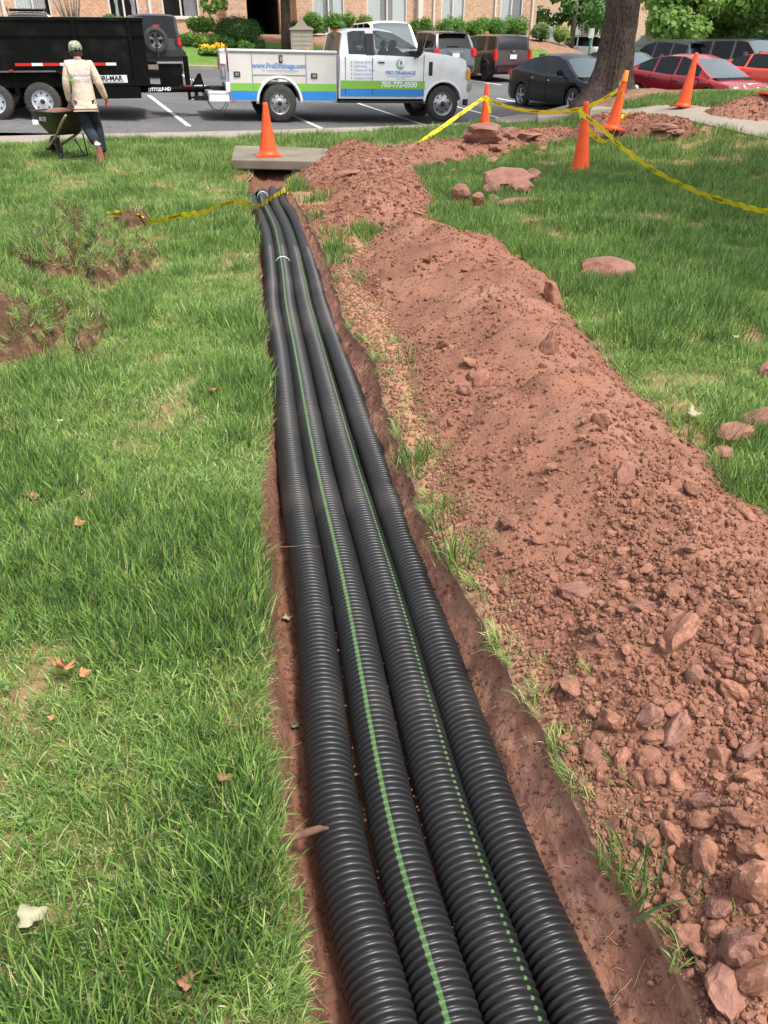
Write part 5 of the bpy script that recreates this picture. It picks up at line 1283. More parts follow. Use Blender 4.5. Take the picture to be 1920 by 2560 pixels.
# service body
def arch_poly(x0, x1, z0, z1, xc, rr, zc):
    pts = [(x0, z1), (x0, z0)]
    a0 = math.asin(min(1, max(-1, (z0-zc)/rr)))
    for a in np.linspace(math.pi-a0, a0, 22): pts.append((xc+rr*math.cos(a), zc+rr*math.sin(a)))
    pts += [(x1, z0), (x1, z1)]; return pts
for s in (-1, 1):
    b = B(); b.prism(arch_poly(-1.16, 1.40, .45, 1.47, 0, .52, .42), s*.60, s*1.0); b.build('side_cabinet', M['wgray'], tr)
    b = B(); b.box((.12, s*.80, 1.485), (2.60, .46, .05), bev=.012); b.build('cabinet_top', M['white'], tr)
    b = B(); pts = []
    for a in np.linspace(-.05, math.pi+.05, 21): pts.append((.53*math.cos(a), s*1.0, .42+.53*math.sin(a)))
    b.tube(pts, .035, 6); b.build('wheel_arch', M['white'], tr)
    if s < 0:
        y = s*1.006
        for nm, z0, z1, m_ in (('green_stripe', .66, .82, M['tgreen']), ('blue_stripe', .47, .655, M['tblue'])):
            for xa_, xb_, sg in ((-1.15, 0, -1), (0, 1.39, 1)):
                pts = []
                for k in range(8):
                    z = z0+(z1-z0)*k/7; pts.append((sg*math.sqrt(max(.565**2-(z-.42)**2, 0)), z))
                pts = pts+[(xa_ if sg < 0 else xb_, z1), (xa_ if sg < 0 else xb_, z0)]
                b = B(); b.prism(pts, y-.002, y+.004); b.build(nm, m_, tr)
        sm_ = B()
        for x in (-.62, .66): sm_.box((x, y-.001, 1.12 if x > 0 else 1.0), (.014, .006, .66 if x > 0 else .92))
        sm_.box((.02, y-.001, .995), (1.26, .006, .012)); sm_.box((.12, y, 1.435), (2.52, .006, .012)); sm_.build('door_seam', mat('seam_grey', (.22, .21, .20), .6), tr)
        for x, z, dx, dz in ((-.98, 1.0, .15, .11), (.85, .985, .15, .11), (.06, 1.32, .09, .16)):
            b = B(); b.box((x, y-.004, z), (dx, .018, dz), bev=.006); h = b.build('latch', M['trim'], tr); b = B(); b.box((x, y-.016, z), (dx*.6, .012, dz*.6), bev=.004); b.build('latch_handle', M['chrome'], h)
b = B(); b.box((.12, 0, .82), (2.50, 1.2, .05)); b.box((1.38, 0, 1.2), (.05, 1.96, .54)); b.build('bed', M['white'], tr)
b = B(); b.box((-1.16, 0, 1.0), (.05, 1.2, .40)); b.box((-1.19, .1, 1.02), (.02, .5, .2)); b.build('tailgate', M['white'], tr)
b = B(); b.box((-1.42, 0, .62), (.50, 1.96, .06), bev=.01); b.box((-1.42, -.80, .52), (.48, .34, .2), bev=.02); b.box((-1.42, .80, .52), (.48, .34, .2), bev=.02); b.box((-1.2, -.9, .74), (.1, .2, .2)); b.build('rear_bumper', M['white'], tr)
for s in (-1, 1):
    b = B(); b.box((-1.17, s*.92, 1.22), (.03, .08, .34), bev=.01); b.build('taillight', M['red_lens'], tr)
b = B(); b.box((-1.05, -1.01, 1.465), (.08, .01, .02)); b.box((-1.1, -1.0, .44), (.09, .02, .03)); b.build('side_marker', M['red_lens'], tr)
b = B(); b.box((.95, .1, 1.50), (.40, .9, .05)); b.build('toolbox_lid', M['trim'], tr)
b = B(); b.lathe([(.03, 1.48), (.03, 1.56), (.001, 1.57)], 12, Matrix.Translation((1.05, .55, 0))); b.build('beacon', M['amber'], tr)
b = B(); b.box((1.62, .0, 1.93), (.05, .36, .05), bev=.01); b.build('brake_light', M['red_lens'], tr)
b = B(); b.box((-1.75, 0, .46), (.35, .10, .10)); b.lathe([(.035, .50), (.05, .55), (.035, .60), (.001, .61)], 12, Matrix.Translation((-1.86, 0, 0))); b.build('hitch', M['trim'], tr)
def put_text(txt, size, mt_, parent, loc, rotz=0, bold=0, ital=0, ax='CENTER', nm='lettering'):
    me = text_mesh(txt, size, mt_, bold, ital, ax); o = link(nm, me, parent, loc, (R(90), 0, rotz)); return o
Y0 = -1.012
put_text('www.ProDrainage.com', .135, M['tink'], tr, (.03, Y0, 1.185), bold=.004)
put_text('Your Friendly Landscape Drainage Experts', .052, M['tink'], tr, (.03, Y0, 1.085))
for i, l_ in enumerate(('Drainage Systems', 'Landscaping', 'Waterproof. Patios', 'Erosion Control', 'Irrigation & More')):
    z = 1.29-i*.085
    put_text(l_, .066, M['tink'], tr, (1.84, -1.018, z), ax='LEFT'); b = B(); b.box((1.77, -1.016, z), (.03, .004, .03)); b.build('bullet_mark', M['tgreen'], tr)
put_text('PRO DRAINAGE', .108, M['tink'], tr, (3.02, -1.018, 1.07), bold=.003)
put_text('Since 1992', .05, M['tink'], tr, (3.02, -1.018, .95)); b = B(); b.box((3.02, -1.016, 1.0), (.7, .004, .006)); b.build('rule_line', M['tink'], tr)
put_text('703-772-0500', .165, M['tpaper'], tr, (2.98, -1.021, .815), bold=.005, ital=.15)
def crescent(parent, x, y, z, s, rot=(0, 0, 0)):
    V = []; n = 24
    for i in range(n+1):
        a = R(70)+R(235)*i/n; V.append((s*math.cos(a), 0, s*math.sin(a)))
    for i in range(n, -1, -1):
        a = R(70)+R(235)*i/n; k = math.sin(math.pi*i/n); V.append((s*(1-.22*k)*math.cos(a)+.10*s*k, 0, s*(1-.22*k)*math.sin(a)+.06*s*k))
    me = bpy.data.meshes.new('emblem_leaf'); m_ = len(V); F_ = [(i, i+1, m_-2-i, m_-1-i) for i in range(n)]; me.from_pydata(V, [], F_); me.materials.append(M['tgreen']); link('emblem_leaf', me, parent, (x, y, z), rot)
    V = [(0, 0, .62*s)]+[(.26*s*math.cos(a), 0, -.02*s+.26*s*math.sin(a)) for a in np.linspace(R(155), R(385), 14)]
    me = bpy.data.meshes.new('emblem_drop'); me.from_pydata(V, [], [tuple(range(len(V)))]); me.materials.append(M['tblue']); link('emblem_drop', me, parent, (x+.05*s, y-.001, z+.15*s), rot)
    V = [(-.55*s, 0, -.62*s), (-.2*s, 0, -.42*s), (.3*s, 0, -.5*s), (.75*s, 0, -.35*s), (.5*s, 0, -.75*s), (0, 0, -.95*s), (-.4*s, 0, -.85*s)]
    me = bpy.data.meshes.new('emblem_hill'); me.from_pydata(V, [], [tuple(range(len(V)))]); me.materials.append(M['tgreen']); link('emblem_hill', me, parent, (x, y-.001, z), rot)
crescent(tr, 3.02, -1.018, 1.26, .115)

# ------------------------------------------------------------------ dump trailer
M['tblack'] = mat('trailer_black', (.004, .004, .004), .55, spec=.10, n=[(2, (.02, .018, .016), .5, .8, 4)])
M['rimw'] = mat('trailer_rim', (.55, .57, .62), .4, .2)
thd = R(15); to = Vector((aty(118, 300, 19.4).x, 19.4)); tc_ = to+Vector((-math.sin(thd), math.cos(thd)))*1.08
tl = thing('dump_trailer', 'long black steel dump trailer with red and white reflector tape', 'trailer', (tc_.x, tc_.y, float(lz(tc_.x, tc_.y-1))-.02), thd)
def tb(nm, c, d, m_=None, bev=.0, par=None): b = B(); b.box(c, d, bev=bev); return b.build(nm, m_ or M['tblack'], par or tl)
X0, X1 = -2.9, 2.36
for s in (-1, 1):
    tb('side_wall', ((X0+X1)/2, s*1.03, 1.28), (X1-X0, .05, 1.26)); tb('top_rail', ((X0+X1)/2, s*1.04, 1.92), (X1-X0+.04, .09, .07), M['tblack'], .012)
    tb('top_edge', ((X0+X1)/2, s*1.04, 1.959), (X1-X0+.04, .085, .006), M['alloy'])
    tb('side_rib', ((X0+X1)/2, s*1.065, 1.62), (X1-X0, .035, .025)); tb('lower_rail', ((X0+X1)/2, s*1.05, .70), (X1-X0, .10, .12), None, .01)
    for x in (-2.0, -.75, .9, 2.06): tb('post', (x, s*1.07, 1.28), (.07, .05, 1.22))
    tb('skirt', (1.6, s*1.12, .52), (1.05, .30, .22), None, .01)
    f = B(); pr = [(-1.72, .62), (-1.60, .86), (-1.42, .97), (.42, .97), (.60, .86), (.84, .55)]
    pr2 = pr+[(x, z-.03) for x, z in reversed(pr)]; f.prism(pr2, s*1.0, s*1.30); f.build('fender', M['tblack'], tl)
    tb('fender_lip', (-.5, s*1.30, .955), (1.8, .012, .03), M['dk'] if 'dk' in M else M['asphalt'])
    tb('fender_brace', (-.48, s*1.06, .72), (.10, .1, .5))
    for x in (0, -.98): wheel(tl, x, s*1.14, .375, .22, s, M['rimw'], 8, .60, steel=True)
tb('front_wall', (X1-.03, 0, 1.28), (.05, 2.05, 1.26)); tb('front_rail', (X1-.03, 0, 1.92), (.09, 2.1, .07), M['tblack'], .012); tb('front_edge', (X1-.03, 0, 1.959), (.085, 2.08, .006), M['plate'])
tb('floor', ((X0+X1)/2, 0, .68), (X1-X0, 2.0, .06)); tb('rear_gate', (X0, 0, 1.2), (.05, 2.05, 1.1))
tb('axle', (0, 0, .40), (.09, 2.1, .09)); tb('axle', (-.98, 0, .40), (.09, 2.1, .09)); tb('frame_beam', (-.2, 0, .56), (4.6, 1.0, .14))
for i, (x0, x1, c_) in enumerate([(-.42, -.08, 1), (-.08, .14, 0), (.14, .5, 1), (.5, .72, 0), (.72, 1.05, 1), (1.05, 1.2, 0), (1.2, 1.46, 1), (1.46, 1.68, 0)]):
    tb('reflector', ((x0+x1)/2, -1.098, 1.08), (x1-x0, .006, .055), M['red_lens'] if c_ else M['plate'])
tb('fender_lamp', (-.5, -1.31, .975), (.08, .02, .03), M['red_lens'])
dc = B(); dc.box((1.50, -1.099, .79), (.74, .006, .15), bev=0); dco = dc.build('maker_decal', M['plate'], tl)
put_text('BRI-MAR', .135, M['ink'], tl, (1.51, -1.106, .80), bold=.005); tb('decal_rule', (1.50, -1.104, .735), (.6, .004, .008), M['ink'])
# tongue
b = B(); b.tube([(2.05, -.75, .56), (3.62, -.08, .52)], .065, 6); b.tube([(2.05, .75, .56), (3.62, .08, .52)], .065, 6); b.box((3.62, 0, .52), (.25, .14, .12)); b.build('tongue', M['tblack'], tl)
b = B(); b.box((2.86, .0, .83), (.52, .62, .46), bev=.01); tbx = b.build('tongue_box', M['tblack'], tl); b = B(); b.box((2.86, 0, 1.075), (.58, .68, .03), bev=.008); b.build('lid', mat('dull_steel', (.33, .34, .33), .4, .6), tl)
b = B(); b.box((3.24, 0, .88), (.12, .12, .66), bev=.01); b.box((3.24, 0, .40), (.07, .07, .22)); b.box((3.34, 0, .34), (.22, .12, .03)); b.build('jack', M['tblack'], tl)
b = B(); b.prism([(3.30, .58), (3.62, .58), (3.56, .85), (3.50, .85)], -.04, .04); b.build('coupler_latch', M['tblack'], tl)
b = B(); b.box((3.82, 0, .52), (.30, .11, .10), bev=.02); b.lathe([(.055, .44), (.06, .56), (.05, .58)], 12, Matrix.Translation((3.9, 0, 0))); b.build('coupler', M['trim'], tl)
b = B(); b.box((3.18, -.245, .575), (.34, .012, .07), Matrix.Rotation(R(23), 3, 'Z')); b.build('reflector', M['red_lens'], tl); b = B(); b.box((3.47, -.125, .575), (.22, .012, .07), Matrix.Rotation(R(23), 3, 'Z')); b.build('reflector', M['plate'], tl)
o = put_text('DT712LP-HD', .10, M['tpaper'], tl, (2.55, -.612, .55), R(23), bold=.003)
chs = B()
for sg in (-1, 1):
    pts = [(3.55+.72*t_, sg*.1, .50-.62*math.sin(math.pi*t_)*(.9 if sg < 0 else .75)) for t_ in np.linspace(0, 1, 26)]
    for i, (a, b2) in enumerate(zip(pts, pts[1:])): chs.tube([Vector(a), Vector(b2)+Vector((0, 0, .0))], .011 if i % 2 else .007, 5)
chs.build('safety_chain', M['alloy'], tl)
b = B(); b.tube([(3.10, .0, .95), (3.2, -.02, .92), (3.34, -.03, .72), (3.5, -.03, .5), (3.75, -.03, .30), (3.98, -.03, .24), (4.14, 0, .4), (4.2, 0, .5)], .010, 6); b.build('brake_cable', M['trim'], tl)

# ------------------------------------------------------------------ worker
M['skin'] = mat('skin', (.30, .155, .10), .6); M['shirt'] = mat('shirt_cloth', (.60, .47, .37), .9, n=[(6, (.52, .40, .31), .45, .7, 4)], bump=[(9, .9, .03), (25, .4, .01)]); M['jeans'] = mat('denim', (.010, .014, .024), .9, n=[(7, (.024, .032, .052), .5, .75, 4)], bump=[(14, .8, .02)])
M['camo'] = mat('camo_cloth', (.26, .27, .20), .9, n=[(14, (.15, .16, .10), .5, .56, 2), (22, (.42, .42, .34), .55, .6, 2)]); M['boot'] = mat('boot_leather', (.22, .10, .055), .85); M['hair'] = mat('hair', (.02, .015, .012), .8); M['glove'] = mat('red_glove', (.55, .05, .05), .8); M['cuff'] = mat('cuff_cloth', (.60, .46, .26), .9)
def skin_body(name, verts, edges, rad, mt_, parent, sub=2, root=0):
    me = bpy.data.meshes.new(name); me.from_pydata([tuple(v) for v in verts], edges, []); o = link(name, me)
    o.modifiers.new('s', 'SKIN'); me.skin_vertices[0]
    for i, r_ in enumerate(rad):
        sv = me.skin_vertices[0].data[i]; sv.radius = r_ if isinstance(r_, tuple) else (r_, r_); sv.use_root = (i == root)
    m2 = o.modifiers.new('b', 'SUBSURF'); m2.levels = sub; m2.render_levels = sub
    bpy.context.view_layer.update(); nm = bpy.data.meshes.new_from_object(o.evaluated_get(bpy.context.evaluated_depsgraph_get()))
    bpy.data.objects.remove(o); nm.materials.clear(); nm.materials.append(mt_); nm.name = name
    for p in nm.polygons: p.use_smooth = True
    return link(name, nm, parent)
pr = aty(240, 395, 13.3); pl_ = thing('person', 'worker in cream long sleeve shirt, camo cap and jeans pushing a wheelbarrow away', 'person', (pr.x, 13.25, float(gz(pr.x, 13.25))), R(14)); pl_.scale = (.95, .95, .95)
# joints (x right, y forward, z up)
J_ = dict(pel=(0, 0, .93), spn=(0, .03, 1.10), chs=(.0, .07, 1.30), nk0=(0, .09, 1.45), nk1=(-.005, .115, 1.53), hd=(-.015, .15, 1.62), hdt=(-.015, .155, 1.70),
          sl=(-.175, .08, 1.41), el=(-.235, .03, 1.14), wl=(-.245, .14, .90), hl=(-.24, .19, .83), sr=(.175, .08, 1.405), er=(.26, .04, 1.15), wr=(.32, .17, .93), hr=(.325, .22, .87),
          hpl=(-.078, 0, .86), kl=(-.03, .08, .52), al=(.10, -.30, .30), fl=(.12, -.30, .12), hpr=(.078, 0, .86), kr=(.11, .20, .52), ar_=(.12, .16, .12), fr=(.12, .30, .05))
def V3_(k): return Vector(J_[k])
ks = ['pel', 'spn', 'chs', 'nk0', 'nk1', 'hd', 'hdt', 'sl', 'el', 'wl', 'hl', 'sr', 'er', 'wr', 'hr', 'hpl', 'kl', 'al', 'fl', 'hpr', 'kr', 'ar_', 'fr']
ei = [('pel', 'spn'), ('spn', 'chs'), ('chs', 'nk0'), ('nk0', 'nk1'), ('nk1', 'hd'), ('hd', 'hdt'), ('chs', 'sl'), ('sl', 'el'), ('el', 'wl'), ('wl', 'hl'), ('chs', 'sr'), ('sr', 'er'), ('er', 'wr'), ('wr', 'hr'), ('pel', 'hpl'), ('hpl', 'kl'), ('kl', 'al'), ('al', 'fl'), ('pel', 'hpr'), ('hpr', 'kr'), ('kr', 'ar_'), ('ar_', 'fr')]
rd = dict(pel=(.13, .10), spn=(.13, .09), chs=(.15, .10), nk0=(.07, .06), nk1=(.056, .056), hd=(.082, .10), hdt=(.065, .08), sl=.055, el=.04, wl=.03, hl=(.04, .022), sr=.055, er=.04, wr=.03, hr=(.04, .022), hpl=.08, kl=.055, al=.04, fl=(.03, .04), hpr=.08, kr=.055, ar_=.04, fr=.035)
body = skin_body('body', [V3_(k) for k in ks], [(ks.index(a), ks.index(b)) for a, b in ei], [rd[k] for k in ks], M['skin'], pl_)
# face turned slightly left, ears, fingers
b = B(); Mh = Matrix.Translation((-.015, .15, 1.60)) @ Matrix.Rotation(R(22), 4, 'Z')
b.add([Mh @ Vector(v) for v in [(-.016, .098, -.02), (.016, .098, -.02), (0, .128, -.028), (0, .10, .03), (0, .10, -.035)]], [(0, 2, 3), (2, 1, 3), (0, 4, 2), (4, 1, 2)]); b.box(Mh @ Vector((0, .097, -.055)), (.045, .014, .012), bev=.004)
for s in (-1, 1): b.lathe([(.001, -.008), (.022, -.006), (.026, .006), (.014, .01), (.001, .004)], 10, Mh @ Matrix.Translation((s*.083, .0, -.005)) @ Matrix.Rotation(R(90), 4, 'Y') @ Matrix.Scale(1.4, 4, Vector((1, 0, 0))))
b.build('face', M['skin'], pl_)
b = B()
for s in (-1, 1): b.box(Mh @ Vector((s*.032, .094, .012)), (.024, .01, .010), bev=.003)
b.build('eyes', M['hair'], pl_)
for side, k in ((-1, 'hl'), (1, 'hr')):
    b = B(); h = V3_(k)
    for i in range(4):
        y = -.036+i*.022; L_ = (.9, 1, .95, .75)[i]
        b.tube([h+Vector((side*-.012, y, 0)), h+Vector((side*.018, y, -.03*L_)), h+Vector((side*.004, y, -.062*L_)), h+Vector((side*-.026, y, -.060*L_))], [.0105, .0105, .0095, .007], 8)
    b.tube([h+Vector((0, .03, .02)), h+Vector((-side*.03, .045, -.01)), h+Vector((-side*.03, .035, -.045))], [.013, .011, .008], 8)
    g_ = b.build('fingers', M['glove'], pl_)
sv = ['pel', 'spn', 'chs', 'nk0', 'sl', 'el', 'wl', 'sr', 'er', 'wr']
sV = {k: V3_(k) for k in sv}; sV['hem'] = Vector((0, -.015, .80)); sV['pel'] = Vector((0, 0, .93)); sk = ['pel', 'spn', 'chs', 'nk0', 'sl', 'el', 'wl', 'sr', 'er', 'wr', 'hem']
sr_ = dict(pel=(.185, .155), spn=(.168, .135), chs=(.182, .132), nk0=(.085, .075), sl=.085, el=.066, wl=.046, sr=.085, er=.066, wr=.046, hem=(.195, .17))
se = [('hem', 'pel'), ('pel', 'spn'), ('spn', 'chs'), ('chs', 'nk0'), ('chs', 'sl'), ('sl', 'el'), ('el', 'wl'), ('chs', 'sr'), ('sr', 'er'), ('er', 'wr')]
shirt = skin_body('shirt', [sV[k] for k in sk], [(sk.index(a), sk.index(b)) for a, b in se], [sr_[k] for k in sk], M['shirt'], pl_, 3)
jk = ['pel', 'hpl', 'kl', 'al', 'hpr', 'kr', 'ar_']; jr = dict(pel=(.135, .11), hpl=.092, kl=.10, al=.085, hpr=.092, kr=.092, ar_=.085)
je = [('pel', 'hpl'), ('hpl', 'kl'), ('kl', 'al'), ('pel', 'hpr'), ('hpr', 'kr'), ('kr', 'ar_')]; jV = {k: V3_(k) for k in jk}; jV['pel'] = Vector((0, 0, .91)); jV['al'] = jV['al'].lerp(jV['kl'], .1)
skin_body('jeans', [jV[k] for k in jk], [(jk.index(a), jk.index(b)) for a, b in je], [jr[k] for k in jk], M['jeans'], pl_)
b = B(); b.box((.115, -.340, .155), (.10, .05, .27), Matrix.Rotation(R(-14), 3, 'X'), bev=.024); b.box((.112, -.315, .20), (.09, .09, .22), Matrix.Rotation(R(-8), 3, 'X'), bev=.03); b.box((.12, .24, .055), (.10, .30, .10), bev=.035)
b.build('boots', M['boot'], pl_); b = B(); b.box((.105, -.30, .315), (.10, .10, .05), bev=.02); b.build('sock', M['plate'], pl_)
Mh2 = Mh @ Matrix.Translation((0, -.005, .035)) @ Matrix.Rotation(R(-6), 4, 'X')
b = B(); b.lathe([(.097, -.03), (.101, 0), (.097, .04), (.078, .08), (.045, .10), (.001, .107)], 20, Mh2 @ Matrix.Scale(1.12, 4, Vector((0, 1, 0))))
V = []; n = 12
for i in range(n+1):
    a = math.pi*i/n; V += [Mh2 @ Vector((.085*math.cos(a), .075+.02*math.sin(a), -.012)), Mh2 @ Vector((.088*math.cos(a), .085+.105*math.sin(a), -.03))]
for i in range(n+1): V += [V[2*i]-Vector((0, 0, .008)), V[2*i+1]-Vector((0, 0, .008))]
q = 2*(n+1); F_ = [(2*i, 2*i+1, 2*i+3, 2*i+2) for i in range(n)]+[(q+2*i, q+2*i+2, q+2*i+3, q+2*i+1) for i in range(n)]+[(2*i+1, q+2*i+1, q+2*i+3, 2*i+3) for i in range(n)]
b.add(V, F_); b.build('cap', M['camo'], pl_)
b = B(); b.box(Mh2 @ Vector((.0, -.098, -.015)), (.085, .022, .05), Mh.to_3x3(), bev=.008); b.build('cap_opening', M['hair'], pl_)
b = B(); b.lathe([(.088, -.065), (.094, -.03), (.09, .0)], 16, Mh @ Matrix.Translation((0, -.012, .0)) @ Matrix.Scale(1.05, 4, Vector((0, 1, 0)))); b.build('hair', M['hair'], pl_)
put_text('ProDrainage', .052, M['tink'], pl_, (.045, -.115, 1.275), bold=.001); crescent(pl_, -.115, -.112, 1.245, .055)
for i, t_ in enumerate(('Landscape Drainage', '703-772-0500')): put_text(t_, .028, M['tink'], pl_, (.05, -.117, 1.225-i*.03))

# ------------------------------------------------------------------ wheelbarrow
M['barrow'] = mat('barrow_green', (.016, .021, .011), .45, n=[(5, (.035, .032, .018), .5, .75, 5)]); M['wood'] = mat('ash_wood', (.34, .26, .16), .8, n=[(8, (.24, .18, .11), .45, .7, 4)])
wb = thing('wheelbarrow', 'dark green steel wheelbarrow with wooden handles heaped with red soil', 'wheelbarrow', (pr.x-.22, 13.3, float(gz(pr.x, 13.6))), R(48)); wb.scale = (.85, .76, .88)
# local: +y forward to the wheel
def trayring(z, w, l0, l1, n=6):
    pts = []
    for (sx, sy) in ((1, 1), (-1, 1), (-1, -1), (1, -1)):
        yy = l1 if sy > 0 else l0; rr = .09; cx, cy = sx*(w-rr), yy-sy*rr; a0 = {(1, 1): 0, (-1, 1): 90, (-1, -1): 180, (1, -1): 270}[(sx, sy)]
        for i in range(n): a = R(a0+90*i/(n-1)); pts.append((cx+rr*math.cos(a), cy+rr*math.sin(a), z))
    return pts
b = B(); rg = [trayring(.82, .36, .12, 1.06), trayring(.80, .345, .14, 1.04), trayring(.60, .30, .22, .92), trayring(.45, .22, .30, .78)]
n = len(rg[0]); vs = [v for r_ in rg for v in r_]; fs = [(i*n+k, i*n+(k+1) % n, (i+1)*n+(k+1) % n, (i+1)*n+k) for i in range(3) for k in range(n)]+[tuple(3*n+k for k in range(n))]
b.add(vs, fs, True); b.tube([Vector(v) for v in rg[0]]+[Vector(rg[0][0])], .012, 6, False); b.build('tray', M['barrow'], wb)
Vl = []; Gx, Gy = np.meshgrid(np.linspace(-.33, .33, 22), np.linspace(.16, 1.0, 26)); Gz = .76+.10*np.clip(1-(Gx/.34)**2, 0, 1)*np.clip(1-((Gy-.58)/.44)**2, 0, 1)+.02*np.abs(fbm(Gx, Gy, 14, 3, 5))
link('soil_load', mesh_np('soil_load', np.stack([Gx, Gy, Gz], -1).reshape(-1, 3), grid_q(*Gx.shape), M['soil']), wb)
for s in (-1, 1):
    b = B(); b.tube([(s*.31, -.32, .80), (s*.27, .0, .66), (s*.20, .5, .42), (s*.10, 1.12, .20), (s*.09, 1.22, .17)], [.017, .022, .024, .024, .022], 8); b.build('handle', M['wood'], wb)
    b = B(); b.tube([(s*.24, .28, .46), (s*.25, .26, .10), (s*.24, .36, .07), (s*.22, .62, .35)], .014, 6); b.build('leg', M['trim'], wb)
b = B(); b.tube([(-.12, 1.22, .17), (.12, 1.22, .17)], .03, 8); b.build('cross_bar', M['trim'], wb); b = B(); b.tube([(-.25, .3, .09), (.25, .3, .09)], .012, 6); b.build('cross_bar', M['trim'], wb)
b = B(); b.lathe([(.12, -.045), (.17, -.05), (.195, -.03), (.20, 0), (.195, .03), (.17, .05), (.12, .045)], 24, Matrix.Translation((0, 1.02, .20)) @ Matrix.Rotation(R(90), 4, 'Z'), axis='y'); b.build('wheel', M['rubber'], wb)
o = put_text('BRUTE', .10, M['tpaper'], wb, (-.345, .60, .70), R(-90)); o.rotation_euler = (R(74), 0, R(-90)); 
# ------------------------------------------------------------------ brick building
def brickmat(name, c1, c2, mortar):
    m = bpy.data.materials.new(name); m.use_nodes = True; t = m.node_tree; b = t.nodes['Principled BSDF']; L = t.links.new
    tc = t.nodes.new('ShaderNodeTexCoord'); sp = t.nodes.new('ShaderNodeSeparateXYZ'); cb = t.nodes.new('ShaderNodeCombineXYZ'); L(tc.outputs['Object'], sp.inputs[0])
    ad = t.nodes.new('ShaderNodeMath'); ad.operation = 'ADD'; L(sp.outputs[0], ad.inputs[0]); L(sp.outputs[1], ad.inputs[1])
    L(ad.outputs[0], cb.inputs[0]); L(sp.outputs[2], cb.inputs[1])
    br = t.nodes.new('ShaderNodeTexBrick'); br.inputs['Scale'].default_value = 1; br.inputs['Brick Width'].default_value = .22; br.inputs['Row Height'].default_value = .078
    br.inputs['Mortar Size'].default_value = .009; br.inputs['Color1'].default_value = (*c1, 1); br.inputs['Color2'].default_value = (*c2, 1); br.inputs['Mortar'].default_value = (*mortar, 1); br.inputs['Bias'].default_value = -.15
    L(cb.outputs[0], br.inputs['Vector'])
    nz = t.nodes.new('ShaderNodeTexNoise'); nz.inputs['Scale'].default_value = 9; L(tc.outputs['Object'], nz.inputs['Vector'])
    mx = t.nodes.new('ShaderNodeMix'); mx.data_type = 'RGBA'; mx.blend_type = 'MULTIPLY'; mx.inputs[0].default_value = .7
    cr = t.nodes.new('ShaderNodeValToRGB'); cr.color_ramp.elements[0].position = .3; cr.color_ramp.elements[0].color = (.6, .55, .5, 1); cr.color_ramp.elements[1].position = .65; cr.color_ramp.elements[1].color = (1, 1, 1, 1)
    L(nz.outputs[0], cr.inputs[0]); L(br.outputs[0], mx.inputs[6]); L(cr.outputs[0], mx.inputs[7]); L(mx.outputs[2], b.inputs['Base Color'])
    bp = t.nodes.new('ShaderNodeBump'); bp.inputs['Strength'].default_value = .5; bp.inputs['Distance'].default_value = .01; bp.invert = True; L(br.outputs['Fac'], bp.inputs['Height']); L(bp.outputs[0], b.inputs['Normal'])
    b.inputs['Roughness'].default_value = .9; return m
M['brick'] = brickmat('brick_wall', (.66, .40, .25), (.53, .29, .175), (.62, .52, .42))
M['brick_b'] = brickmat('brick_pale', (.70, .44, .31), (.60, .35, .24), (.62, .52, .42))
M['cream'] = mat('cream_trim', (.62, .58, .52), .7); M['curtain'] = mat('curtain', (.55, .55, .57), .9); M['curtain_w'] = mat('pale_blind', (.72, .78, .78), .8); M['panel'] = mat('grey_panel', (.34, .35, .38), .7)
M['wglass'] = mat('window_glass', (.02, .022, .026), .08, spec=.5, alpha=.12)
VB = 43.2
bx, by = uv(0, VB)
bd = thing('brick_building', 'long orange brown brick apartment building behind the shrubs', 'building', (bx, by, 1.5), TH)
def U_of(px, v=VB, z=2.5):
    u_ = (px-960)/FPX       # intersect the view column with the facade plane (height z)
    y = 30.0
    for _ in range(30):
        p = aty(px, 40, y); uu_, vv_ = to_uv(p.x, p.y); y += (v-vv_)*.8
    return uu_
def bb(nm, u0, u1, z0, z1, d0, d1, m_, par=None, bev=0): b = B(); b.box(((u0+u1)/2, (d0+d1)/2, (z0+z1)/2), (abs(u1-u0), abs(d1-d0), z1-z0), bev=bev); return b.build(nm, m_, par or bd)
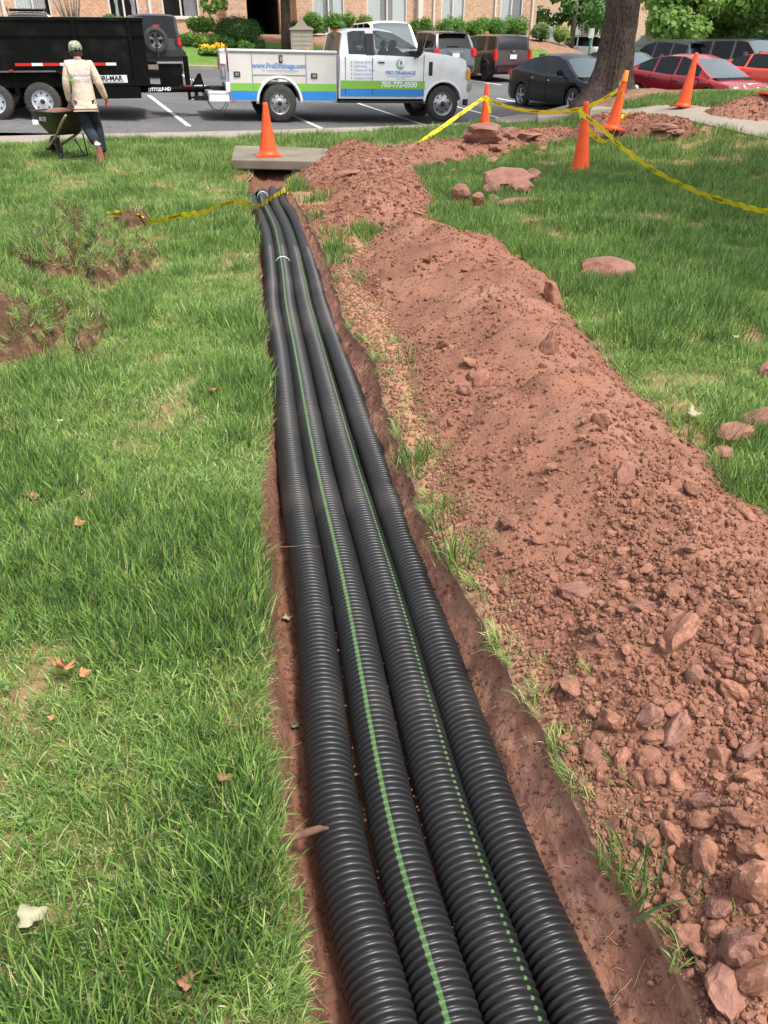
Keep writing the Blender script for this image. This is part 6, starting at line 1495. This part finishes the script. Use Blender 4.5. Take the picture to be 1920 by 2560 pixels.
# local z 0 = world 1.5 ; local y negative = towards us
Uo = U_of
uL = Uo(-260); segs = []
ops = [  # px0, px1, sill(local), head, kind
 (42, 132, .85, 2.9, 'blind'), (275, 350, .75, 2.9, 'drape'), (408, 500, 1.05, 2.9, 'glass'), (612, 700, -.3, 2.35, 'arch'),
 (782, 862, .4, 2.7, 'grey'), (917, 1018, -.1, 2.8, 'grey'), (1102, 1162, .45, 2.8, 'half'), (1250, 1306, .45, 2.8, 'half')]
u_prev = uL
def wall(u0, u1, z0, z1, m_=None, off=0.0): bb('wall', u0, u1, z0, z1, off, off+.3, m_ or M['brick'])
for (a, b_, s0, h0, kd) in ops:
    ua, ub = Uo(a), Uo(b_); rec = .0
    wall(u_prev, ua, -1.2, 6.2); wall(ua, ub, -1.2, s0); wall(ua, ub, h0, 6.2); u_prev = ub
    if kd == 'arch':
        b = B(); n = 14; uc = (ua+ub)/2; hw = (ub-ua)/2; zc = h0-hw*.75
        pts = [(ua, h0+.01), (ub, h0+.01)]+[(uc+hw*math.cos(t_), zc+hw*.75*math.sin(t_)) for t_ in np.linspace(0, math.pi, n)]
        b.prism(pts, .005, .28); b.build('arch', M['brick_b'], bd)
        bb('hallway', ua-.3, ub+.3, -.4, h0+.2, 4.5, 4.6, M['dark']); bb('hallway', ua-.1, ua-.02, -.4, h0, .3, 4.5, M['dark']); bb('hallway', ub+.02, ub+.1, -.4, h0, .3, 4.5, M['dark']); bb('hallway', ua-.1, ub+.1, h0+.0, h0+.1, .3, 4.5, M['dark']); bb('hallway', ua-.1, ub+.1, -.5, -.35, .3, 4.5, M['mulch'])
        continue
    fr = B(); t_ = .075; W2 = ub-ua
    for (c0, c1, z0, z1) in ((ua, ua+t_, s0, h0), (ub-t_, ub, s0, h0), (ua+t_, ub-t_, s0, s0+t_), (ua+t_, ub-t_, h0-t_, h0), ((ua+ub)/2-t_/2, (ua+ub)/2+t_/2, s0+t_, h0-t_)):
        fr.box(((c0+c1)/2, .06, (z0+z1)/2), (c1-c0, .09, z1-z0))
    wf = fr.build('window', M['cream'], bd)
    b = B(); b.box(((ua+ub)/2, .08, (s0+h0)/2), (W2-2*t_, .012, h0-s0-2*t_)); b.build('pane', M['wglass'], wf)
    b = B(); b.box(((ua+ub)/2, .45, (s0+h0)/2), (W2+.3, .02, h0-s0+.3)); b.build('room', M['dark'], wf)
    bb('sill', ua-.05, ub+.05, s0-.06, s0+.02, -.06, .09, M['cream'])
    mid = (ua+ub)/2
    def pleat(c0, c1, m_, tie=False):
        V = []; n = 20
        for i in range(n+1):
            x = c0+(c1-c0)*i/n
            for k in range(7):
                z = s0+.08+(h0-s0-.16)*k/6; xx = x
                if tie: q = .25+.75*abs(k/6-.28)/.72; xc_ = c1-.12*(c1-c0); xx = xc_+(x-xc_)*min(1, q)
                V.append((xx, .14+.03*math.sin(i*1.9), z))
        me = mesh_np('curtain', np.array(V), grid_q(n+1, 7), m_); link('curtain', me, wf)
    if kd == 'blind': pleat(ua+t_, mid-.02, M['curtain_w']); pleat(mid+.02, mid+.35*W2, M['curtain'])
    if kd == 'drape': pleat(ua+t_, mid-.15*W2, M['curtain_w'], True); pleat(mid, ub-t_, M['curtain'], True)
    if kd == 'glass': pleat(mid+.1*W2, ub-t_, M['panel'])
    if kd == 'grey': pleat(ua+t_, ua+.36*W2, M['curtain_w']); b = B(); b.box((ua+.5*W2, .13, (s0+h0)/2), (.28*W2, .03, h0-s0-.1)); b.build('panel', M['panel'], wf); b = B(); b.box((ua+.81*W2, .13, (s0+h0)/2), (.32*W2, .03, h0-s0-.1)); b.build('panel', M['curtain_w'], wf)
    if kd == 'half': pleat(ua+t_, mid, M['curtain_w']); b = B(); b.box((ua+.75*W2, .13, (s0+h0)/2), (.42*W2, .03, h0-s0-.1)); b.build('panel', M['panel'] if a == 1250 else M['curtain_w'], wf)
uR = Uo(1341); wall(u_prev, uR, -1.2, 6.2); bb('end_wall', uR-.3, uR-.001, -1.2, 6.2, .3, 14, M['brick']); bb('roof', uL, uR+.4, 6.2, 6.5, -.5, 14, M['panel'])
for px, w_ in ((13, .12), (377, .13), (1083, .10), (1236, .11), (1329, .11)): u = Uo(px); o = bb('downspout', u-w_/2, u+w_/2, -.0 if px > 400 else .3, 6.1, -.10, -.004, M['cream'], None, .01)
u0, u1 = Uo(560), Uo(611); bb('pillar', u0, u1, -1.2, 6.0, -.6, -.004, M['brick_b']); u0, u1 = Uo(735), Uo(765); bb('pillar', u0, u1, -1.2, 6.0, -.5, -.004, M['brick'])
u0, u1 = Uo(1040), Uo(1052); bb('post', u0, u1, -1.0, 6.0, -.3, -.004, M['cream'])
# entry steps
us = (Uo(625)+Uo(690))/2
st_ = thing('entry_steps', 'concrete steps climbing to the dark arched entry', 'steps', (*uv(us-.15, VB-3.4), 0), TH)
for i in range(5):
    x, y = uv(us, VB-3.4+i*.42); z = 1.42-(4-i)*.17-.25
    b = B(); b.box((0, i*.42+.21, z), (1.45, .42, .5)); b.build('step', M['concrete'], st_)

# ------------------------------------------------------------------ foliage
def leafm(name, c, c2, tr_=.3): return mat(name, c, .5, n=[(.9, c2, .38, .62, 3), (5, tuple(v*.6 for v in c), .5, .68, 3)], trans=tr_, spec=.35)
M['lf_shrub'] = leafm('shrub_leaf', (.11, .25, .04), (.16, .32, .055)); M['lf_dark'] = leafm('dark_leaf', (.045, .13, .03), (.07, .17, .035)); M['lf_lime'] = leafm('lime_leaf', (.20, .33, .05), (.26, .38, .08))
M['lf_maple'] = leafm('maple_leaf', (.19, .34, .07), (.27, .42, .10), .5); M['lf_pale'] = leafm('pale_leaf', (.22, .30, .13), (.28, .35, .18), .45); M['lf_wood'] = leafm('wood_leaf', (.08, .17, .045), (.13, .24, .06)); M['lf_var'] = leafm('variegated_leaf', (.24, .32, .14), (.15, .27, .07))
M['bark'] = mat('bark', (.085, .06, .046), .95, n=[(2.5, (.125, .10, .08), .45, .7, 5), (14, (.04, .028, .022), .48, .66, 5)], bump=[(12, 1.0, .05), (45, .7, .015)])
M['bark_pale'] = mat('bark_pale', (.30, .25, .20), .9, n=[(8, (.2, .16, .125), .45, .7, 4)])
M['yellow'] = mat('yellow_petal', (.85, .50, .02), .6)
def leaves(name, centers, rad, n, size, mt_, parent, squash=(1, 1, 1), shell=.55, seed=0, up=.3, asp=.6):
    """n leaf faces spread through clumps; centers in local coordinates, rad per clump"""
    r_ = np.random.default_rng(seed+11); C_ = np.array([tuple(c) for c in centers]); Rd = np.array(rad, float); wts = Rd**2; wts = wts/wts.sum()
    k = r_.choice(len(C_), n, p=wts); d = r_.normal(0, 1, (n, 3)); d /= np.linalg.norm(d, axis=1)[:, None]
    rr = Rd[k]*(shell+(1-shell)*r_.random(n)**.6)*(1+.12*r_.normal(0, 1, n))
    P = C_[k]+d*rr[:, None]*np.array(squash)
    nrm = d+r_.normal(0, .55, (n, 3))+np.array([0, 0, up]); nrm /= np.linalg.norm(nrm, axis=1)[:, None]
    a = np.cross(nrm, r_.normal(0, 1, (n, 3))); a /= np.linalg.norm(a, axis=1)[:, None]; b = np.cross(nrm, a)
    s_ = size*r_.uniform(.6, 1.3, n)[:, None]; a = a*s_; b = b*s_*asp
    V = np.stack([P-a, P+b+nrm*s_*.15, P+a, P-b+nrm*s_*.15], 1).reshape(-1, 3)
    return link(name, mesh_np(name, V, np.arange(4*n).reshape(n, 4), mt_, smooth_=False), parent)
def core(c, r, sq, mt_, parent, nm='branches'):
    rnd = random.Random(int(c[0]*100)); b = B()
    for i in range(9):
        a = rnd.uniform(0, 6.28); e = rnd.uniform(.2, 1.1); b.tube([(c[0], c[1], c[2]-r*sq*.9), (c[0]+math.cos(a)*r*.3, c[1]+math.sin(a)*r*.3, c[2]-r*sq*.2), (c[0]+math.cos(a)*math.cos(e)*r*.85, c[1]+math.sin(a)*math.cos(e)*r*.85, c[2]+math.sin(e)*r*sq*.8)], [.02, .015, .006], 5)
    return b.build(nm, mt_, parent)
def shrub(px, yt, yb, wpx, v, label, mt_, n=2600, size=.05, clipped=False, stems=False, seed=0, shape=1.0):
    y = 32.0
    for _ in range(30):
        p = aty(px, (yt+yb)/2, y); uu_, vv_ = to_uv(p.x, p.y); y += (v-vv_)*.8
    pt = aty(px, yt, y); pb = aty(px, yb, y); Z = y*math.cos(PITCH)+(CAMZ-pt.z)*math.sin(PITCH); wm = wpx/FPX*Z; hm = pt.z-pb.z
    gzb = float(bz(pb.x, y)); zb = pb.z if stems or gzb < pb.z-.5 else min(pb.z, gzb)
    t = thing('shrub', label, 'shrub', (pb.x, y, min(gzb, pb.z)), 0, 'shrubs in front of the building'); off = zb-min(gzb, pb.z); hm = pt.z-zb
    rnd = random.Random(seed+int(px)); cs = []; rs = []
    if clipped: cs = [(0, 0, off+hm/2)]; rs = [.5]; sq = (wm, wm*.8, hm); leaves('foliage', cs, rs, n*2, size*.8, mt_, t, sq, .86, seed+int(px))
    else:
        for i in range(16):
            a = rnd.uniform(0, 6.28); q = rnd.random()**.5*.62; zz = rnd.uniform(.28, .72); cs.append((math.cos(a)*q*wm*.5, math.sin(a)*q*wm*.4, off+hm*zz)); rs.append(min(wm*.5, hm*.5)*rnd.uniform(.42, .62))
        leaves('foliage', cs, rs, n, size, mt_, t, (1.12, 1, 1), .5, seed+int(px), .5, .45)
    core((0, 0, off+hm*.45), max(wm, hm)*.42, hm/wm, M['bark'], t)
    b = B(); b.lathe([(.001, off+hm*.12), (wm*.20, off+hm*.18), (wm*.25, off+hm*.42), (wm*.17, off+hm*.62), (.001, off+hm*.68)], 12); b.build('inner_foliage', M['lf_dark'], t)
    if stems:
        b = B()
        for i in range(5): b.tube([(.1*math.cos(i*1.3), .1*math.sin(i*1.3), 0), (.35*math.cos(i*1.3)*wm*.5, .2*math.sin(i*1.3), off+hm*.35)], [.04, .02], 6)
        b.build('stems', M['bark'], t)
    return t
sh = [(85, 32, 72, 74, 41.6, 'rounded green shrub under the left curtained window', 'lf_shrub'), (185, 44, 68, 78, 41.8, 'darker green shrub behind the bare multi stem tree', 'lf_dark'), (280, 31, 72, 80, 41.6, 'rounded green shrub under the window with tied drapes', 'lf_shrub'),
      (507, 36, 84, 88, 41.2, 'loose green shrub under the dark window', 'lf_shrub'), (466, 78, 114, 42, 39.4, 'clump of tall grassy foliage left of the lime shrubs', 'lf_shrub'), (505, 82, 118, 48, 39.2, 'lime green shrub beside the grassy clump', 'lf_lime'), (540, 80, 114, 44, 39.4, 'second lime shrub touching the clipped dome', 'lf_lime'),
      (615, 96, 126, 60, 38.6, 'light green low shrub below the clipped dome', 'lf_shrub'), (572, 86, 116, 44, 38.9, 'low dark shrub at the left foot of the clipped dome', 'lf_dark'), (650, 96, 122, 40, 38.9, 'low darker shrub left of the steps', 'lf_dark'),
      (752, 46, 108, 78, 40.2, 'mid green hedge shrub behind the mailbox unit', 'lf_dark'), (785, 29, 66, 80, 41.8, 'green shrub above the service truck cab roof', 'lf_shrub'), (850, 27, 66, 86, 41.8, 'green shrub behind the truck cab, second from the mailbox', 'lf_shrub'), (920, 30, 62, 84, 41.8, 'green shrub left of the white van roof', 'lf_shrub'),
      (1060, 40, 90, 92, 41.3, 'green shrub just right of the white van', 'lf_shrub'), (1122, 35, 98, 92, 41.3, 'full green shrub above the slate grey crossover', 'lf_shrub'), (1190, 34, 97, 90, 41.3, 'full green shrub above the maroon wagon', 'lf_shrub'), (1288, 33, 98, 74, 41.6, 'leggy green shrub on visible stems by the building corner', 'lf_shrub'),
      (1350, 54, 104, 66, 41.4, 'variegated pale green shrub right of the building corner', 'lf_var'), (1398, 59, 112, 60, 41.2, 'bright lime green shrub at the right end of the row', 'lf_lime'), (1240, 40, 96, 70, 41.5, 'green shrub left of the leggy one', 'lf_shrub')]
for i, (px, yt, yb, wx, v, lb, m_) in enumerate(sh): shrub(px, yt, yb, wx, v, lb, M[m_], 3900 if wx > 60 else 1900, .055 if wx > 60 else .045, stems=(px == 1288), seed=i)
shrub(594, 44, 104, 112, 39.6, 'large dome shaped shrub clipped smooth beside the entry', M['lf_dark'], 5200, .045, True, seed=50)
# yellow lilies
for i, (px, py) in enumerate([(520, 118), (548, 112), (535, 128), (512, 130), (556, 125)]):
    y = 31.
    for _ in range(30): p = aty(px, py, y); uu_, vv_ = to_uv(p.x, p.y); y += (38.3-vv_)*.8
    t = thing('flower_clump', ['yellow flowers nearest the off road vehicle', 'topmost yellow flower clump under the lime shrubs', 'lowest yellow flower clump above the service body', 'leftmost low yellow flower clump', 'yellow flower clump next to the low dark shrub'][i], 'flowers', (p.x, p.y, float(bz(p.x, p.y))), 0, 'yellow flowers in the mulch bed')
    h = max(p.z-float(bz(p.x, p.y)), .3); leaves('foliage', [(0, 0, h*.45)], [.3], 260, .06, M['lf_shrub'], t, (1, 1, h), .2, i); leaves('petals', [(0, 0, h)], [.26], 70, .045, M['yellow'], t, (1, 1, .45), .3, i+70)
def tree(name, label, base, trunk, limbs, crown, n, size, lm, bm_, group=None, seed=0, sq=(1, 1, .8)):
    t = thing(name, label, 'tree', base, 0, group); b = B(); b.tube(*trunk, 14); b.build('trunk', bm_, t)
    if limbs:
        b = B()
        for l in limbs: b.tube(l[0], l[1], 8)
        b.build('limbs', bm_, t)
    leaves('crown', [c[:3] for c in crown], [c[3] for c in crown], n, size, lm, t, sq, .45, seed, .25, .8)
    return t
# oak on the rise
rnd = random.Random(4); Tz = float(gz(5.15, 18.6)); ok = thing('oak_tree', 'broad old oak trunk rising behind the leaning cone', 'tree', (5.27, 20.6, .45))
nr_, na = 110, 170; V = []
for i in range(nr_):
    z = -.45+5.4*i/(nr_-1); z2 = max(z, -.1); rb = .37+.05*math.exp(-z2*1.4)+.27*math.exp(-z2*3.2)-.012*z
    for k in range(na):
        a = 2*math.pi*k/na; fl = math.exp(-max(z, 0)*2.6)*.16*math.cos(a*5+.6)
        bark = .035*float(noise(a*9, z*1.7, 7))+.03*float(noise(a*3+9, z*.9, 8))+.024*abs(math.sin(a*17+2.2*math.sin(z*1.6+a*2)))+.016*abs(math.sin(a*29+z*3+2*math.sin(z*5)))
        r_ = rb+fl+bark-.02; V.append((r_*math.cos(a)+.03*z+.02*math.sin(z*1.3), r_*math.sin(a), z))
link('trunk', mesh_np('trunk', np.array(V), grid_q(nr_, na, True), M['bark']), ok)
b = B(); cr = []
for i in range(11):
    a = i*2.4+.3; e = R(25+rnd.uniform(0, 30)); L_ = rnd.uniform(3.5, 5.6); p0 = Vector((.12, 0, 4.6+.12*i)); dv = Vector((math.cos(a)*math.cos(e), math.sin(a)*math.cos(e), math.sin(e)))
    p1 = p0+dv*L_*.5+Vector((0, 0, .3)); p2 = p0+dv*L_; b.tube([p0, p1, p2], [.17, .11, .04], 8)
    for q in (.6, 1.0): c = p0+dv*L_*q; cr.append((c.x, c.y, c.z+.5, rnd.uniform(1.0, 1.6)))
b.tube([(.12, 0, 4.7), (.2, .1, 7.5), (.1, 0, 10.5)], [.36, .22, .06], 10); cr += [(.2, 0, 9.5, 2.0), (1.5, .8, 8.5, 1.6), (-1.4, -.6, 8.7, 1.6)]
b.build('limbs', M['bark'], ok); leaves('crown', [c[:3] for c in cr], [c[3] for c in cr], 15000, .12, M['lf_maple'], ok, (1.1, 1.1, .75), .3, 5, .3, .8)
# soil and needles mound at the oak foot
PM = [(5.55+1.75*math.cos(a)*(1+.12*math.sin(3*a)), 20.4+1.25*math.sin(a)) for a in np.linspace(0, 6.283, 24)[:-1]]
hm_ = Heap(PM, .22, .28, 190, .35); o = build_heap('root_mound', hm_, None, None, M['mulch'], .03, .004); o['kind'] = 'structure'; o['label'] = 'brown leaf litter mound round the oak roots'
# tree in front of the entry
def vpos(px, v, py=120):
    y = 32.
    for _ in range(30): p = aty(px, py, y); uu_, vv_ = to_uv(p.x, p.y); y += (v-vv_)*.8
    return p.x, y
x, y = vpos(717, 38.4); zb = float(bz(x, y))
cr = [(x_, y_, z_, r_) for x_, y_, z_, r_ in [(-1.9, -.5, 3.0, .65), (-1.3, -.6, 2.75, .5), (-.6, -.4, 3.1, .7), (.3, -.6, 2.7, .6), (.9, -.3, 2.9, .6), (1.9, -.5, 3.0, .6), (2.7, -.4, 3.05, .5), (3.3, -.3, 2.9, .4), (-2.8, -.3, 3.0, .5), (0, 0, 4.2, 1.6), (1.8, 0, 4, 1.4), (-1.8, 0, 4, 1.4), (-3.0, -.3, 2.0, .6), (-3.4, -.2, 2.6, .5)]]
tree('maple_tree', 'young shade tree with a straight dark trunk before the entry', (x, y, zb), ([(0, 0, -.1), (.02, 0, 1.2), (.05, 0, 2.6), (.05, 0, 4)], [.27, .22, .20, .14]), [([(.05, 0, 2.6), (.9, -.3, 3.2), (2.4, -.4, 3.5)], [.10, .07, .03]), ([(.05, 0, 2.7), (-.9, -.3, 3.3), (-2.4, -.3, 3.4)], [.10, .07, .03])], cr, 5200, .12, M['lf_maple'], M['bark'], seed=31)
# bare multi stem tree at left
x, y = vpos(180, 41.0, 60); t = thing('crepe_myrtle', 'multi stem tree with thin bare tan stems fanning up the brick wall', 'tree', (x, y, float(bz(x, y)))); b = B(); rnd = random.Random(9)
for i in range(12): a = -1.0+2*i/11; b.tube([(a*.16, rnd.uniform(-.1, .1), 0), (a*.5+rnd.uniform(-.06, .06), rnd.uniform(-.2, .1), 1.1), (a*1.15+rnd.uniform(-.15, .15), rnd.uniform(-.3, .2), 2.6)], [.045, .03, .014], 6)
b.build('stems', M['bark_pale'], t); leaves('crown', [(-.9, 0, 2.9), (.4, 0, 3.0), (1.1, 0, 2.9)], [.7, .7, .7], 700, .07, M['lf_pale'], t, (1, 1, .7), .2, 8)
# mailbox unit
x, y = vpos(755, 37.4, 100); t = thing('mailbox_unit', 'beige cluster mailbox with peaked roof and finial behind the truck bed', 'mailbox', (x, y, float(bz(x, y))-.05), R(4))
M['beige'] = mat('beige_metal', (.34, .29, .23), .6); M['beige2'] = mat('beige_door', (.37, .32, .25), .55)
Z = y*.853+.6; hb = aty(755, 72, y).z-float(bz(x, y)); w2 = 58/FPX*Z*.5
b = B(); b.box((0, 0, hb*.5+.1), (w2*2*.93, .5, hb-.2)); b.box((0, 0, hb+.03), (w2*2.05, .62, .07), bev=.015); b.build('cabinet', M['beige'], t)
b = B(); b.prism([(-w2*1.02, hb+.06), (w2*1.02, hb+.06), (w2*.5, hb+.16), (w2*.2, hb+.34), (.05, hb+.42), (-.05, hb+.42), (-w2*.2, hb+.34), (-w2*.5, hb+.16)], -.28, .28); b.lathe([(.03, hb+.41), (.05, hb+.46), (.03, hb+.52), (.001, hb+.54)], 10); b.build('roof', M['beige'], t)
for i in range(2):
    for j in range(6):
        b = B(); b.box(((i-.5)*w2*.85, -.255, hb-.16-j*.165), (w2*.78, .02, .145), bev=.004); b.build('mail_door', M['beige2'], t)
# second mailbox pillar right of the oak
x, y = 14.2, 45; p = aty(1600, 118, 45); t = thing('mailbox_unit', 'cream mailbox unit with finial just right of the oak trunk', 'mailbox', (p.x, 45, float(lz(p.x, 45)))); hb = aty(1600, 112, 45).z-t.location.z
b = B(); b.box((0, 0, hb/2), (1.25, .5, hb)); b.build('cabinet', M['cream'], t); b = B(); b.prism([(-.7, hb), (.7, hb), (.2, hb+.2), (.05, hb+.4), (-.05, hb+.4), (-.2, hb+.2)], -.3, .3); b.build('roof', M['cream'], t)
# far building
p = aty(1420, 90, 78); fb = thing('brick_building', 'distant brick building beyond the white cars', 'building', (p.x, 78, 1.0), R(8))
M['dkgl'] = M['glass_dark']
def fbx(nm, u0, u1, z0, z1, d0, d1, m_, par=None): b = B(); b.box(((u0+u1)/2, (d0+d1)/2, (z0+z1)/2), (u1-u0, d1-d0, z1-z0)); return b.build(nm, m_, par or fb)
fbx('wall', -4, 12, -2, 7, 0, 5, M['brick_b'])
for u in (-2.2, .6, 3.6, 7, 10): w_ = fbx('window', u, u+1.2, .2, 2.2, -.06, -.002, M['cream']); fbx('pane', u+.1, u+1.1, .3, 2.1, -.09, -.062, M['panel'], w_)
for u in (-3.4, 2.6, 5.6, 8.9): fbx('downspout', u, u+.15, -1, 6.5, -.12, -.004, M['cream'])
fbx('roof', -4.4, 12.4, 7, 7.3, -.5, 5.5, M['panel'])
shf = thing('shrub', 'small dark shrub before the distant brick building', 'shrub', tuple(aty(1482, 84, 74)), 0); leaves('foliage', [(0, 0, .5)], [.9], 700, .12, M['lf_dark'], shf, (1.3, 1, .8), .3, 3)
# far lawn rise under it
Xf, Yf = np.meshgrid(np.linspace(8, 60, 30), np.linspace(62, 110, 24)); Zf = -.3+1.6*smooth(63, 74, Yf)
link('far_lawn', mesh_np('far_lawn', np.stack([Xf, Yf, Zf], -1).reshape(-1, 3), grid_q(*Xf.shape), M['bank']))['kind'] = 'structure'
# sign post
p0 = aty(1475, 108, 60); t = thing('sign_post', 'thin green post with a small white plate beside the white cars', 'sign', (p0.x, 60, p0.z-1)); hh = aty(1475, 74, 60).z-t.location.z
b = B(); b.tube([(0, 0, 0), (0, 0, hh-.3)], .05, 8); b.build('post', mat('green_post', (.02, .22, .12), .5), t); b = B(); b.box((0, -.06, hh-.2), (.36, .03, .55)); b.build('plate', M['plate'], t)
# slender trees beyond
for i, (px, Y, h, lb) in enumerate([(1450, 66, 8, 'slim pale stemmed tree left of the green post'), (1464, 67, 8.5, 'slim pale stemmed tree beside the green post'), (1478, 69, 8, 'slim pale stemmed tree nearest the oak trunk'), (1618, 50, 9, 'tall grey trunk tree right of the oak')]):
    p = aty(px, 110, Y); z0 = -.3 if i == 3 else .3; rr = .32 if i == 3 else .09; rn = random.Random(i)
    cr = [(rn.uniform(-2.2, 2.2), rn.uniform(-1, 1), rn.uniform(3.2, 6.5), rn.uniform(.7, 1.3)) for _ in range(11)]
    tree('slender_tree', lb, (p.x, Y, z0), ([(0, 0, -.6), (.1, 0, 3), (.2, 0, h)], [rr, rr*.8, rr*.5]), None, cr if i < 3 else [(a, b2, c+2.2, d) for a, b2, c, d in cr], 2600, .16, M['lf_pale'], M['bark_pale'], 'slender trees beyond the lot', seed=60+i)
# big maple at the upper right
rn = random.Random(12); p = aty(1780, 60, 44); cr = []
for i in range(70):
    px = rn.uniform(1650, 2050); py = rn.uniform(-190, 112); q = aty(px, py, 42+rn.uniform(-2.5, 4)); cr.append((q.x-p.x, q.y-44, q.z+.5, rn.uniform(.5, 1.15)))
tree('maple_tree', 'spreading light green maple filling the upper right corner', (p.x, 44, -.5), ([(0, 0, 0), (.1, 0, 2.5), (.1, 0, 7)], [.42, .34, .2]), [([(.1, 0, 2.2), (2.5, -.5, 3.6), (5, -1, 4.6)], [.16, .1, .04]), ([(.1, 0, 2.4), (-1.6, -.4, 3.2), (-3.2, -1, 3.8)], [.14, .09, .04])], cr, 30000, .13, M['lf_maple'], M['bark'], seed=90)
# dark understorey and wood behind
rn = random.Random(21)
for i, (px, py, Y, r_, lb, m_) in enumerate([(1880, 118, 48, 2.2, 'dark bush behind the far black hatchback', 'lf_wood'), (1945, 110, 50, 2.6, 'dark bush cut by the right frame edge', 'lf_wood'), (1700, 112, 52, 2.3, 'olive green bush right of the grey trunk', 'lf_pale'), (1780, 100, 52, 2.5, 'dark bush in the shade under the maple', 'lf_wood'), (1650, 90, 54, 2.2, 'pale olive bush behind the grey trunk', 'lf_pale')]):
    p = aty(px, py, Y); t = thing('bush', lb, 'bush', (p.x, Y, -.5), 0, 'bushes under the maple'); h = p.z+.5
    leaves('foliage', [(rn.uniform(-1.3, 1.3), rn.uniform(-.8, .8), h*rn.uniform(.3, 1.0)) for _ in range(9)], [r_*rn.uniform(.35, .6) for _ in range(9)], 3200, .13, M[m_], t, (1, 1, 1), .3, i+5)
Pw = []; Rw = []
for i in range(240):
    a = rn.uniform(-.62, .62); Y = rn.uniform(84, 104); Pw.append((a*Y*1.15+8, Y, rn.uniform(0, 15))); Rw.append(rn.uniform(1.8, 3.4))
wd = leaves('woods', Pw, Rw, 60000, .42, M['lf_wood'], None, (1, 1, 1), .3, 77); tag(wd, 'dark green wood closing the view behind the buildings', kind='stuff')
wt_ = B()
for i in range(60): a = rn.uniform(-.62, .62); Y = rn.uniform(80, 92); x = a*Y*1.15+8; wt_.tube([(x, Y, -1), (x+rn.uniform(-.4, .4), Y, 12)], [rn.uniform(.15, .4), .1], 6)
o = wt_.build('wood_trunks', M['bark']); tag(o, 'trunks of the distant wood', kind='stuff')
cr = []; rn = random.Random(33)
for i in range(26): px = rn.uniform(1346, 1500); py = rn.uniform(-60, 60); q = aty(px, py, 60+rn.uniform(-1, 3)); cr.append((q.x-12.5, q.y-60, q.z, rn.uniform(.5, 1.0)))
tree('shade_tree', 'fresh green tree just right of the building corner', (12.5, 60, 0), ([(0, 0, 0), (0, 0, 5)], [.2, .15]), None, cr, 6000, .14, M['lf_wood'], M['bark'], seed=44)

rn = random.Random(3); cr = [(rn.uniform(-4, 3), rn.uniform(-3.5, 3.5), rn.uniform(6.5, 9.5), rn.uniform(.9, 1.6)) for _ in range(26)]
tree('shade_tree', 'tall shade tree on the right lawn beyond the frame', (9.6, 6.8, .1), ([(0, 0, -.1), (.1, 0, 4), (.1, 0, 8)], [.34, .26, .15]), None, cr, 9000, .14, M['lf_maple'], M['bark'], seed=49)
